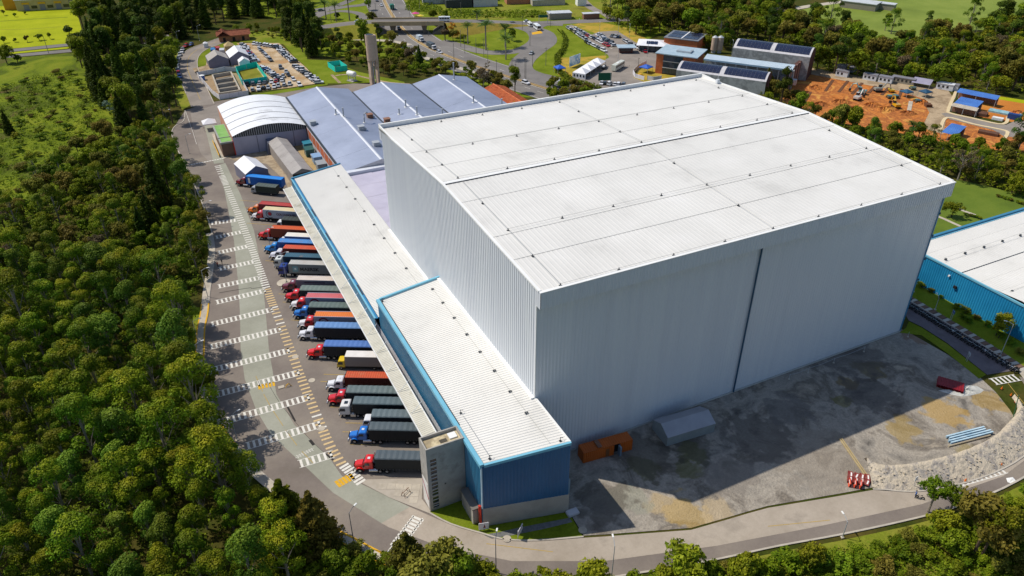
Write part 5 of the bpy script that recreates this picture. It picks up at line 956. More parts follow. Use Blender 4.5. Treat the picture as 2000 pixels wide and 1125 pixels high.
# belt between warehouse and site, garden
E10 = PX((1480, 190), (1520, 196), (1580, 226), (1640, 246), (1760, 268), (1850, 280), (1900, 292), (2060, 300), (2100, 380), (2000, 388), (1900, 358), (1860, 350), (1800, 330), (1700, 300), (1600, 268), (1520, 232), (1470, 210))
for x, y in scatter(E10, 5.2, 10): plant(rnd.choices(['broad', 'euc', 'tall'], [.8, .14, .06])[0], x, y, rnd.uniform(.6, .95) * .95, 'boundary_tree', 'tree of the belt between the warehouse and the building site', group='belt between warehouse and site')
for u, v, s, k, lb in [(1495, 178, .95, 'spruce', 'dark layered conifer beyond the far roof corner'), (1350, 150, .62, 'spruce', 'small dark conifer top behind the roof parapet'), (1660, 262, 1.3, 'broad', 'large dark tree before the orange earth'), (1640, 258, 1.1, 'broad', 'dark tree left of the large one before the orange earth'), (1775, 278, .9, 'palm', 'palm among the trees below the site track'), (1870, 352, 1.15, 'bare', 'pale bare-branched tree in the belt behind the garden'), (1985, 300, 1.35, 'euc', 'tall tree by the site road edge'), (1858, 424, .85, 'broad', 'yellowish garden tree casting a shadow on the lawn')]:
    g = G(u, v); plant(k, g.x, g.y, s, 'belt_tree', lb)
for k, (a, b) in enumerate([((1886, 420), (1915, 428)), ((1950, 385), (1975, 392)), ((1985, 396), (2005, 402))]):
    for j in range(5): p = G(*a).lerp(G(*b), j / 4); plant('shrub', p.x, p.y, .42, 'garden_hedge_bush', 'clipped bush of the garden hedge beyond the blue warehouse', 'shrub', 'garden hedge', sz=.7)
g = G(1945, 655); plant('broad', g.x, g.y, .72, 'bank_tree', 'dark spreading tree in front of the blue warehouse wall', i=3)
for i, (u, v) in enumerate([(1800, 562), (1815, 570), (1835, 582), (1868, 602), (1885, 612), (1905, 622), (1925, 636), (1890, 630), (1970, 672), (1990, 690), (1950, 660), (1878, 622)]):
    g = G(u, v); plant('shrub', g.x, g.y, rnd.uniform(.4, .75), 'bank_shrub', 'low bush along the foot of the blue warehouse wall', 'shrub', 'bushes under the blue wall', sz=.7)
# yard edge and foreground
for u, v, s, k, lb, i in [(445, 990, 1.35, 'euc', 'big clumpy eucalyptus with pale limbs at the road bend', 3), (565, 1040, 1.0, 'spruce', 'dark layered conifer overlooking the painted crossing', 0), (620, 1062, .95, 'spruce', 'second dark conifer by the kerb of the bend', 1), (560, 1090, 1.0, 'spruce', 'third dark conifer below the first two', 0), (660, 1110, .5, 'broad', 'low bushy tree on the bright verge', 0), (800, 1128, .78, 'spruce', 'feathery young conifer by the lower crossing', 1), (845, 1165, 1.0, 'broad', 'rounded olive tree at the lower road edge', 2), (895, 1160, .9, 'broad', 'dark tree beside the rounded olive one', 3), (955, 1180, .85, 'broad', 'olive tree at the foot of the lower road', 0), (1118, 1180, .85, 'broad', 'single round tree under the lower road', 4), (1000, 1190, .7, 'broad', 'small tree between the lower road lamps', 1), (1340, 1165, .95, 'broad', 'full green tree right under the lower road bend', 3), (1300, 1160, .6, 'broad', 'smaller tree beside the full green one', 1),
                      (1540, 1125, .55, 'broad', 'light green sapling by the lower road', 4), (1580, 1110, .6, 'broad', 'second light sapling by the lower road', 1), (1900, 1085, 1.25, 'broad', 'tall rust-tinged tree on the lower slope', 2), (1915, 1090, 1.1, 'tall', 'dense tree behind the rust-tinged one', 1), (1830, 1040, .75, 'broad', 'bushy tree left of the rust-tinged tree', 0), (1850, 1085, .7, 'broad', 'small tree below the rust-tinged tree', 3), (1970, 1080, .85, 'broad', 'bright green tree at the slope edge', 4), (1812, 1000, .95, 'sapling', 'open pale-stemmed sapling over the road', 0), (1850, 1010, .95, 'sapling', 'second pale-stemmed sapling over the road', 1), (408, 770, .85, 'broad', 'spreading tree leaning over the kerb of the yard', 0), (395, 460, .9, 'broad', 'tree overhanging the yard edge lamp', 2), (392, 420, .95, 'euc', 'rounded eucalyptus at the yard edge', 1), (385, 492, .8, 'broad', 'leafy tree at the yard edge below the lamp', 4), (405, 545, .5, 'broad', 'low leafy tree at the kerb', 5)]:
    g = G(u, v); plant(k, g.x, g.y, s * (.6 if k == 'tall' else 1.25 if v > 1100 else 1), 'verge_tree', lb, i=i)
for k_, (u, v, s_) in enumerate([(385, 640, 1.25), (383, 676, 1.35), (386, 706, 1.3), (388, 742, 1.4), (404, 800, 1.35), (424, 842, 1.4), (448, 880, 1.3), (402, 520, 1.1), (400, 470, 1.2), (384, 400, 1.25), (366, 352, 1.2), (350, 312, 1.15)]):
    g = G(u, v); plant('euc', g.x - 2.5, g.y, s_, 'kerbside_eucalyptus', f'tall kerbside eucalyptus casting shade on the yard, {["beside the seventh crossing", "below the seventh crossing", "beside the eighth crossing", "above the leaning tree", "beside the tenth crossing", "beside the eleventh crossing", "at the twelfth crossing", "beside the third crossing", "beside the second crossing", "above the first crossing", "by the blue container truck", "by the dashed crossing line"][k_]}')
for k_, (u, v, s_, i_) in enumerate([(770, 1140, .8, 4), (830, 1150, 1.0, 0), (880, 1150, 1.1, 4), (930, 1165, 1.1, 1), (1050, 1172, 1.05, 4), (1090, 1172, .9, 0), (1150, 1172, 1.0, 3), (1240, 1170, .8, 4), (1390, 1150, .8, 4), (1440, 1145, .85, 1), (1490, 1135, .8, 4), (720, 1120, .7, 4)]):
    g = G(u, v); plant('broad', g.x, g.y, s_, 'lower_edge_tree', f'leafy bright tree on the lower edge, {ORD0[k_]} from the west', i=i_)
E11 = PX((1240, 1150), (1420, 1112), (1540, 1090), (1700, 1064), (1780, 1046), (1880, 1020), (1980, 980), (2060, 930), (2100, 1000), (2060, 1200), (1200, 1240))
for x, y in scatter(E11, 2.5, 12, most=190): plant('shrub', x, y, rnd.uniform(.65, 1.35), 'slope_shrub', 'bright green bush on the slope below the lower road', 'shrub', 'bushes on the lower slope', i=rnd.choice([0, 0, 3, 1, 0, 2]), sz=.75)
E12 = PX((640, 1050), (700, 1072), (760, 1100), (850, 1128), (950, 1148), (1100, 1155), (1100, 1260), (600, 1200), (600, 1080))
for x, y in scatter(E12, 2.6, 13, most=80): plant('shrub', x, y, rnd.uniform(.5, 1.1), 'verge_shrub', 'small bush on the verge of the lower road bend', 'shrub', 'bushes on the lower verge', sz=.7)
sheet('lower_verge', [(560, 975), (640, 1035), (700, 1066), (760, 1095), (850, 1122), (950, 1142), (1100, 1148), (1240, 1132), (1400, 1104), (1520, 1078), (1640, 1056), (1770, 1028), (1860, 1004), (1960, 965), (2060, 915), (2150, 1000), (2100, 1300), (600, 1300), (500, 1050)], -.02, m_rough)
sheet('kerb_verge', [(376, 600), (396, 600), (390, 720), (396, 760), (426, 840), (450, 880), (430, 890), (395, 800), (380, 720)], -.03, m_rough)
# undergrowth: one mass of leaf sprays over the woodland floor
def undergrowth(name, polys, n, hgt, size, lm, label, seed):
    r = np.random.default_rng(seed); P = []
    for poly, share in polys:
        xs = [p[0] for p in poly]; ys = [p[1] for p in poly]; k = 0; want = int(n * share)
        while k < want:
            x, y = r.uniform(min(xs), max(xs)), r.uniform(min(ys), max(ys))
            if inpoly(x, y, poly): P.append((x, y, r.uniform(.1, hgt))); k += 1
    C = np.array(P); V, F, t, y = cloud(C, r.uniform(.4, 1.0, len(C)), 9, size, up=.6, flat=.7, young=.3, jit=.7)
    tag(ob(name, np_mesh(name, V, F, t, y, lm)), label, 'undergrowth', kind='stuff')
undergrowth('undergrowth', [(E1, .25), (E2, .5), (E5, .25)], 6500, 1.1, .28, L_bro, 'tangled leafy undergrowth between the western trees', 1)
undergrowth('fern_cover', [(E11, .75), (E12, .25)], 3600, .6, .22, L_brt, 'bright fern-like ground cover on the lower slope', 2)
hedge_b = PX((1096, 60), (1108, 78), (1104, 98), (1094, 112), (1094, 140), (1120, 158), (1170, 172), (1174, 176), (1118, 164), (1086, 142), (1084, 112), (1098, 96), (1102, 80))
undergrowth('hedge', [(hedge_b, 1.)], 900, 1.4, .35, L_bro, 'winding clipped hedge round the campus car park', 3)
undergrowth('rough_cover', [(PX((800, -10), (870, 20), (1100, 24), (1100, 34), (880, 36), (790, 20)), 1.)], 900, 1.2, .45, L_brt, 'rough weeds on the far highway verge', 4)

undergrowth('wood_floor_cover', [(E9, .62), (E10, .2), (E3, .1), (E4, .08)], 5200, 2.2, .45, L_bro, 'leafy scrub filling the floor of the northern woods', 6)
sheet('far_lawn', [(425, -20), (600, -20), (600, 18), (540, 36), (480, 28), (440, 36)], -.03, m_lawn2)
# every scattered tree is told by its rank round a landmark one can find
NTH = ['nearest', 'second nearest', 'third nearest', 'fourth nearest', 'fifth nearest', 'sixth nearest', 'seventh nearest', 'eighth nearest', 'ninth nearest', 'tenth nearest']
ORD = lambda n: f"{n}{'th' if 10 <= n % 100 <= 20 else {1: 'st', 2: 'nd', 3: 'rd'}.get(n % 10, 'th')}"
def rank_labels(names, phrase, marks):
    ts = [o for o in bpy.data.objects if o.parent is None and o.name.split('.')[0] in names]; bins = {}
    for o in ts: k = min(range(len(marks)), key=lambda i: (o.location.x - marks[i][1]) ** 2 + (o.location.y - marks[i][2]) ** 2); bins.setdefault(k, []).append(o)
    for k, L_ in bins.items():
        L_.sort(key=lambda o: (o.location.x - marks[k][1]) ** 2 + (o.location.y - marks[k][2]) ** 2)
        for i, o in enumerate(L_): o['label'] = phrase.format(NTH[i] if i < 10 else ORD(i + 1) + ' nearest', marks[k][0], o.name.split('.')[0].replace('_', ' '))
mk = lambda lst: [(n,) + GX(u, v) for n, u, v in lst]
cross = mk([(f'the {ORD(i + 1)} painted crossing', *LAD[i][0]) for i in range(13)])
rank_labels({'eucalyptus_tree'}, '{0} stand eucalyptus to the kerb end of {1}', cross)
rank_labels({'broadleaf_tree', 'woodland_shrub', 'slim_eucalyptus', 'dry_tree'}, '{0} scrub woodland plant to {1}', mk([('the first painted crossing', 411, 437), ('the third painted crossing', 425, 494), ('the fifth painted crossing', 425, 560), ('the apron lamp', 370, 300), ('the silvery tree', 232, 232), ('the meadow edge', 60, 420), ('the mid woodland conifer', 282, 470), ('the clearing', 170, 430), ('the dark conifer by the yard', 320, 420)]))
rank_labels({'tall_dark_tree', 'far_shelter_tree'}, '{0} dark shelter belt tree to {1}', mk([('the roadside loop', 338, 250), ('the last parked drive car', 351, 150), ('the first parked drive car', 373, 87), ('the tiled house', 440, 70), ('the double road end', 138, 95), ('the yellow hall', 138, 20), ('the car park top', 520, 40), ('the silvery tree', 232, 232)]))
rank_labels({'wood_tree', 'pasture_tree'}, '{0} northern wood tree to {1}', mk([('the campus car park', 1215, 66), ('the pavilion', 1270, 72), ('the silos', 1400, 90), ('the far barrel roof', 1520, 90), ('the white site cabin', 1640, 146), ('the grey barracks', 1750, 158), ('the white site office', 1840, 172), ('the long blue roof', 1900, 176), ('the site verge', 1980, 190), ('the farm barn', 1650, 20), ('the brick building', 1330, 60), ('the pasture corner', 1800, 70)]))
rank_labels({'boundary_tree'}, '{0} boundary belt tree to {1}', mk([('the far roof corner', 1500, 200), ('the site timber', 1640, 246), ('the site track end', 1840, 262), ('the roof eave end', 1860, 350), ('the garden hedge', 1990, 390), ('the lower blue roof', 1860, 285), ('the site road end', 1990, 290)]))
rank_labels({'slope_shrub', 'verge_shrub'}, '{0} low green bush to {1}', mk([('the full green tree', 1340, 1165), ('the light sapling', 1540, 1125), ('the pale lamp on the verge', 1645, 1052), ('the bushy slope tree', 1830, 1040), ('the rust-tinged tree', 1900, 1085), ('the bright slope tree', 1970, 1080), ('the dark pavement lamp', 692, 1065), ('the feathery conifer', 800, 1128), ('the lower tree lamp', 969, 1118)]))
rank_labels({'hedgerow_tree', 'highway_tree', 'car_park_tree'}, '{0} belt tree to {1}', mk([('the water tower', 733, 168), ('the white tank', 688, 158), ('the turquoise screen', 660, 134), ('the grey-brown tree', 802, 128), ('the tall white chimney', 887, 158), ('the orange tile roof', 980, 190), ('the highway sign', 1120, 180), ('the car park top row', 560, 70), ('the service lane', 860, 122)]))
rank_labels({'meadow_shrub', 'garden_shrub', 'bank_shrub', 'garden_hedge_bush'}, '{0} low bush to {1}', mk([('the silvery tree', 232, 232), ('the round roadside tree', 14, 124), ('the lone meadow conifer', 20, 262), ('the tiled house', 458, 78), ('the spreading bank tree', 1945, 655), ('the garden tree', 1858, 424), ('the wall lamps on blue sheeting', 1830, 580), ('the garden hedge end', 1990, 398), ('the meadow corner', 150, 160)]))
# ------------------------------------------------------------------ vehicles: cars, buses, motorcycles
def car_meshes():
    out = {}
    for kd, (L_, Wd, hb, hr, pr) in {'sedan': (4.4, 1.75, .85, 1.42, [(-1.6, .85), (-1.05, 1.4), (.35, 1.42), (1.1, .88)]), 'hatch': (3.9, 1.7, .9, 1.5, [(-1.9, .95), (-1.6, 1.45), (.3, 1.5), (1.05, .92)]), 'suv': (4.5, 1.85, 1.05, 1.72, [(-2.1, 1.1), (-1.85, 1.68), (.4, 1.72), (1.05, 1.08)]), 'pickup': (5.1, 1.85, 1.0, 1.75, [(-.5, 1.05), (-.4, 1.7), (.75, 1.75), (1.35, 1.05)])}.items():
        h = L_ / 2; body = bevel(MB().extr([(-h, .38), (h, .38), (h, hb * .78), (h * .93, hb * .86), (pr[3][0] + .05, hb), (pr[0][0], hb + .02), (-h * .97, hb * .96)], 'y', -Wd / 2, Wd / 2), .1, 2)
        rf = MB(); w2 = Wd / 2 - .26; rf.extr([(pr[1][0] - .02, pr[1][1] - .03), (pr[2][0] + .02, pr[2][1] - .03), (pr[2][0] - .06, pr[2][1] + .03), (pr[1][0] + .06, pr[1][1] + .03)], 'y', -w2, w2)
        w1 = Wd / 2 - .08; g = MB().add([(x, s * (w1 if k in (0, 3) else w2 + .02), z) for s in (-1, 1) for k, (x, z) in enumerate(pr)], [(0, 1, 2, 3), (7, 6, 5, 4), (0, 4, 5, 1), (2, 6, 7, 3), (1, 5, 6, 2)])
        bm = body.mesh('body'); bm.materials.append(None); rm = rf.mesh('roof'); rm.materials.append(None); gm = g.mesh('glazing'); gm.materials.append(m_glass); out[kd] = (bm, rm, gm, L_)
    return out
CM = car_meshes(); WC = wheel_mesh(.32, .2)
CC = {'white': 'dcdde0', 'silver': 'a7abb0', 'grey': '5f646a', 'black': '1d2024', 'red': 'a81c24', 'blue': '1f4c94', 'dark blue': '26344e', 'beige': 'b9ae98', 'green': '24473a', 'sky blue': '2f7fd0', 'yellow': 'c9a020'}
def car(u, v, ang, col, kd, where, wheels_=True, z=0., s=1.):
    g = G(u, v, z + .5); t = thing('car', f'{col} {"hatchback" if kd == "hatch" else kd.upper() if kd == "suv" else kd} car {where}', 'car', (g.x, g.y, z + .04), ang, where); bm, rm, gm, L_ = CM[kd]; p = paintm(CC[col])
    for nm, me in (('body', bm), ('roof', rm)):
        o = ob(nm, me, t); o.material_slots[0].link = 'OBJECT'; o.material_slots[0].material = p
    ob('glazing', gm, t)
    if wheels_:
        for x in (-L_ * .31, L_ * .31):
            for y in (-.78, .78): ob('wheel', WC, t, (x, y, .32))
    return t
def rc(wts=None):
    c = rnd.choices(['white', 'silver', 'grey', 'black', 'red', 'dark blue', 'blue', 'beige'], [38, 22, 12, 10, 6, 7, 3, 2])[0]; return c, rnd.choices(['sedan', 'hatch', 'suv', 'pickup'], [4, 4, 3, .6])[0]
def row(a, b, n, ang, where, wh_=True, jit=.12):
    A, B = G(*a), G(*b)
    for i in range(n):
        p = A.lerp(B, (i + .5) / n); c, k = rc(); t = car(1000, 562, ang + rnd.uniform(-jit, jit) + (math.pi if rnd.random() < .3 else 0), c, k, where, wh_); t.location = (p.x + rnd.uniform(-.3, .3), p.y + rnd.uniform(-.3, .3), .04); t['label'] = f'{c} car, {ORD(i + 1)} from the top, {where}'
def dirang(a, b): A, B = G(*a), G(*b); return math.atan2(B.y - A.y, B.x - A.x)
row((474, 88), (500, 123), 15, dirang((474, 95), (488, 94)), 'in the long western car park row'); row((514, 133), (548, 158), 10, dirang((520, 140), (535, 139)), 'in the row beside the turquoise fence')
row((540, 92), (576, 124), 15, dirang((545, 100), (560, 99)), 'in the upper eastern car park row'); row((576, 130), (624, 164), 15, dirang((580, 135), (598, 134)), 'in the lower eastern car park row')
row((494, 86), (540, 93), 7, dirang((500, 92), (506, 85)), 'in the top row of the gravel car park'); row((489, 178), (570, 166), 8, dirang((490, 180), (493, 170)), 'in the front row along the car park verge')
row((478, 168), (558, 158), 7, dirang((490, 172), (493, 162)), 'in the second row under the turquoise fence')
row((504, 94), (530, 121), 8, dirang((504, 94), (530, 121)), 'in the middle file of the gravel car park'); row((506, 130), (540, 146), 3, 1.2, 'loose in the middle of the car park')
for u, v, c, k in [(548, 132, 'grey', 'suv'), (559, 140, 'silver', 'sedan'), (563, 146, 'black', 'sedan'), (553, 149, 'silver', 'hatch'), (573, 155, 'white', 'hatch'), (585, 166, 'white', 'suv')]: car(u, v, dirang((548, 132), (563, 146)) + rnd.uniform(-.3, .3), c, k, 'crossing the open gravel of the car park')
for i, (u, v) in enumerate([(373, 87), (363, 90), (357, 96), (355, 101), (351, 107), (348.5, 113), (347, 119), (346, 125), (346, 131), (347, 137), (349, 144), (351, 150)]): c, k = rc(); car(u, v, dirang((348, 112), (347, 130)) if 95 < v < 135 else dirang((372, 87), (357, 96)) if v < 95 else dirang((347, 135), (351, 150)), c, k, 'parked nose to tail along the west drive')['label'] = f'{c} car, {ORD(i + 1)} from the top, parked nose to tail along the west drive'
row((1108, 55), (1145, 80), 9, dirang((1108, 55), (1145, 80)), 'along the left kerb of the campus drive'); row((1122, 58), (1188, 92), 13, dirang((1122, 58), (1188, 92)), 'along the right kerb of the campus drive'); row((1144, 83), (1182, 102), 8, dirang((1144, 80), (1190, 108)), 'below the campus lawn edge')
row((1168, 68), (1202, 92), 9, dirang((1180, 80), (1190, 79)), 'in the campus car park'); row((1192, 72), (1212, 74), 3, dirang((1200, 72), (1206, 66)), 'at the top of the campus car park'); row((1218, 80), (1262, 104), 10, dirang((1218, 80), (1224, 86)), 'in the campus bay by the pavilion'); row((1170, 164), (1222, 168), 6, dirang((1190, 170), (1196, 160)), 'behind the white parapet on the campus edge')
for u, v, a, c, k, wr in [(745, 10, 0, 'white', 'sedan', 'on the upper highway'), (736, 1, 0, 'grey', 'sedan', 'at the top of the highway'), (779, 56, 0, 'black', 'suv', 'under the overpass'), (1027, 162, 0, 'white', 'suv', 'on the highway by the factory'), (858, 102, 0, 'white', 'hatch', 'beside the grey lorry'), (1038, 104, 1, 'silver', 'sedan', 'on the curved slip road'), (699, 42, 2, 'silver', 'sedan', 'climbing to the overpass'), (1002, 46, 2, 'black', 'suv', 'on the cross road'), (1029, 42, 2, 'white', 'sedan', 'near the far kiosk'), (627, 20, 2, 'green', 'sedan', 'on the roundabout')]:
    car(u, v, [dirang((880, 112), (960, 140)) if u > 800 else dirang((750, 0), (763, 25)), dirang((1045, 98), (1022, 118)), dirang((620, 58), (680, 50))][a], c, k, wr, z=6. if a == 2 and u < 860 and u > 690 else 0.)
def bus(u, v, ang, col, label, L_=9., H_=3., wd=2.4, z=0.):
    g = G(u, v, z + 1); t = thing('bus', label, 'bus', (g.x, g.y, z + .05), ang); b = bevel(MB().box(-L_ / 2, -wd / 2, .4, L_ / 2, wd / 2, H_), .12).build('body', paintm(col), t)
    for s in (-1, 1):
        n = int(L_ / 1.5)
        for i in range(n): MB().box(-L_ / 2 + .4 + i * (L_ - .8) / n, s * wd / 2 - .01, H_ * .52, -L_ / 2 + .4 + (i + .88) * (L_ - .8) / n, s * wd / 2 + .02, H_ * .84).build('window', m_glass, t)
    MB().box(L_ / 2 - .01, -wd / 2 + .15, H_ * .45, L_ / 2 + .02, wd / 2 - .15, H_ * .86).build('windscreen', m_glass, t); MB().box(-1.6, -.6, H_, .4, .6, H_ + .18).build('roof_unit', m_flash, t); wheels(t, (-L_ * .3, L_ * .32), wd / 2 - .2, WHS, .42)
bus(1207, 131, dirang((1196, 139), (1218, 126)), 'cfd0c0', 'pale green and white coach parked by the white marquee', 11., 3.2); bus(868, 38, dirang((735, 47), (862, 45)), 'dfe3e6', 'white minibus crossing the overpass', 6.5, 2.6, 2.1, 6.); bus(1049, 54, dirang((1040, 50), (1062, 66)), 'e0e6ea', 'white bus stopped at the yellow junction box', 7.5, 2.9); bus(1035, 48, dirang((1040, 50), (1062, 66)), 'e4e4e2', 'small white van entering the slip road', 4.8, 2.3, 1.9)
def lorry(u, v, ang, c, bc, label, L_=5.5, kind='canvas'):
    g = G(u, v, 1); t = thing('lorry', label, 'lorry', (g.x, g.y, .06), ang, None); cab_small(t, c, L_); trailer(t, kind, L_, 3.2, bc, bc)
hwd = dirang((820, 84), (880, 112)); lorry(846, 93, hwd, 'dfe0e2', '46525a', 'grey tarpaulin lorry driving along the highway'); lorry(822, 78, hwd, 'e2e4e6', 'b9c4cc', 'white lorry just below the overpass', 3.5, 'plain'); lorry(765, 14, dirang((763, 25), (750, 0)), '2a4a44', '1f6e5c', 'green lorry on the upper highway', 4.5); lorry(1085, 165, dirang((1120, 180), (1040, 155)), 'd8dadc', 'd5dbe0', 'white advertising lorry on the slip lane by the factory', 6., 'plain')
MB().box(-5.8, 1.262, 1.3, -.3, 1.27, 3.0).build('poster_panel', mat('poster', ['5f7a9a', 'd5cfd0', '2f5a50', 'b0485c'], .8, .5, detail=2, obj=True), [o for o in bpy.data.objects if o.get('label', '').startswith('white advertising')][0])
# dark pick-up with boat-like tarp on the campus drive
t = car(1180, 132, dirang((1174, 140), (1186, 124)), 'black', 'pickup', 'loaded with a white tarp before the marquee'); bevel(MB().box(-2.3, -.7, 1.0, -.6, .7, 1.9), .3).build('tarp_load', m_flash, t)
def motorcycle():
    t = thing('motorcycle', 'x', 'motorcycle'); me = wheel_mesh(.31, .12)
    for x in (-.65, .65): ob('wheel', me, t, (x, 0, .31))
    bevel(MB().extr([(-.75, .62), (-.2, .5), (.35, .45), (.5, .95), (.2, 1.0), (-.1, .8), (-.8, .82)], 'y', -.16, .16), .06).build('body', paintm('16191d'), t); bevel(MB().box(-.75, -.15, .8, .0, .15, .92), .05).build('seat', m_frame, t); MB().tube([(.6, -.36, 1.05), (.5, 0, 1.0), (.6, .36, 1.05)], .03, 5).build('handlebar', m_chrome, t); MB().tube([(.65, 0, .31), (.48, 0, 1.0)], .05, 5).build('fork', m_chrome, t); MB().tube([(-.6, -.2, .35), (.2, -.2, .35)], .06, 6).build('exhaust', m_chrome, t); return t
m0 = motorcycle(); N_ = 46
ra, rb = G(1772, 597), G(1984, 727)
for i in range(N_):
    t = m0 if i == 0 else copy_tree(m0); p = ra.lerp(rb, i / (N_ - 1)); t.location = (p.x + rnd.uniform(-.15, .15), p.y, .03); t.rotation_euler = (R(rnd.uniform(-9, -4)), 0, math.pi + rnd.uniform(-.25, .25))
    t['label'] = f'dark motorcycle, {ORD(i + 1)} from the warehouse end of the row beside the striped walk'; t['group'] = 'motorcycles beside the striped walk'
    if i in (20, 24, 33, 38, 43):
        for o in t.children:
            if o.name.startswith('body'): o.data = o.data.copy(); o.data.materials[0] = paintm({20: 'd0d2d4', 24: 'c08a28', 33: 'cfd2d6', 38: 'b0842c', 43: '39597a'}[i])
        t['label'] = {20: 'white motorcycle midway along the row by the striped walk', 24: 'orange-tan motorcycle midway along the row', 33: 'silver white motorcycle in the lower half of the row', 38: 'ochre motorcycle in the lower half of the row', 43: 'slate blue motorcycle near the end of the row'}[i]

# ------------------------------------------------------------------ overpass
ov = thing('overpass', 'concrete road bridge over the highway on slanted piers', 'bridge'); a, b = G(728, 42, 6.), G(868, 41, 6.); d = (b - a).normalized(); n = Vector((-d.y, d.x, 0)); m_br = mat('bridge_concrete', ['a8916e', 'b7a17e', '9c8768'], .2, .9); LB = (b - a).length; an_ = math.atan2(d.y, d.x)
MB().box(0, -5.5, -1.3, LB, 5.5, 0).build('deck', m_br, ov, a, an_); MB().box(0, -5.1, .005, LB, 5.1, .05).build('roadway', m_hwy, ov, a, an_)
for s in (-5.3, 5.3): MB().box(0, s - .18, .02, LB, s + .18, 1.0).build('parapet', m_br, ov, a, an_)
for x in (LB * .28, LB * .72):
    for y in (-3.2, 3.2): MB().add([(x - .6, y - .6, -6), (x + .6, y - .6, -6), (x + .6, y + .6, -6), (x - .6, y + .6, -6), (x - 1.6, y - .9, -1.3), (x + 1.6, y - .9, -1.3), (x + 1.6, y + .9, -1.3), (x - 1.6, y + .9, -1.3)], [(0, 1, 5, 4), (1, 2, 6, 5), (2, 3, 7, 6), (3, 0, 4, 7)]).build('pier', mat('bridge_dark', ['6f655a', '7d7266'], .4, .9), ov, a, an_)
for x, s in ((0, 1), (LB, -1)): MB().add([(x - s * .5, -6, -1.3), (x - s * .5, 6, -1.3), (x + s * 7, 6, -6), (x + s * 7, -6, -6), (x - s * 1, -6, -6), (x - s * 1, 6, -6)], [(0, 1, 2, 3), (0, 3, 4), (1, 5, 2), (0, 4, 5, 1)]).build('abutment', MATS['bridge_dark'], ov, a, an_)
def ramp(name, spots, width, m, slope_m):
    line = smooth_line([G(u, v, z) for u, v, z in spots], 6); struct(name, ribbon(MB(), line, -width / 2, width / 2, .03), m); mb = MB(); vs_ = []
    for i, p in enumerate(line):
        dd = line[min(i + 1, len(line) - 1)] - line[max(i - 1, 0)]; dd.z = 0; dd.normalize(); nn = Vector((-dd.y, dd.x, 0)); w = width / 2 + 1; o_ = p.z * 1.7
        vs_ += [p + nn * (w + o_) - Vector((0, 0, p.z + .04)), p + nn * w - Vector((0, 0, .01)), p - nn * w - Vector((0, 0, .01)), p - nn * (w + o_) - Vector((0, 0, p.z + .04))]
    mb.add(vs_, [(i * 4 + j, i * 4 + j + 1, i * 4 + 5 + j, i * 4 + 4 + j) for i in range(len(line) - 1) for j in range(3)]); struct('embankment', mb, slope_m)
ramp('approach_road', [(560, 60, 3.0), (620, 54, 4.5), (680, 46, 5.6), (732, 42, 6.)], 9, m_hwy, mat('slope_grass', ['7a7a2c', '8c8834', '6a701f'], .08, .95, bump=.4, spec=.06)); ramp('approach_road.001', [(864, 41, 6.), (900, 41, 5.), (950, 42, 3.2), (1000, 44, 1.2), (1040, 46, .1)], 9, m_hwy, mat('slope_brown', ['8a7a34', '9c8a40', '6f7a26'], .06, .95, bump=.4, spec=.06))
# ------------------------------------------------------------------ water tower, tank, screened yard
g = G(733, 168); wt = thing('water_tower', 'tall pale concrete water tower on split legs behind the sheds', 'tower', (g.x, g.y, 0), R(12)); m_wt = mat('tower_concrete', ['b39c88', 'c2ab96', 'a8917e'], .3, .85, bump=.1)
MB().cyl(-.6, 0, 12, 23.2, 2.0, 20).build('tank_shaft', m_wt, wt); MB().box(.6, -1.6, 9, 2.0, 1.6, 23.).build('stair_shaft', m_wt, wt)
for x in (-2.1, 1.3): MB().box(x, -1.1, 0, x + .9, 1.1, 12.5).build('leg', m_wt, wt)
MB().cyl(-.3, 0, 0, 12, .35, 8).build('riser_pipe', m_vent, wt); MB().cyl(.5, -.4, 0, 12, .2, 8).build('riser_pipe', m_vent, wt); MB().cyl(-.6, 0, 23.2, 23.35, 1.7, 20).build('cap', m_dark, wt)
g = G(688, 158); tk = thing('gas_tank', 'white horizontal storage tank on legs beside the lawn path', 'tank', (g.x, g.y, 0), R(-62)); pr = [(-2.6, .3), (-2.4, 1.0), (-2.0, 1.3), (2.0, 1.3), (2.4, 1.0), (2.6, .3)]
MB().tube([(x, 0, 3.4) for x, r in pr], [r for x, r in pr], 16).build('vessel', m_flash, tk, smooth=True)
for x in (-1.6, 1.6):
    for y in (-.8, .8): MB().box(x - .12, y - .12, 0, x + .12, y + .12, 2.6).build('leg', m_vent, tk)
MB().box(-2.2, -1.6, 0, 2.2, 1.6, .3).build('plinth', m_cc, tk)
m_turq = mat('turquoise_mesh', ['10b8a8', '14c8b8', '1ad2c2'], .5, .7)
def fence(name, label, spots, h, m, step=4.5, z=0):
    t = thing(name, label, 'fence'); 
    for i in range(len(spots) - 1):
        A, B = G(*spots[i]), G(*spots[i + 1]); n = max(1, round((B - A).length / step))
        for k in range(n):
            p, q = A.lerp(B, (k + .01) / n), A.lerp(B, (k + .99) / n); d = (q - p).normalized(); nn = Vector((-d.y, d.x, 0)) * .05; j = rnd.uniform(-.08, .08)
            MB().add([(p.x - nn.x, p.y - nn.y, .05), (q.x - nn.x, q.y - nn.y, .05), (q.x - nn.x, q.y - nn.y, h + j), (p.x - nn.x, p.y - nn.y, h), (p.x + nn.x, p.y + nn.y, .05), (q.x + nn.x, q.y + nn.y, .05), (q.x + nn.x, q.y + nn.y, h + j), (p.x + nn.x, p.y + nn.y, h)], [(0, 1, 2, 3), (7, 6, 5, 4), (3, 2, 6, 7), (0, 3, 7, 4), (1, 5, 6, 2)]).build('panel', m, t); MB().box(p.x - .08, p.y - .08, 0, p.x + .08, p.y + .08, h + .1).build('post', m_vent, t)
    return t
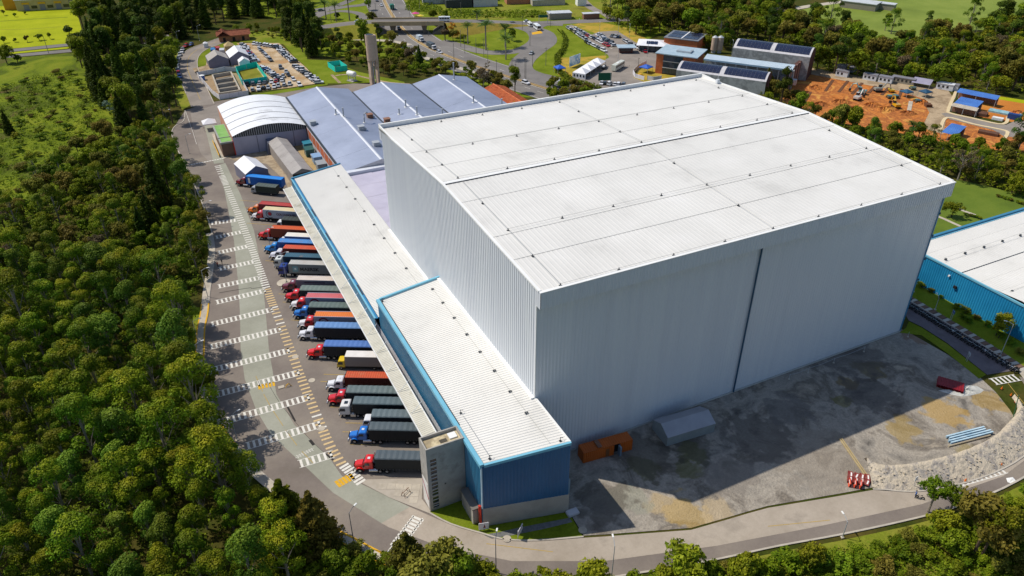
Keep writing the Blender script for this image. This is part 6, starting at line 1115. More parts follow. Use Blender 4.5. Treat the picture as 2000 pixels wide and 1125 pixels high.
fence('turquoise_fence', 'turquoise mesh hoarding round a grassy plot in the car park', [(462, 140), (502, 131), (523, 160), (474, 167), (462, 140)], 2.6, m_turq); sheet('fenced_grass', [(463, 141), (501, 133), (521, 160), (476, 166)], .05, mat('plot_grass', ['6a6a22', '7c7a2c', '8a8234'], .15, .95, bump=.4, spec=.06))
fence('screen_fence', 'turquoise mesh screen round a small slab on the tank lawn', [(641, 131), (655, 141), (679, 138), (664, 128), (641, 131)], 2.6, m_turq); sheet('slab_pad', [(643, 132), (655, 140), (677, 137), (664, 129)], .06, m_conc)
fence('white_hoarding', 'white sheet hoarding round the concrete pit', [(386, 150), (440, 139), (462, 140), (486, 186), (430, 195), (417, 186), (386, 150)], 2.2, mat('white_tarp', ['cfccd0', 'dcdadd', 'c0bcc2'], .4, .7))
pit = thing('concrete_pit', 'open concrete tank foundation with cross walls inside the white hoarding', 'foundation'); A, B, C_, D_ = G(416, 152), G(452, 146), G(470, 182), G(430, 188)
def beam(p, q, w, z0, z1, m, par, nm): d = (q - p).normalized(); nn = Vector((-d.y, d.x, 0)) * w / 2; MB().prism([((p - nn).x, (p - nn).y), ((q - nn).x, (q - nn).y), ((q + nn).x, (q + nn).y), ((p + nn).x, (p + nn).y)], z0, z1).build(nm, m, par)
for p, q in ((A, B), (B, C_), (C_, D_), (D_, A)): beam(p, q, .6, 0, 1.6, m_conc, pit, 'wall')
for f in (.3, .55, .78): beam(A.lerp(D_, f), B.lerp(C_, f), .5, 0, 1.4, m_conc, pit, 'cross_wall')
sheet('pit_floor', [(390, 152), (440, 142), (462, 143), (484, 184), (431, 193)], .04, mat('pit_soil', ['8a7458', '9c8666', '75624c'], .3, .95)); sheet('pit_water', [(418, 155), (450, 149), (466, 180), (432, 184)], .08, mat('pit_dark', ['54504a', '635f58', '47443f'], .4, .8))
g = G(395, 152, 1); t = thing('blue_tub', 'blue plastic tank in the corner of the white hoarding', 'tank', (g.x, g.y, 0)); MB().cyl(0, 0, 0, 2.2, 1.2, 14).build('body', mat('tub_blue', '2a66b0', rough=.4), t); MB().cyl(0, 0, 2.2, 2.45, 1.25, 14, r1=.5).build('lid', m_flash, t)
def tent(u, v, w, l, he, hr, ang, mr, mw, label, name='marquee', cat='tent'):
    g = G(u, v, he * .5); t = thing(name, label, cat, (g.x, g.y, 0), ang)
    for s in (-1, 1): MB().add([(-l / 2, s * (w / 2 + .15), he), (l / 2, s * (w / 2 + .15), he), (l / 2, 0, hr), (-l / 2, 0, hr)], [(0, 1, 2, 3)]).build('roof_panel', mr, t); MB().box(-l / 2, s * w / 2 - .05, 0, l / 2, s * w / 2 + .05, he).build('side_wall', mw, t)
    for x in (-l / 2, l / 2 - .08): MB().extr([(-w / 2, 0), (w / 2, 0), (w / 2, he - .02), (0, hr - .06), (-w / 2, he - .02)], 'x', x, x + .08).build('end_wall', mw, t)
    return t
m_pvc = mat('white_pvc', ['dcdcdf', 'e6e6e9'], .4, .45); m_pvcg = mat('grey_pvc', ['77777f', '83838b'], .4, .6); m_slate = mat('tent_shade', ['6b6a7c', '77768a'], .4, .6)
ya = R(90); tent(425, 119, 9.5, 11, 3.6, 6.2, ya, mat('grey_tent_roof', ['9a948c', 'a69f97'], .4, .6), m_slate, 'grey-roofed event tent beside the west drive'); tent(465, 112, 9.5, 13, 3.6, 6.4, ya, m_pvc, m_slate, 'large white-roofed event tent near the car park'); tent(477, 124, 5, 5, 3., 4.6, ya, m_pvc, m_pvc, 'small white tent in front of the large one')
tent(492, 336, 7.6, 11.5, 4.2, 6.3, R(100), m_pvc, m_slate, 'white marquee with dark end at the head of the truck yard')
def pav(u, v, w, h, hr, m, label, walls=False, ang=0.):
    g = G(u, v, h); t = thing('canopy_tent', label, 'tent', (g.x, g.y, 0), ang)
    for i in range(4): a0 = math.pi / 4 + i * math.pi / 2; a1 = a0 + math.pi / 2; r = w * .7071; MB().add([(r * math.cos(a0), r * math.sin(a0), h), (r * math.cos(a1), r * math.sin(a1), h), (0, 0, hr)], [(0, 1, 2)]).build('roof_panel', m, t); MB().box(r * math.cos(a0) * .95 - .06, r * math.sin(a0) * .95 - .06, 0, r * math.cos(a0) * .95 + .06, r * math.sin(a0) * .95 + .06, h).build('post', m_vent, t)
    for i in range(4):
        if walls or i: a0 = math.pi / 4 + i * math.pi / 2; a1 = a0 + math.pi / 2; r = w * .7; MB().add([(r * math.cos(a0), r * math.sin(a0), 0 if walls else h - .4), (r * math.cos(a1), r * math.sin(a1), 0 if walls else h - .4), (r * math.cos(a1), r * math.sin(a1), h), (r * math.cos(a0), r * math.sin(a0), h)], [(0, 1, 2, 3)]).build('valance', m, t)
    return t
pav(408, 238, 5.2, 2.9, 4.4, m_pvc, 'small white canopy tent on the apron by the arched hall'); pav(447, 88, 5, 2.6, 4.6, mat('straw_roof', ['b09a6a', 'c0a978'], .6, .9), 'thatched kiosk beside the tiled house', True); pav(401, 84, 2.4, 2.2, 3., m_pvc, 'white guard kiosk at the drive bend', True)
for u, v, c, lb in [(417, 100, '2f6fa8', 'blue steel container by the grey tent'), (434, 101, 'b9bcc2', 'white site container by the grey tent'), (425, 97, 'a03a3a', 'red container behind the blue one'), (466, 96, 'c2c6cc', 'white kiosk box at the car park edge')]:
    g = G(u, v, 1.3); t = thing('site_container', lb, 'container', (g.x, g.y, 0), R(80)); mb = MB().rib((-2.3, -1.2, 0), (1, 0, 0), 4.6, (0, 0, 2.6), (0, -1, 0), .4, .05).rib((2.3, 1.2, 0), (-1, 0, 0), 4.6, (0, 0, 2.6), (0, 1, 0), .4, .05).box(-2.34, -1.15, 0, -2.3, 1.15, 2.6).box(2.3, -1.15, 0, 2.34, 1.15, 2.6); mb.build('body', mat('box_' + c, [c, c], rough=.5), t); MB().box(-2.35, -1.25, 2.6, 2.35, 1.25, 2.7).build('roof', mat('box_' + c, [c, c], rough=.5), t)
g = G(458, 78); th = thing('tiled_house', 'low L-shaped house with red-brown clay tile roof above the car park', 'house', (g.x, g.y, 0), R(-4)); m_clayb = mat('weathered_tile', ['6e3c28', '824a34', '94583e', '5e3424'], .6, .9, detail=8); m_adobe = mat('adobe', ['a0684a', 'b0785a', '8f5c42'], .5, .9)
MB().box(-8, -2.5, 0, 8, 4, 3.2).build('wall', m_adobe, th)
MB().rib((-9, -3.4, 3.1), (1, 0, 0), 18, (0, 4.2, 2.), (0, 0, 1), .45, .1).build('roof_slope', m_clayb, th); MB().rib((-9, 5, 3.1), (1, 0, 0), 18, (0, -4.2, 2.), (0, 0, 1), .45, .1).build('roof_slope', m_clayb, th); MB().rib((-9.2, -3.6, 3.2), (0, 1, 0), 9, (3.6, 0, 2.4), (0, 0, 1), .45, .1).build('roof_slope', m_clayb, th); MB().rib((-2, -3.6, 3.2), (0, 1, 0), 9, (-3.6, 0, 2.4), (0, 0, 1), .45, .1).build('roof_slope', m_clayb, th); MB().tube([(-9, .8, 5.2), (9, .8, 5.2)], .25, 6).build('ridge', m_clayb, th)
for x in (-6, -1, 4): MB().box(x, -2.6, .1, x + 1.4, -2.45, 2.2).build('door', m_frame, th)

# ------------------------------------------------------------------ campus
UV = Vector((.593, -.805, 0)); VV = Vector((.805, .593, 0)); O_ = Vector((168.8, 182.7, 0)); CA = math.atan2(UV.y, UV.x)
m_solar = mat('solar_panel', ['1c2236', '232a42', '2a3048'], .8, .2, spec=.6); m_wbr = mat('pale_render', ['9fa09c', 'b3b4b0', '8a8b88', 'c0c1bd'], .25, .85, detail=8); m_brk = mat('campus_brick', ['a85a34', 'b8663c', 'c07044'], .7, .85); m_brd = mat('dark_brick', ['4a3029', '5a3a32', '3c2823'], .4, .85)
def vault(name, label, o, L_, Wd, he, rise, rot):
    t = thing(name, label, 'building', o, rot); n = 14; pr = [(Wd * i / n, he + rise * math.sin(math.pi * (.08 + .84 * i / n)) - rise * math.sin(math.pi * .08)) for i in range(n + 1)]
    MB().add([(0, y, z) for y, z in pr] + [(L_, y, z) for y, z in pr], [(i, n + 1 + i, n + 2 + i, i + 1) for i in range(n)]).build('vault_roof', m_ltrim, t)
    MB().box(0, 0, 0, L_, .3, he).build('wall', m_wbr, t); MB().box(0, Wd - .3, 0, L_, Wd, he).build('wall', m_wbr, t)
    for x in (0, L_ - .3): MB().add([(x, y, 0) for y in (0, Wd)] + [(x, y, z) for y, z in pr[::-1]] + [(x + .3, y, 0) for y in (0, Wd)] + [(x + .3, y, z) for y, z in pr[::-1]], [tuple(range(n + 3)), tuple(range(2 * n + 5, n + 2, -1))]).build('gable_wall', m_wbr if x == 0 else m_brd, t)
    cols = max(4, int(L_ / 1.7))
    for b_ in range(2):
        for c in range(cols // 2):
            x0 = 1.2 + b_ * (L_ / 2) + c * (L_ / 2 - 2.0) / (cols // 2); x1 = x0 + (L_ / 2 - 2.0) / (cols // 2) - .08
            for i in range(1, n - 2):
                (y0, z0), (y1, z1) = pr[i], pr[i + 1]; MB().add([(x0, y0 + .04, z0 + .12), (x1, y0 + .04, z0 + .12), (x1, y1 - .04, z1 + .12), (x0, y1 - .04, z1 + .12)], [(0, 1, 2, 3)]).build('solar_panel', m_solar, t) if i % 1 == 0 and c * 13 + i < 10 ** 6 else None
    return t
vault('vault_block', 'near campus block with barrel roof of dark solar panels', O_, 40, 13, 8., 3.2, CA); fo = Vector(GX(1432, 93, 11) + (0,)); vault('vault_block', 'far campus block with barrel roof of dark solar panels', fo, 36, 14, 11., 3.6, math.atan2(GX(1550, 108, 11)[1] - fo.y, GX(1550, 108, 11)[0] - fo.x))
ob_ = O_ + VV * 13.2; cb = thing('campus_block', 'brick and dark glass campus front with pale blue flat roof', 'building', Vector(GX(1283, 104, 9.5) + (0,)), CA)
MB().box(0, 0, 0, 3.4, 16, 9.5).build('brick_wing', m_brk, cb); MB().box(3.4, .2, 0, 13, 16, 9.3).build('core', m_frame, cb); MB().box(13, 0, 0, 19, 16, 9.5).build('brick_wing', m_brk, cb)
for f in range(3):
    for k in range(6): MB().box(3.5 + k * 1.58, .05, .5 + f * 3.05, 3.5 + k * 1.58 + 1.5, .16, .5 + f * 3.05 + 2.6).build('glass_pane', mat('curtain_glass', ['2a3644', '3a4a5a', '1f2833'], .35, .1, spec=.6), cb)
    MB().box(3.4, -.5, 3.2 + f * 3.05, 13, .04, 3.4 + f * 3.05).build('sun_louvre', m_vent, cb)
m_prf = mat('pale_blue_roof', ['93a9b6', 'a0b4c0', 'acbec8'], .3, .5); MB().box(-.6, -.8, 9.5, 20, 17, 9.9).build('roof', m_prf, cb); MB().box(8, 5, 9.9, 15, 10, 10.7).build('roof_plant', m_vent, cb); MB().box(8.6, 5.6, 10.7, 14.4, 9.4, 10.75).build('plant_deck', m_prf, cb)
lc = thing('link_canopy', 'long pale blue roofed link between the two barrel blocks', 'canopy', O_ + VV * 15.5 + UV * 8, CA); MB().rib((0, 0, 10.4), (1, 0, 0), 40, (0, 5.5, .9), (0, 0, 1), .6, .06).build('roof_sheet', mat('link_roof', ['aebfca', 'bccad4'], .3, .45), lc); MB().box(0, -.1, 9.7, 40, .1, 10.4).build('fascia', mat('link_fascia', ['7f9cae', '8ba8b8'], .3, .5), lc); MB().box(0, 5.2, 0, 40, 8, 8.4).build('core', m_wbr, lc)
for k in range(9): MB().box(.5 + k * 4.8, .3, 0, .8 + k * 4.8, .6, 9.8).build('column', m_vent, lc); MB().box(1.4 + k * 4.8, 2, 3.2, 3.8 + k * 4.8, 4.6, rnd.uniform(5, 7)).build('plant_unit', rnd.choice([m_dark, m_vent, m_pvcg]), lc)
MB().box(0, .8, 2.8, 40, 5.2, 3.2).build('deck', m_dark, lc)
bw = thing('site_wall', 'tall dark brick gable wall facing the building site', 'building', Vector(GX(1540, 205) + (0,)), 0); q = [GX(1535, 178), GX(1578, 138), GX(1574, 136), GX(1530, 175)]
bw.location = (0, 0, 0); MB().prism(q, 0, 9).build('wall', m_brd, bw)
for k in range(8): f = (k + .5) / 8; p = Vector(q[0] + (0,)).lerp(Vector(q[1] + (0,)), f); MB().box(p.x - .35, p.y - .35, 0, p.x + .35, p.y + .35, 9.1).build('pier', mat('brick_pier', ['8a6a5c', '9a7a6a'], .5, .85), bw)
def blk(u, v, l, w, h, ang, m, label, roofm=None, name='campus_building'):
    g = G(u, v); t = thing(name, label, 'building', (g.x, g.y, 0), ang); MB().box(0, 0, 0, l, w, h).build('wall', m, t); MB().box(-.3, -.3, h, l + .3, w + .3, h + .35).build('roof', roofm or m_brk, t); return t
t = blk(1295, 98, 18, 17, 6.5, CA, m_brk, 'orange brick building with solar panels behind the glass front', mat('grey_roof', ['6a6f76', '7a7f86'], .4, .7))
for i in range(2):
    for j in range(2):
        for a in range(4):
            for b in range(3): MB().box(1.2 + i * 8.4 + a * 1.9, 2 + j * 7.2 + b * 2.1, 6.95, 1.2 + i * 8.4 + a * 1.9 + 1.8, 2 + j * 7.2 + b * 2.1 + 2, 7.05).build('solar_panel', m_solar, t)
MB().box(8.8, .5, 6.85, 9.4, 16.5, 7.2).build('roof_strip', m_flash, t)
g = G(1248, 100); t = thing('pavilion', 'glass-sided pavilion with white hipped roof and solar panels', 'building', (g.x, g.y, 0), CA + .25); MB().box(0, 0, 0, 14, 11, 3.4).build('wall', m_frame, t)
for i in range(5): MB().box(.3 + i * 2.75, -.06, .4, .3 + i * 2.75 + 2.4, .02, 3.).build('glass_pane', MATS['curtain_glass'], t)
MB().add([(-1.5, -1.5, 3.4), (15.5, -1.5, 3.4), (15.5, 12.5, 3.4), (-1.5, 12.5, 3.4), (5, 5.5, 5.2), (9, 5.5, 5.2)], [(0, 1, 5, 4), (1, 2, 5), (2, 3, 4, 5), (3, 0, 4)]).build('roof', m_pvc, t)
for i in range(3): MB().add([(3.5 + i * 2, .3, 4.12), (5.3 + i * 2, .3, 4.12), (5.3 + i * 2, 3.2, 4.86), (3.5 + i * 2, 3.2, 4.86)], [(0, 1, 2, 3)]).build('solar_panel', m_solar, t)
g = G(1210, 104); t = thing('guard_booth', 'gatehouse with flat pale blue roof at the campus entrance', 'booth', (g.x, g.y, 0), CA + .5); MB().box(0, 0, 0, 7, 4.5, 2.8).build('wall', m_brd, t); MB().box(-1.2, -1.2, 2.8, 8.5, 5.6, 3.15).build('roof', m_prf, t); MB().box(.5, -.06, 1, 6, .02, 2.4).build('window', m_glass, t)
ma = math.atan2(GX(1174, 122)[1] - GX(1130, 150)[1], GX(1174, 122)[0] - GX(1130, 150)[0]); g = G(1131, 143, 2.6); t = thing('party_marquee', 'long white marquee with arched windows and three peaked roofs', 'tent', (g.x, g.y, 0), ma)
for k in range(4):
    x = k * 6.4
    for pa, pb in (((x, -3.4), (x + 6.3, -3.4)), ((x + 6.3, -3.4), (x + 6.3, 3.4)), ((x + 6.3, 3.4), (x, 3.4)), ((x, 3.4), (x, -3.4))): MB().add([(pa[0], pa[1], 2.6), (pb[0], pb[1], 2.6), (x + 3.15, 0, 4.6)], [(0, 1, 2)]).build('roof_panel', m_pvc, t)
MB().box(-.1, -3.4, 0, .05, 3.4, 2.6).build('end_wall', m_pvc, t); MB().box(0, 3.3, 0, 25.5, 3.4, 2.6).build('side_wall', m_pvc, t)
for k in range(4): MB().box(-.16, -2.8 + k * 1.6, .9, -.101, -2.1 + k * 1.6, 2.).build('arched_window', m_glass, t)
for k in range(5): MB().box(k * 6.35 - .08, -3.4, 0, k * 6.35 + .08, -3.24, 2.6).build('post', m_vent, t)
g = G(1112, 133, 0); t = thing('billboard', 'white and blue event billboard beside the marquee', 'sign', (g.x, g.y, 0), math.atan2(GX(1131, 126)[1] - g.y, GX(1131, 126)[0] - g.x)); MB().box(0, -.1, .6, 9, .1, 5.4).build('panel', mat('billboard_print', ['d8dde2', 'b6ccdc', '6f9ac0', 'e2e2e0'], .35, .5, detail=1), t)
for x in (.6, 8.2): MB().box(x, .12, 0, x + .2, .3, 5.2).build('post', m_vent, t)
pav(1093, 131, 4.5, 2.6, 3.8, mat('blue_canopy', ['2250a8', '2e62c0'], .5, .6), 'blue canopy tent on the dry lawn by the billboard'); pav(1262, 130, 5, 2.8, 4., mat('blue_canopy', ['2250a8', '2e62c0'], .5, .6), 'bright blue canopy tent inside the white campus hoarding', ang=.4)
fence('campus_hoarding', 'curving white hoarding round the dug plot at the campus corner', [(1262, 126), (1246, 134), (1236, 144), (1240, 152), (1258, 157)], 2.0, MATS['white_tarp']); fence('campus_hoarding', 'short white hoarding beside the parapet at the dug plot', [(1264, 156), (1276, 158), (1292, 156)], 2.0, MATS['white_tarp'])
g = G(1250, 146, .5); t = thing('yellow_skip', 'yellow tarpaulin heap inside the campus hoarding', 'tarpaulin', (g.x, g.y, 0)); bevel(MB().box(-1.6, -1.2, 0, 1.6, 1.2, .9, top=(-1, -.7, 1, .7)), .2).build('cover', m_yel, t)
for i, u in enumerate((1393, 1404)): g = G(u, 103); t = thing('silo', f'{["first", "second"][i]} pale twin silo behind the link roof', 'silo', (g.x, g.y, 0)); MB().cyl(0, 0, 1.5, 8, 1.6, 16).build('drum', m_wt, t); MB().cyl(0, 0, 8, 8.8, 1.6, 16, r1=.4).build('cap', m_vent, t); MB().cyl(0, 0, 0, 1.5, 1.2, 12).build('base', m_vent, t)

# ------------------------------------------------------------------ building site
m_cab = mat('cabin_white', ['cfd2d6', 'dcdfe2'], .5, .6); m_bsh = mat('blue_roof_sheet', ['3f6bb0', '4a78bf', '5585c8'], .2, .5)
SA = dirang((1600, 140), (1760, 168))
def cabin(u, v, l, w, h, label, m=None, rm=None, ang=SA, z=0):
    g = G(u, v); t = thing('site_cabin', label, 'cabin', (g.x, g.y, z), ang, None); MB().box(0, 0, 0, l, w, h).build('body', m or m_cab, t); MB().box(-.2, -.2, h, l + .2, w + .2, h + .2).build('roof', rm or m_pvcg, t); n = int(l / 1.9)
    for k in range(n): MB().box(.6 + k * 1.8, -.05, 1.0, 1.5 + k * 1.8, .0 - .002, 2.0).build('window' if k else 'door', m_glass, t)
    return t
cabin(1631, 148, 5.5, 3, 2.7, 'white cabin with grey lean-to behind the orange earth'); cabin(1684, 155, 6, 3, 2.7, 'white cabin in the middle of the site track'); cabin(1714, 160, 6, 3, 2.7, 'white cabin next to the grey site barracks'); cabin(1740, 160, 10, 3, 2.6, 'long grey-brown site barracks under the trees', mat('barrack', ['8a8276', '96907f'], .5, .8)); cabin(1827, 173, 7, 3, 2.7, 'white site office with long window', None, m_cab); cabin(1855, 176, 3, 3, 2.5, 'small cabin beside the white site office'); cabin(1633, 140, 4, 3, 3.2, 'grey lean-to behind the white cabin', m_pvcg); cabin(1657, 141, 3, 3, 2.4, 'little grey store between the cabins', m_pvcg)
g = G(1778, 168); t = thing('tarp_shelter', 'lilac grey sheeted shelter at the site track', 'shelter', (g.x, g.y, 0), SA); MB().add([(0, 0, 1.8), (8, 0, 1.8), (8, 5, 3.2), (0, 5, 3.2)], [(0, 1, 2, 3)]).build('roof_sheet', mat('lilac_sheet', ['8f8ca0', '9b98ac'], .4, .6), t)
for x in (.2, 7.8):
    for y, z in ((.1, 1.8), (4.9, 3.2)): MB().box(x - .06, y - .06, 0, x + .06, y + .06, z).build('post', m_vent, t)
def shelter(u, v, l, w, h, ang, m, label):
    g = G(u, v, h); t = thing('roofed_store', label, 'shelter', (g.x, g.y, 0), ang); MB().rib((0, 0, h), (1, 0, 0), l, (0, w, .8), (0, 0, 1), .5, .06).build('roof_sheet', m, t)
    for x in (.2, l / 2, l - .2):
        for y in (.2, w - .2): MB().box(x - .08, y - .08, 0, x + .08, y + .08, h + y / w * .8).build('post', m_vent, t)
    MB().box(.3, w - .3, 0, l - .3, w - .2, h).build('back_wall', m_brown, t)
shelter(1861, 203, 9, 10, 3., SA - .1, m_bsh, 'bright blue sheet roof over the site store'); shelter(1868, 180, 16, 4.5, 3.4, SA - .1, m_bsh, 'long blue sheet roof behind the site store'); shelter(1838, 258, 5.5, 11, 2.8, SA - .12, m_bsh, 'blue sheet roof below the site road'); shelter(1857, 207, 10, 2.5, 2.8, SA - .1, m_conc, 'pale awning in front of the blue store')
for u, v, c, lb in [(1771, 178, '20506e', 'dark blue canopy tent on the site track'), (1808, 178, '1f4a66', 'white-topped canopy tent on the site track')]: pav(u, v, 4.2, 2.4, 3.4, mat('canopy_' + c, [c, c], .5, .6), lb)
def excavator(u, v, ang, c, label, arm=True):
    g = G(u, v, .8); t = thing('excavator', label, 'excavator', (g.x, g.y, 0), ang); p = paintm(c)
    for y in (-1.1, 1.1): bevel(MB().box(-1.8, y - .28, 0, 1.8, y + .28, .85), .2).build('track', m_frame, t)
    bevel(MB().box(-2., -1.2, .95, 1.2, 1.2, 2.0), .12).build('body', p, t); MB().box(.1, .2, 2.0, 1.5, 1.15, 3.1).build('cab', m_glass, t); MB().box(.05, .15, 3.1, 1.55, 1.2, 3.2).build('cab_roof', p, t)
    MB().tube([(1.1, -.3, 1.8), (3.0, -.3, 4.2), (4.6, -.3, 3.6)], [.3, .28, .22], 6).build('boom', p, t); MB().tube([(4.5, -.3, 3.8), (5.4, -.3, 1.4)], [.22, .16], 6).build('stick', p, t); MB().box(4.9, -.8, .4, 5.8, .2, 1.4).build('bucket', m_frame, t)
excavator(1675, 192, .3, 'c9c4bc', 'white excavator working on the orange earth'); excavator(1750, 207, 1.2, 'd2a012', 'yellow excavator near the pipe trench'); excavator(1683, 180, 2.0, '6fa0a0', 'pale teal digger behind the white excavator'); excavator(1716, 176, -.4, '8f938c', 'grey digger beside the trenches')
for u, v, c, lb in [(1740, 177, 'd4b010', 'yellow dumper behind the green rollers'), (1737, 189, '2a5a5c', 'left green and yellow site dumper'), (1748, 188, '2a5a5c', 'right green and yellow site dumper'), (1791, 197, '24443c', 'dark green dumper by the site track'), (1782, 172, '4a6058', 'grey-green trailer on the site track')]:
    g = G(u, v, .6); t = thing('site_dumper', lb, 'dumper', (g.x, g.y, 0), 1.1); bevel(MB().box(-1.6, -.9, .5, .4, .9, 1.4, top=(-1.9, -1.1, .6, 1.1)), .08).build('skip', paintm(c), t); MB().box(.5, -.7, .5, 1.7, .7, 1.3).build('engine', paintm('c8b020'), t); wheels(t, (-.9, 1.1), .85, WHS, .42)
def stack(u, v, n, l, w, h, ang, m, label, name, cat='materials', layers=2):
    g = G(u, v); t = thing(name, label, cat, (g.x, g.y, .03), ang)
    for j in range(layers):
        for i in range(n): o_ = rnd.uniform(-.15, .15); MB().box(-l / 2 + o_, (i - n / 2) * w + .02, j * h, l / 2 + o_, (i + 1 - n / 2) * w - .03, j * h + h - .01).build('piece', m, t)
stack(1962, 222, 8, 12, .5, .35, SA - .05, mat('pipe_teal', ['6fa0a8', '8fb8c0', 'a9c8ce'], .6, .5), 'bundle of pale teal pipes on the levelled earth', 'pipe_bundle'); stack(1912, 224, 7, 6, .6, .6, SA, mat('timber_dark', ['5a3a2a', '6b4a36'], .7, .9), 'stack of dark brown timber on the levelled earth', 'timber_stack'); stack(1980, 233, 2, 5, 1.1, 1.1, SA, mat('tub_blue2', '1f3f78', rough=.5), 'dark blue drums by the site road', 'drum_stack'); stack(1930, 262, 6, 7, .5, .5, SA, mat('timber_dark', ['5a3a2a', '6b4a36'], .7, .9), 'rusty steel stack below the site road', 'steel_stack'); stack(1812, 208, 4, 3, .6, .6, 1., MATS['dark_soil'], 'heap of dark rubbish at the track edge', 'scrap_heap'); stack(1882, 216, 3, 3, .9, .7, SA, m_flash, 'white bags stacked beside the blue store', 'bag_stack')
for i, (u, v, l) in enumerate([(1948, 234, 4), (1902, 207, 4)]): stack(u, v, 3, l, .7, .5, SA, m_flash, ['white wrapped panels by the kerb end', 'white wrapped pallets in front of the pale awning'][i], 'panel_stack')
# ------------------------------------------------------------------ far buildings on the top edge
t = blk(10, 20, 9, 14, 7.5, dirang((10, 20), (34, 18.5)), mat('ochre_wall', ['c08a1c', 'cc9624'], .4, .8), 'bright ochre end block of the yellow building', MATS['pale_wall'], 'yellow_building'); A, B = G(34, 22), G(138, 17); yb_ = thing('yellow_hall', 'cream and ochre hall with shutters on the far lawn', 'building', A, math.atan2((B - A).y, (B - A).x)); LL = (B - A).length; MB().box(0, 0, 0, LL, 22, 6.5).build('wall', mat('cream_wall', ['a89a6c', 'b8aa7c'], .3, .85), yb_); MB().rib((-.5, -.5, 6.5), (1, 0, 0), LL + 1, (0, 12, 2), (0, 0, 1), 1, .1).build('roof_slope', mat('slate_roof', ['6f7f7c', '7e8e8a'], .2, .7), yb_); MB().rib((LL + .5, 22.5, 6.5), (-1, 0, 0), LL + 1, (0, -12, 2), (0, 0, 1), 1, .1).build('roof_slope', MATS['slate_roof'], yb_)
for k in range(3): x = LL * (.14 + .3 * k); MB().box(x, -.15, 0, x + LL * .1, -.002, 3.8).build('shutter', m_pvcg, yb_); MB().box(x - .6, -.3, 3.8, x + LL * .1 + .6, -.002, 5.).build('lintel', m_yel, yb_); MB().box(x + LL * .14, -.1, 1.2, x + LL * .25, -.002, 3.).build('window', m_glass, yb_)
for u, v, l, w, h, m, lb in [(826, 9, 20, 8, 4.5, m_wbr, 'white block at the top of the highway verge'), (872, 16, 17, 14, 5, m_dark, 'dark arched depot on the far verge'), (925, 14, 16, 8, 5, m_ltrim, 'pale shop building beyond the verge'), (880, 4, 30, 14, 5, MATS['adobe'], 'brown-roofed warehouse at the far edge'), (990, 9, 24, 10, 4.5, MATS['adobe'], 'low brick store beyond the verge'), (1040, 12, 22, 8, 3.5, m_conc, 'long pale wall of sheds at the far edge'), (1128, 12, 6, 6, 5, m_flash, 'little white gatehouse by the side road'), (1073, 39, 14, 7, 3.5, MATS['barrack'], 'roadside stall with pale awning roof'), (1140, 38, 10, 4, 3., m_brown, 'red-brown shelter by the cross road'), (1640, 14, 22, 12, 4., MATS['barrack'], 'farm barn with grey sheet roof by the pasture'), (1700, 16, 14, 6, 3.5, MATS['barrack'], 'smaller farm shed beside the barn'), (1480, 24, 12, 6, 3.5, MATS['adobe'], 'low farmhouse behind the wood')]: blk(u, v, l, w, h, dirang((860, 20), (960, 16)) if u < 1300 else SA, m, lb, mat('sheet_pale', ['b5b9bd', 'c3c7ca', 'a9adb0'], .3, .55), 'far_building')
t = thing('pink_umbrella', 'pink parasol beside the overpass end', 'parasol', tuple(G(812, 33))); MB().cyl(0, 0, 2.2, 3., 2.6, 10, r1=.2).build('canopy', paintm('d0407c'), t); MB().cyl(0, 0, 0, 2.4, .06, 6).build('pole', m_vent, t)
t = thing('yellow_umbrella', 'yellow parasol beside the pink one', 'parasol', tuple(G(822, 37))); MB().cyl(0, 0, 2., 2.7, 2.2, 10, r1=.2).build('canopy', paintm('d8c018'), t); MB().cyl(0, 0, 0, 2.2, .06, 6).build('pole', m_vent, t)
g = G(1180, 172); t = thing('highway_sign', 'green road sign board beside the white parapet', 'sign', (g.x, g.y, 0), -.4); MB().box(-3, -.06, 3.5, 3, .06, 7).build('panel', mat('sign_green', '0f5a40', rough=.5), t); MB().cyl(2.6, 0, 0, 7, .14, 8).build('post', m_vent, t)
g = G(1061, 46); t = thing('green_sign', 'small green gantry sign over the cross road', 'sign', (g.x, g.y, 0), -.4); MB().box(-3, -.06, 3.5, 3, .06, 5).build('panel', mat('sign_green', '0f5a40', rough=.5), t); MB().cyl(-2.6, 0, 0, 5, .14, 8).build('post', m_vent, t); MB().cyl(2.6, 0, 0, 5, .14, 8).build('post', m_vent, t)
paint('junction_box', m_yel, [[G(1038, 64), G(1056, 60), G(1060, 65), G(1040, 68)]], .07)

# ------------------------------------------------------------------ the blue warehouse in the east
bl = thing('blue_warehouse', 'blue-walled warehouse with white roofs at the east side', 'warehouse'); BX = 122.6
MB().rib((BX, 20, 0), (0, -1, 0), 100, (0, 0, 8.5), (-1, 0, 0), .62, .08).build('wall', mat('azure_sheet', ['1f7fae', '2489b8', '2a92c0'], .15, .4, spec=.5), bl); MB().rib((BX, 20, 0), (1, 0, 0), 90, (0, 0, 8.5), (0, 1, 0), .8, .08).build('wall', MATS['azure_sheet'], bl)
def slope(y0, y1, z0, z1):
    n = 3
    for i in range(n): a, b = y1 + (y0 - y1) * i / n, y1 + (y0 - y1) * (i + 1) / n; za, zb = z1 + (z0 - z1) * i / n, z1 + (z0 - z1) * (i + 1) / n; MB().rib((BX + .3, a, za + .02 * i), (1, 0, 0), 88, (0, b - a, zb - za), (0, 0, 1), .9, .05, duty=.8).build('roof_sheet', m_roof, bl)
slope(19.4, 4.2, 8.4, 8.0); slope(3.8, -12, 8.0, 9.2); slope(-12, -28, 9.2, 8.); slope(-28.4, -80, 8.0, 9)
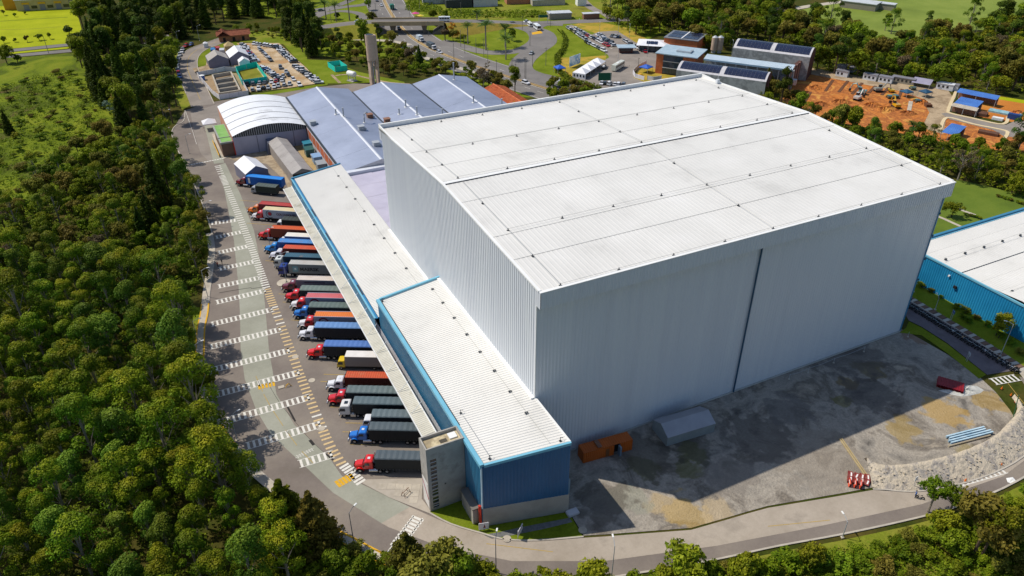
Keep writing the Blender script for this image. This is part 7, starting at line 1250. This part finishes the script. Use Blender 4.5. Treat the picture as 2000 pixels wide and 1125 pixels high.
MB().box(BX, 3.8, 7.6, BX + 88, 4.2, 8.0).build('valley_gutter', m_dark, bl); MB().box(BX - .25, -80, 8.3, BX + .25, 20, 8.75).build('coping', m_cyan, bl); MB().box(BX - .1, 19.5, 8.2, BX + 90, 20.2, 9.0).build('coping', m_gut, bl); MB().box(BX, 19.0, 8.35, BX + 90, 19.45, 8.55).build('gutter', m_cyan, bl)
for y in (10, -8):
    MB().tube([(BX + 2, y, 9.1), (BX + 80, y, 9.1)], .03, 4).build('safety_line', MATS['steel_wire'], bl)
    for k in range(7): x = BX + 3 + k * 7.5; MB().box(x - .3, y - .2, 8.3 + (.7 if y < 0 else 0), x + .3, y + .2, 8.7 + (.4 if y < 0 else 0)).build('roof_anchor', m_dark, bl)
MB().box(BX - .5, 3.0, 4.2, BX - .09, 3.8, 4.9).build('wall_lamp', m_frame, bl); MB().box(BX - .5, 5.6, 6.4, BX - .09, 6., 6.8).build('wall_lamp', m_flash, bl)

# ------------------------------------------------------------------ things on the gravel lot
oc = thing('orange_container', 'orange office container against the shaded wall with open door', 'container', tuple(G(1139, 905)), dirang((1139, 905), (1234, 878))); m_or = mat('container_orange', ['b05418', 'bd5e1e'], .5, .5); LO = (G(1234, 878) - G(1139, 905)).length
MB().rib((0, 0, 0), (1, 0, 0), LO * .62, (0, 0, 2.6), (0, -1, 0), .4, .05).rib((LO * .74, 0, 0), (1, 0, 0), LO * .26, (0, 0, 2.6), (0, -1, 0), .4, .05).rib((0, 2.5, 0), (0, -1, 0), 2.5, (0, 0, 2.6), (-1, 0, 0), .4, .05).rib((LO, 0, 0), (0, 1, 0), 2.5, (0, 0, 2.6), (1, 0, 0), .4, .05).box(0, 2.45, 0, LO, 2.5, 2.6).build('body', m_or, oc)
MB().rib((0, 0, 2.6), (1, 0, 0), LO, (0, 2.5, 0), (0, 0, 1), .5, .04).build('roof', m_or, oc); MB().box(LO * .62, .6, 0, LO * .74, .65, 2.6).build('doorway', m_frame, oc); MB().box(LO * .70, -.9, .05, LO * .735, .0, 2.3).build('door', mat('door_grey', '6f7f8c', rough=.5), oc); MB().box(LO * .3, .3, 2.64, LO * .38, 2.3, 2.9).build('roof_unit', m_brown, oc); MB().box(LO * .45, -.12, .2, LO * .52, -.07, 2.1).build('door', mat('door_brown', '7a4a28', rough=.6), oc)
tent(1335, 832, 5.4, 11.2, 2.3, 3.7, dirang((1302, 870), (1393, 842)), mat('storm_tent', ['94959b', 'a0a1a8'], .4, .7), mat('storm_side', ['7f8584', '8b9190'], .5, .7), 'grey fabric shelter tent standing by the shaded warehouse wall', 'shelter_tent')
rp = thing('red_sheet_stack', 'low stack of dark red roof sheets on the gravel lot', 'stack', tuple(G(1855, 755)), dirang((1825, 748), (1860, 758)))
for k in range(4): MB().rib((-2.6, -1.7, .1 + k * .22), (1, 0, 0), 5.2, (0, 3.4, 0), (0, 0, 1), .5, .06).build('sheet', mat('dark_red_sheet', ['7a141c', '8a1a22'], .5, .5), rp)
MB().box(-2.5, -1.6, 0, 2.5, 1.6, .09).build('bearer', m_brown, rp)
def crumple(name, label, spots, m, h):
    ps = [G(*p) for p in spots]; c = sum((Vector(p) for p in ps), Vector()) / len(ps); n = 40; mb = MB(); vs_ = []
    for k in range(6):
        f = k / 5
        for i in range(n):
            a = i / n * len(ps); p = ps[int(a) % len(ps)].lerp(ps[(int(a) + 1) % len(ps)], a % 1); q = c.lerp(p, f); vs_.append((q.x - c.x, q.y - c.y, .03 + (1 - f ** 3) * h * rnd.uniform(.3, 1.)))
    mb.add(vs_, [(k * n + i, k * n + (i + 1) % n, (k + 1) * n + (i + 1) % n, (k + 1) * n + i) for k in range(5) for i in range(n)]); tag(mb.build(name, m, None, (c.x, c.y, 0)), label, 'tarpaulin')
crumple('crumpled_tarp', 'crumpled pale tarpaulin spread beside the red sheets', [(1832, 763), (1868, 756), (1885, 752), (1908, 754), (1922, 762), (1915, 768), (1898, 772), (1880, 775), (1858, 771)], mat('tarp_pale', ['a8a8a2', 'bdbdb6', 'cac9c2'], 1.2, .8), .45)
bp = thing('beam_bundle', 'bundle of pale blue steel beams lying on the lot', 'beams', tuple(G(1890, 852)), dirang((1848, 860), (1934, 838)))
for y, l in ((-.9, 10.5), (-.35, 10.5), (.25, 9), (.8, 9.5)): MB().box(-l / 2, y - .16, .25, l / 2, y + .16, .33).box(-l / 2, y - .04, .33, l / 2, y + .04, .6).box(-l / 2, y - .16, .6, l / 2, y + .16, .68).build('beam', mat('beam_blue', ['8fb0c4', 'a9c6d6', 'c2d6e0'], .6, .45), bp)
for x in (-3, 0, 3): MB().box(x - .12, -1.3, 0, x + .12, 1.3, .24).build('bearer', m_brown, bp)
tag(MB().tube([(-5.2, 0, .2), (5.2, 0, .2)], .2, 10).build('steel_pole', mat('pole_tan', ['a89c84', 'b5aa92'], .5, .6), None, tuple(G(1893, 862)), dirang((1849, 872), (1940, 848))), 'long tan steel pole lying below the blue beams', 'pole')
wp = thing('timber_pole', 'long pale timber beam laid across the lot edge', 'timber'); a, b = G(1640, 858), G(1693, 935); beam(a, b, .24, .05, .2, mat('raw_timber', ['a89468', 'b5a276'], .8, .8), wp, 'plank'); beam(a.lerp(b, .02) + Vector((.5, .1, 0)), a.lerp(b, .99) + Vector((.5, .1, 0)), .2, .05, .2, MATS['raw_timber'], wp, 'plank')
for i in range(11):
    r_ = i // 4; c_ = i % 4; g = G(1655 + c_ * 11 - r_ * 1 + (r_ == 2) * 6, 928 + r_ * 9 + c_ * 2); pl = i in (8, 9, 10); t = thing('road_barrier', f'orange plastic road barrier, {ORD(i - 7)} from the west at the front of the cluster' if pl else f'dusty red plastic barrier, {ORD(c_ + 1)} from the west in the {["back", "middle"][r_]} row by the timber', 'barrier', (g.x, g.y, 0), R(35 + rnd.uniform(-12, 12)), 'plastic barriers by the timber')
    mm = paintm('d8502c') if pl else mat('dusty_red', ['7a2c28', '8f3a34', 'a06a60'], 1.2, .7); bevel(MB().extr([(-.28, 0), (.28, 0), (.12, .35), (.09, .95), (-.09, .95), (-.12, .35)], 'x', -.85, .85), .05).build('body', mm, t); MB().box(-.87, -.12, .05, -.851, .12, .8).build('end_socket', m_frame, t); MB().box(-.5, .1, .5, .5, .14, .75).build('reflector', m_flash, t); t.rotation_euler = (0 if pl else R(86), 0, t.rotation_euler.z); t.location.z = 0 if pl else .3 + .0 * i
for i, (u, v) in enumerate([(1578, 728), (1628, 709), (1687, 687), (1773, 658), (1541, 741)]):
    g = G(u, v); t = thing('barrier_post', f'slim marker post with pale foot, {ORD([4, 0, 1, 2, 3].index(i) + 1)} along the shaded wall from the grey tent', 'post', (g.x, g.y, 0), 0, 'marker posts along the shaded wall'); MB().cyl(0, 0, .12, 1.5, .04, 6).build('stem', m_vent, t); MB().cyl(0, 0, 0, .14, .22, 10).build('foot', m_conc, t)
for a, b in [((1541, 741), (1578, 728)), ((1578, 728), (1628, 709)), ((1628, 709), (1687, 687))]: 
    p, q = G(*a), G(*b); tag(MB().tube([(p.x, p.y, 1.3), ((p.x + q.x) / 2, (p.y + q.y) / 2, 1.05), (q.x, q.y, 1.3)], .03, 4).build('barrier_tape', m_vent), f'thin tape strung between marker posts along the shaded wall, {dict([(1541, "nearest the grey tent"), (1578, "middle length"), (1628, "far length")])[a[0]]}', 'tape', 'marker tape along the shaded wall')
for i, (u, v) in enumerate([(1956, 760), (1974, 773), (1983, 786), (1995, 800), (1955, 910), (1885, 940), (1832, 968), (1851, 965)]):
    g = G(u, v); t = thing('traffic_cone', ['first orange cone beside the right-hand crossing', 'second orange cone beside the right-hand crossing', 'third orange cone beside the right-hand crossing', 'fourth orange cone at the picture edge', 'orange cone by the painted ladder end', 'orange cone below the stony bank', 'orange cone nearest the person in blue', 'orange cone beside the dark red top'][i], 'cone', (g.x, g.y, .03), 0, 'cones round the lot road'); MB().cyl(0, 0, .06, .75, .22, 10, r1=.04).build('cone', paintm('e0701c'), t); MB().box(-.26, -.26, 0, .26, .26, .06).build('base', m_frame, t); MB().cyl(0, 0, .4, .52, .13, 10, r1=.1).build('collar', m_flash, t)
def sign(u, v, w, h, z, label, col='d9d8dc', tilt=0., ang=0.):
    g = G(u, v); t = thing('sign_board', label, 'sign', (g.x, g.y, 0), ang); MB().box(-w / 2, -.04, z, w / 2, .04, z + h).build('panel', mat('panel_' + col, [col, col], rough=.5), t); MB().cyl(-w / 2 + .2, .1, 0, z + h, .06, 6).build('post', m_vent, t); MB().cyl(w / 2 - .2, .1, 0, z + h, .06, 6).build('post', m_vent, t); return t
t = sign(1016, 1047, 2.0, 1.3, .9, 'white and purple sign board standing on the corner lawn', ang=R(40)); MB().add([(-1, -.05, 1.4), (1, -.05, 1.7), (1, -.05, 1.9), (-1, -.05, 1.6)], [(0, 1, 2, 3)]).build('stripe', mat('stripe_plum', '7a4a78', rough=.5), t)
t = sign(945, 1036, 1.8, 1.6, .3, 'small white board with dark red figure at the lawn path', ang=R(-15)); MB().add([(-.1, -.05, .7), (.35, -.05, .7), (.15, -.05, 1.6)], [(0, 1, 2)]).build('figure_mark', mat('mark_wine', '7a2038', rough=.5), t)
g = G(990, 1053); tag(MB().cyl(0, 0, 0, .09, .75, 16).cyl(0, 0, .09, .12, .55, 16).build('manhole_cover', m_conc, None, (g.x, g.y, .05)), 'round pale manhole cover on the corner lawn', 'manhole'); g = G(1138, 1036); tag(MB().cyl(0, 0, 0, .09, .75, 16).cyl(0, 0, .09, .12, .55, 16).build('manhole_cover', m_conc, None, (g.x, g.y, .04)), 'round manhole cover at the corner of the gravel lot', 'manhole')
g = G(1118, 1003); tag(bevel(MB().box(-1.1, -.7, 0, 1.1, .7, .5), .06).build('service_box', m_ltrim, None, (g.x, g.y, .02)), 'pale low service box by the annex corner', 'box')
fr = thing('steel_trestle', 'rusty steel trestle frame standing on the pale paved apron', 'frame', tuple(G(793, 966)), .5)
for x in (-.8, .8):
    for y in (-.5, .5): MB().tube([(x, y, .1), (x * .8, y * .4, 1.1)], .05, 5).build('leg', m_brown, fr)
MB().tube([(-.9, 0, 1.1), (.9, 0, 1.1)], .06, 5).build('top_rail', m_brown, fr); MB().tube([(-.75, -.4, .5), (.75, -.4, .5)], .04, 5).build('stretcher', m_brown, fr); MB().tube([(-.75, .4, .5), (.75, .4, .5)], .04, 5).build('stretcher', m_brown, fr)
g = G(559, 756, .2); t = thing('yellow_lever', 'small yellow pump gear beside a slab in the yard', 'equipment', (g.x, g.y, .02)); MB().box(-1.6, .2, 0, -.3, 1.1, .12).build('slab', m_conc, t); MB().tube([(-.2, 0, .1), (.6, .3, .7), (1.2, 0, .1)], .07, 5).tube([(0, .8, .1), (.6, .3, .7), (.9, 1., .1)], .07, 5).build('frame', m_yel, t)
for u, v in [(609, 743), (628, 837), (577, 697)]: g = G(u, v); tag(MB().cyl(0, 0, 0, .03, .75, 18).build('manhole_cover', m_conc, None, (g.x, g.y, .03)), {609: 'round manhole cover beside the walkway by the white truck', 628: 'round manhole cover beside the lower crossing', 577: 'round manhole cover in the walkway by the red truck'}[u], 'manhole')
isl = thing('lamp_island', 'round pale concrete island under the yard lamp between trucks', 'island', tuple(G(555, 553))); MB().cyl(0, 0, 0, .2, 1.9, 24).build('kerb_disc', m_conc, isl); MB().prism([(0, -1.3), (4.5, -3.6), (5.6, -1.7), (.9, 1.2)], 0, .18).build('kerb_tail', m_conc, isl)
# ------------------------------------------------------------------ lamp posts and poles
def lamp(u, v, h, ang, label, c='9fa6aa', two=False):
    g = G(u, v); t = thing('lamp_post', label, 'lamp post', (g.x, g.y, 0), ang); m = mat('post_' + c, [c, c], rough=.5); MB().tube([(0, 0, 0), (0, 0, h)], [.09, .055], 8).build('pole', m, t)
    for s in ((1, -1) if two else (1,)): MB().tube([(0, 0, h - .1), (s * .9, 0, h + .35), (s * 1.7, 0, h + .4)], .05, 6).build('arm', m, t); bevel(MB().box(s * 1.7 - .35, -.14, h + .32, s * 1.7 + .35, .14, h + .46), .04).build('lamp_head', m_flash, t)
    MB().box(-.25, -.25, 0, .25, .25, .2).build('foot', m_conc, t); return t
for u, v, h, a, lb in [(410, 440, 7.5, 0, 'lamp post at the yard kerb by the first crossing'), (406, 580, 8, 0, 'lamp post at the yard kerb by the middle crossings'), (388, 672, 6.5, 0, 'lamp post behind the yellow kerb'), (395, 726, 7.5, .2, 'lamp post at the kerb above the leaning tree'), (463, 860, 6.5, .3, 'lamp post at the bend in the tree shade'), (560, 552, 9, R(-28), 'tall white lamp post on the round island between trucks'), (528, 482, 6, R(-28), 'short lamp post between the blue and white trucks'), (692, 1065, 8, .6, 'dark lamp post on the lower pavement bend'), (969, 1118, 8, 1., 'dark lamp post among the lower trees'), (1194, 1130, 8, 1.2, 'slim lamp post at the lower road middle'), (1645, 1050, 4, 1.3, 'pale lamp post at the lower verge'), (1953, 696, 9, 2.2, 'tall lamp post over the striped walk'), (370, 300, 7, 0, 'lamp post among the roadside trees by the apron'), (330, 250, 7, 0, 'lamp post beside the dark roadside loop'), (390, 80, 8, 0, 'tall lamp post at the drive bend'), (350, 92, 8, 0, 'lamp post at the head of the parked row'), (338, 140, 8, 0, 'lamp post halfway along the parked row'), (1130, 72, 9, 1, 'lamp post on the campus drive'), (1170, 78, 9, 1, 'lamp post in the campus car park'), (1207, 72, 9, 1, 'lamp post at the campus car park rim'), (1228, 82, 9, 1, 'lamp post by the pavilion lawn'), (1264, 110, 7, 1, 'lamp post before the pavilion'), (1182, 108, 8, 1, 'lamp post at the campus gate'), (1206, 128, 8, 1, 'lamp post beside the coach'), (1428, 112, 8, 1, 'lamp post beside the silos')]: lamp(u, v, h, a, lb, '3a4a58' if 'dark' in lb else '9fa6aa')
lamp(1784, 570, 3.5, 1, 'short lamp on the grass bank nearest the warehouse'); lamp(1826, 605, 3.5, 1, 'short lamp on the grass bank midway')
t = sign(1857, 625, 1.0, .9, 1.9, 'blue square sign on the grass bank', '2a62a8', ang=R(60)); t = sign(1888, 705, .9, .9, 1.5, 'round pale sign on the grassy verge of the lot', 'b9c0c8', ang=R(60)); g = G(1976, 824); t = thing('green_post', 'leaning dark green post on the stony bank', 'post', (g.x, g.y, .5)); MB().tube([(0, 0, 0), (1.2, 1.4, 5.2)], .09, 6).build('shaft', mat('post_green', '2a5a3c', rough=.6), t); MB().box(-.2, -.2, 0, .2, .2, .3).build('foot', m_conc, t)
PU = [837, 868, 900, 908, 930, 945, 953, 887, 970, 1000, 1007, 1027, 1066, 1025, 1035, 1075, 1020, 768, 801, 735, 722, 647, 632, 900.5, 820, 1245, 1290, 95, 1040]
for i, (u, v, h) in enumerate([(837, 70, 8), (868, 78, 8), (900, 92, 9), (908, 104, 9), (930, 104, 8), (945, 110, 9), (953, 128, 9), (887, 124, 10), (970, 158, 10), (1000, 158, 11), (1007, 166, 10), (1027, 160, 11), (1066, 128, 9), (1025, 152, 10), (1035, 90, 8), (1075, 52, 8), (1020, 58, 8), (768, 34, 8), (801, 36, 8), (735, 32, 8), (722, 24, 8), (647, 44, 8), (632, 62, 8), (900.5, 30, 8), (820, 20, 8), (1245, 145, 8), (1290, 30, 8), (95, 104, 9), (1040, 130, 8)]):
    g = G(u, v); t = thing('utility_pole', f'slim roadside pole, {ORD(sorted(PU).index(u) + 1)} from the west among the interchange poles', 'pole', (g.x, g.y, 0), rnd.uniform(0, 3), 'roadside poles of the interchange'); MB().tube([(0, 0, 0), (0, 0, h)], [.14, .09], 6).build('shaft', mat('pole_grey', ['6f6a62', '7f7a72'], 1, .8), t); MB().box(-.9, -.05, h - .6, .9, .05, h - .48).build('cross_arm', m_dark, t)
# white figure post on the stony bank
g = G(1784, 950, .3); t = thing('bank_sign', 'white information post standing on the stony bank', 'sign', (g.x, g.y, .3)); MB().cyl(0, 0, 0, 2., .05, 6).build('post', m_vent, t); MB().box(-.35, -.03, 1.5, .35, .03, 2.5).build('panel', m_flash, t)
crumple('white_sack', 'flat white sheet lying on the road by the painted ladder', [(1965, 934), (1978, 932), (1985, 940), (1980, 946), (1968, 942)], m_flash, .15)
# ------------------------------------------------------------------ people
def person(u, v, ang, top, leg, label, lean=.0, z=.03):
    g = G(u, v); t = thing('person', label, 'person', (g.x, g.y, z), ang)
    me = bpy.data.meshes.new('body'); J = {'pel': (0, 0, .95), 'chest': (lean * .5, 0, 1.35), 'neck': (lean * .75, 0, 1.52), 'head': (lean, 0, 1.68), 'lk': (.12, .1, .5), 'lf': (-.02, .1, .06), 'lt': (.16, .1, .04), 'rk': (.02, -.1, .5), 'rf': (-.16, -.1, .06), 'rt': (.03, -.1, .04), 'ls': (lean * .6, .2, 1.45), 'le': (lean * .6 + .05, .27, 1.18), 'lh': (lean * .6 + .22, .25, .98), 'rs': (lean * .6, -.2, 1.45), 're': (lean * .6 - .02, -.27, 1.18), 'rh': (lean * .6 + .16, -.26, .97)}
    K = list(J); E_ = [('pel', 'chest'), ('chest', 'neck'), ('neck', 'head'), ('pel', 'lk'), ('lk', 'lf'), ('lf', 'lt'), ('pel', 'rk'), ('rk', 'rf'), ('rf', 'rt'), ('chest', 'ls'), ('ls', 'le'), ('le', 'lh'), ('chest', 'rs'), ('rs', 're'), ('re', 'rh')]
    me.from_pydata([J[k] for k in K], [(K.index(a), K.index(b)) for a, b in E_], []); o = ob('body', me, t); md = o.modifiers.new('skin', 'SKIN'); RD = dict(pel=.15, chest=.17, neck=.065, head=.11, lk=.075, lf=.05, lt=.04, rk=.075, rf=.05, rt=.04, ls=.075, le=.05, lh=.04, rs=.075, re=.05, rh=.04)
    for i, k in enumerate(K): me.skin_vertices[0].data[i].radius = (RD[k],) * 2
    me.skin_vertices[0].data[0].use_root = True; o.modifiers.new('sub', 'SUBSURF').levels = 1; o.modifiers['sub'].render_levels = 1; dg = bpy.context.evaluated_depsgraph_get(); nm = bpy.data.meshes.new_from_object(o.evaluated_get(dg)); bpy.data.objects.remove(o); bpy.data.meshes.remove(me)
    for m in (paintm(top), paintm(leg), mat('skin_tone', 'a8775a', rough=.6)): nm.materials.append(m)
    for p in nm.polygons: p.material_index = 2 if p.center.z > 1.55 or (p.center.z < 1.02 and abs(p.center.y) > .2) else 0 if p.center.z > .92 else 1
    nm.shade_smooth(); ob('body', nm, t); MB().tube([(lean, 0, 1.7), (lean - .01, 0, 1.8), (lean - .02, 0, 1.84)], [.115, .1, .03], 10).build('hair', m_frame, t); return t
person(1787, 972, 2.4, '2a5a9a', '2c3448', 'person in blue clothes walking along the road below the stony bank', .12); person(434, 516, .5, '30343c', '22262c', 'person in dark clothes on the shaded yard edge'); person(426, 522, 2., 'a8452c', '2a2c30', 'person in a rust red top at the shaded kerb'); person(1812, 970, 1., '803038', '26282c', 'person in dark red top by the road cones')
t = thing('bicycle', 'bicycle pushed along the road beside the person in blue', 'bicycle', tuple(G(1796, 974)), 2.2); me = wheel_mesh(.33, .05)
for x in (-.5, .5): ob('wheel', me, t, (x, 0, .35))
MB().tube([(-.5, 0, .35), (-.1, 0, .35), (.35, 0, .85), (-.2, 0, .8), (-.1, 0, .35)], .025, 5).tube([(-.2, 0, .8), (-.5, 0, .35)], .02, 5).tube([(.35, 0, .95), (.5, 0, .35)], .025, 5).build('frame', m_frame, t); MB().box(-.32, -.07, .88, -.08, .07, .94).build('saddle', m_frame, t); MB().tube([(.35, -.25, 1.), (.35, .25, 1.)], .02, 5).build('handlebar', m_frame, t)

# spoil heaps on the site
for k, (u, v, w) in enumerate([(1600, 205, 22), (1640, 200, 26), (1700, 206, 24), (1730, 214, 26), (1770, 222, 22), (1590, 172, 18), (1668, 214, 20), (1800, 200, 14), (1985, 222, 20)]):
    crumple('spoil_heap', f'{["broad", "long", "low", "wide", "rounded", "small", "narrow", "little", "outlying"][k]} brown spoil heap on the building site', [(u - w, v), (u - w * .4, v - 5), (u + w * .5, v - 4), (u + w, v + 1), (u + w * .4, v + 5), (u - w * .5, v + 4)], m_earth, 1.5)
for o in bpy.data.objects:
    if o.name.split('.')[0] == 'spoil_heap': o['category'] = 'spoil heap'
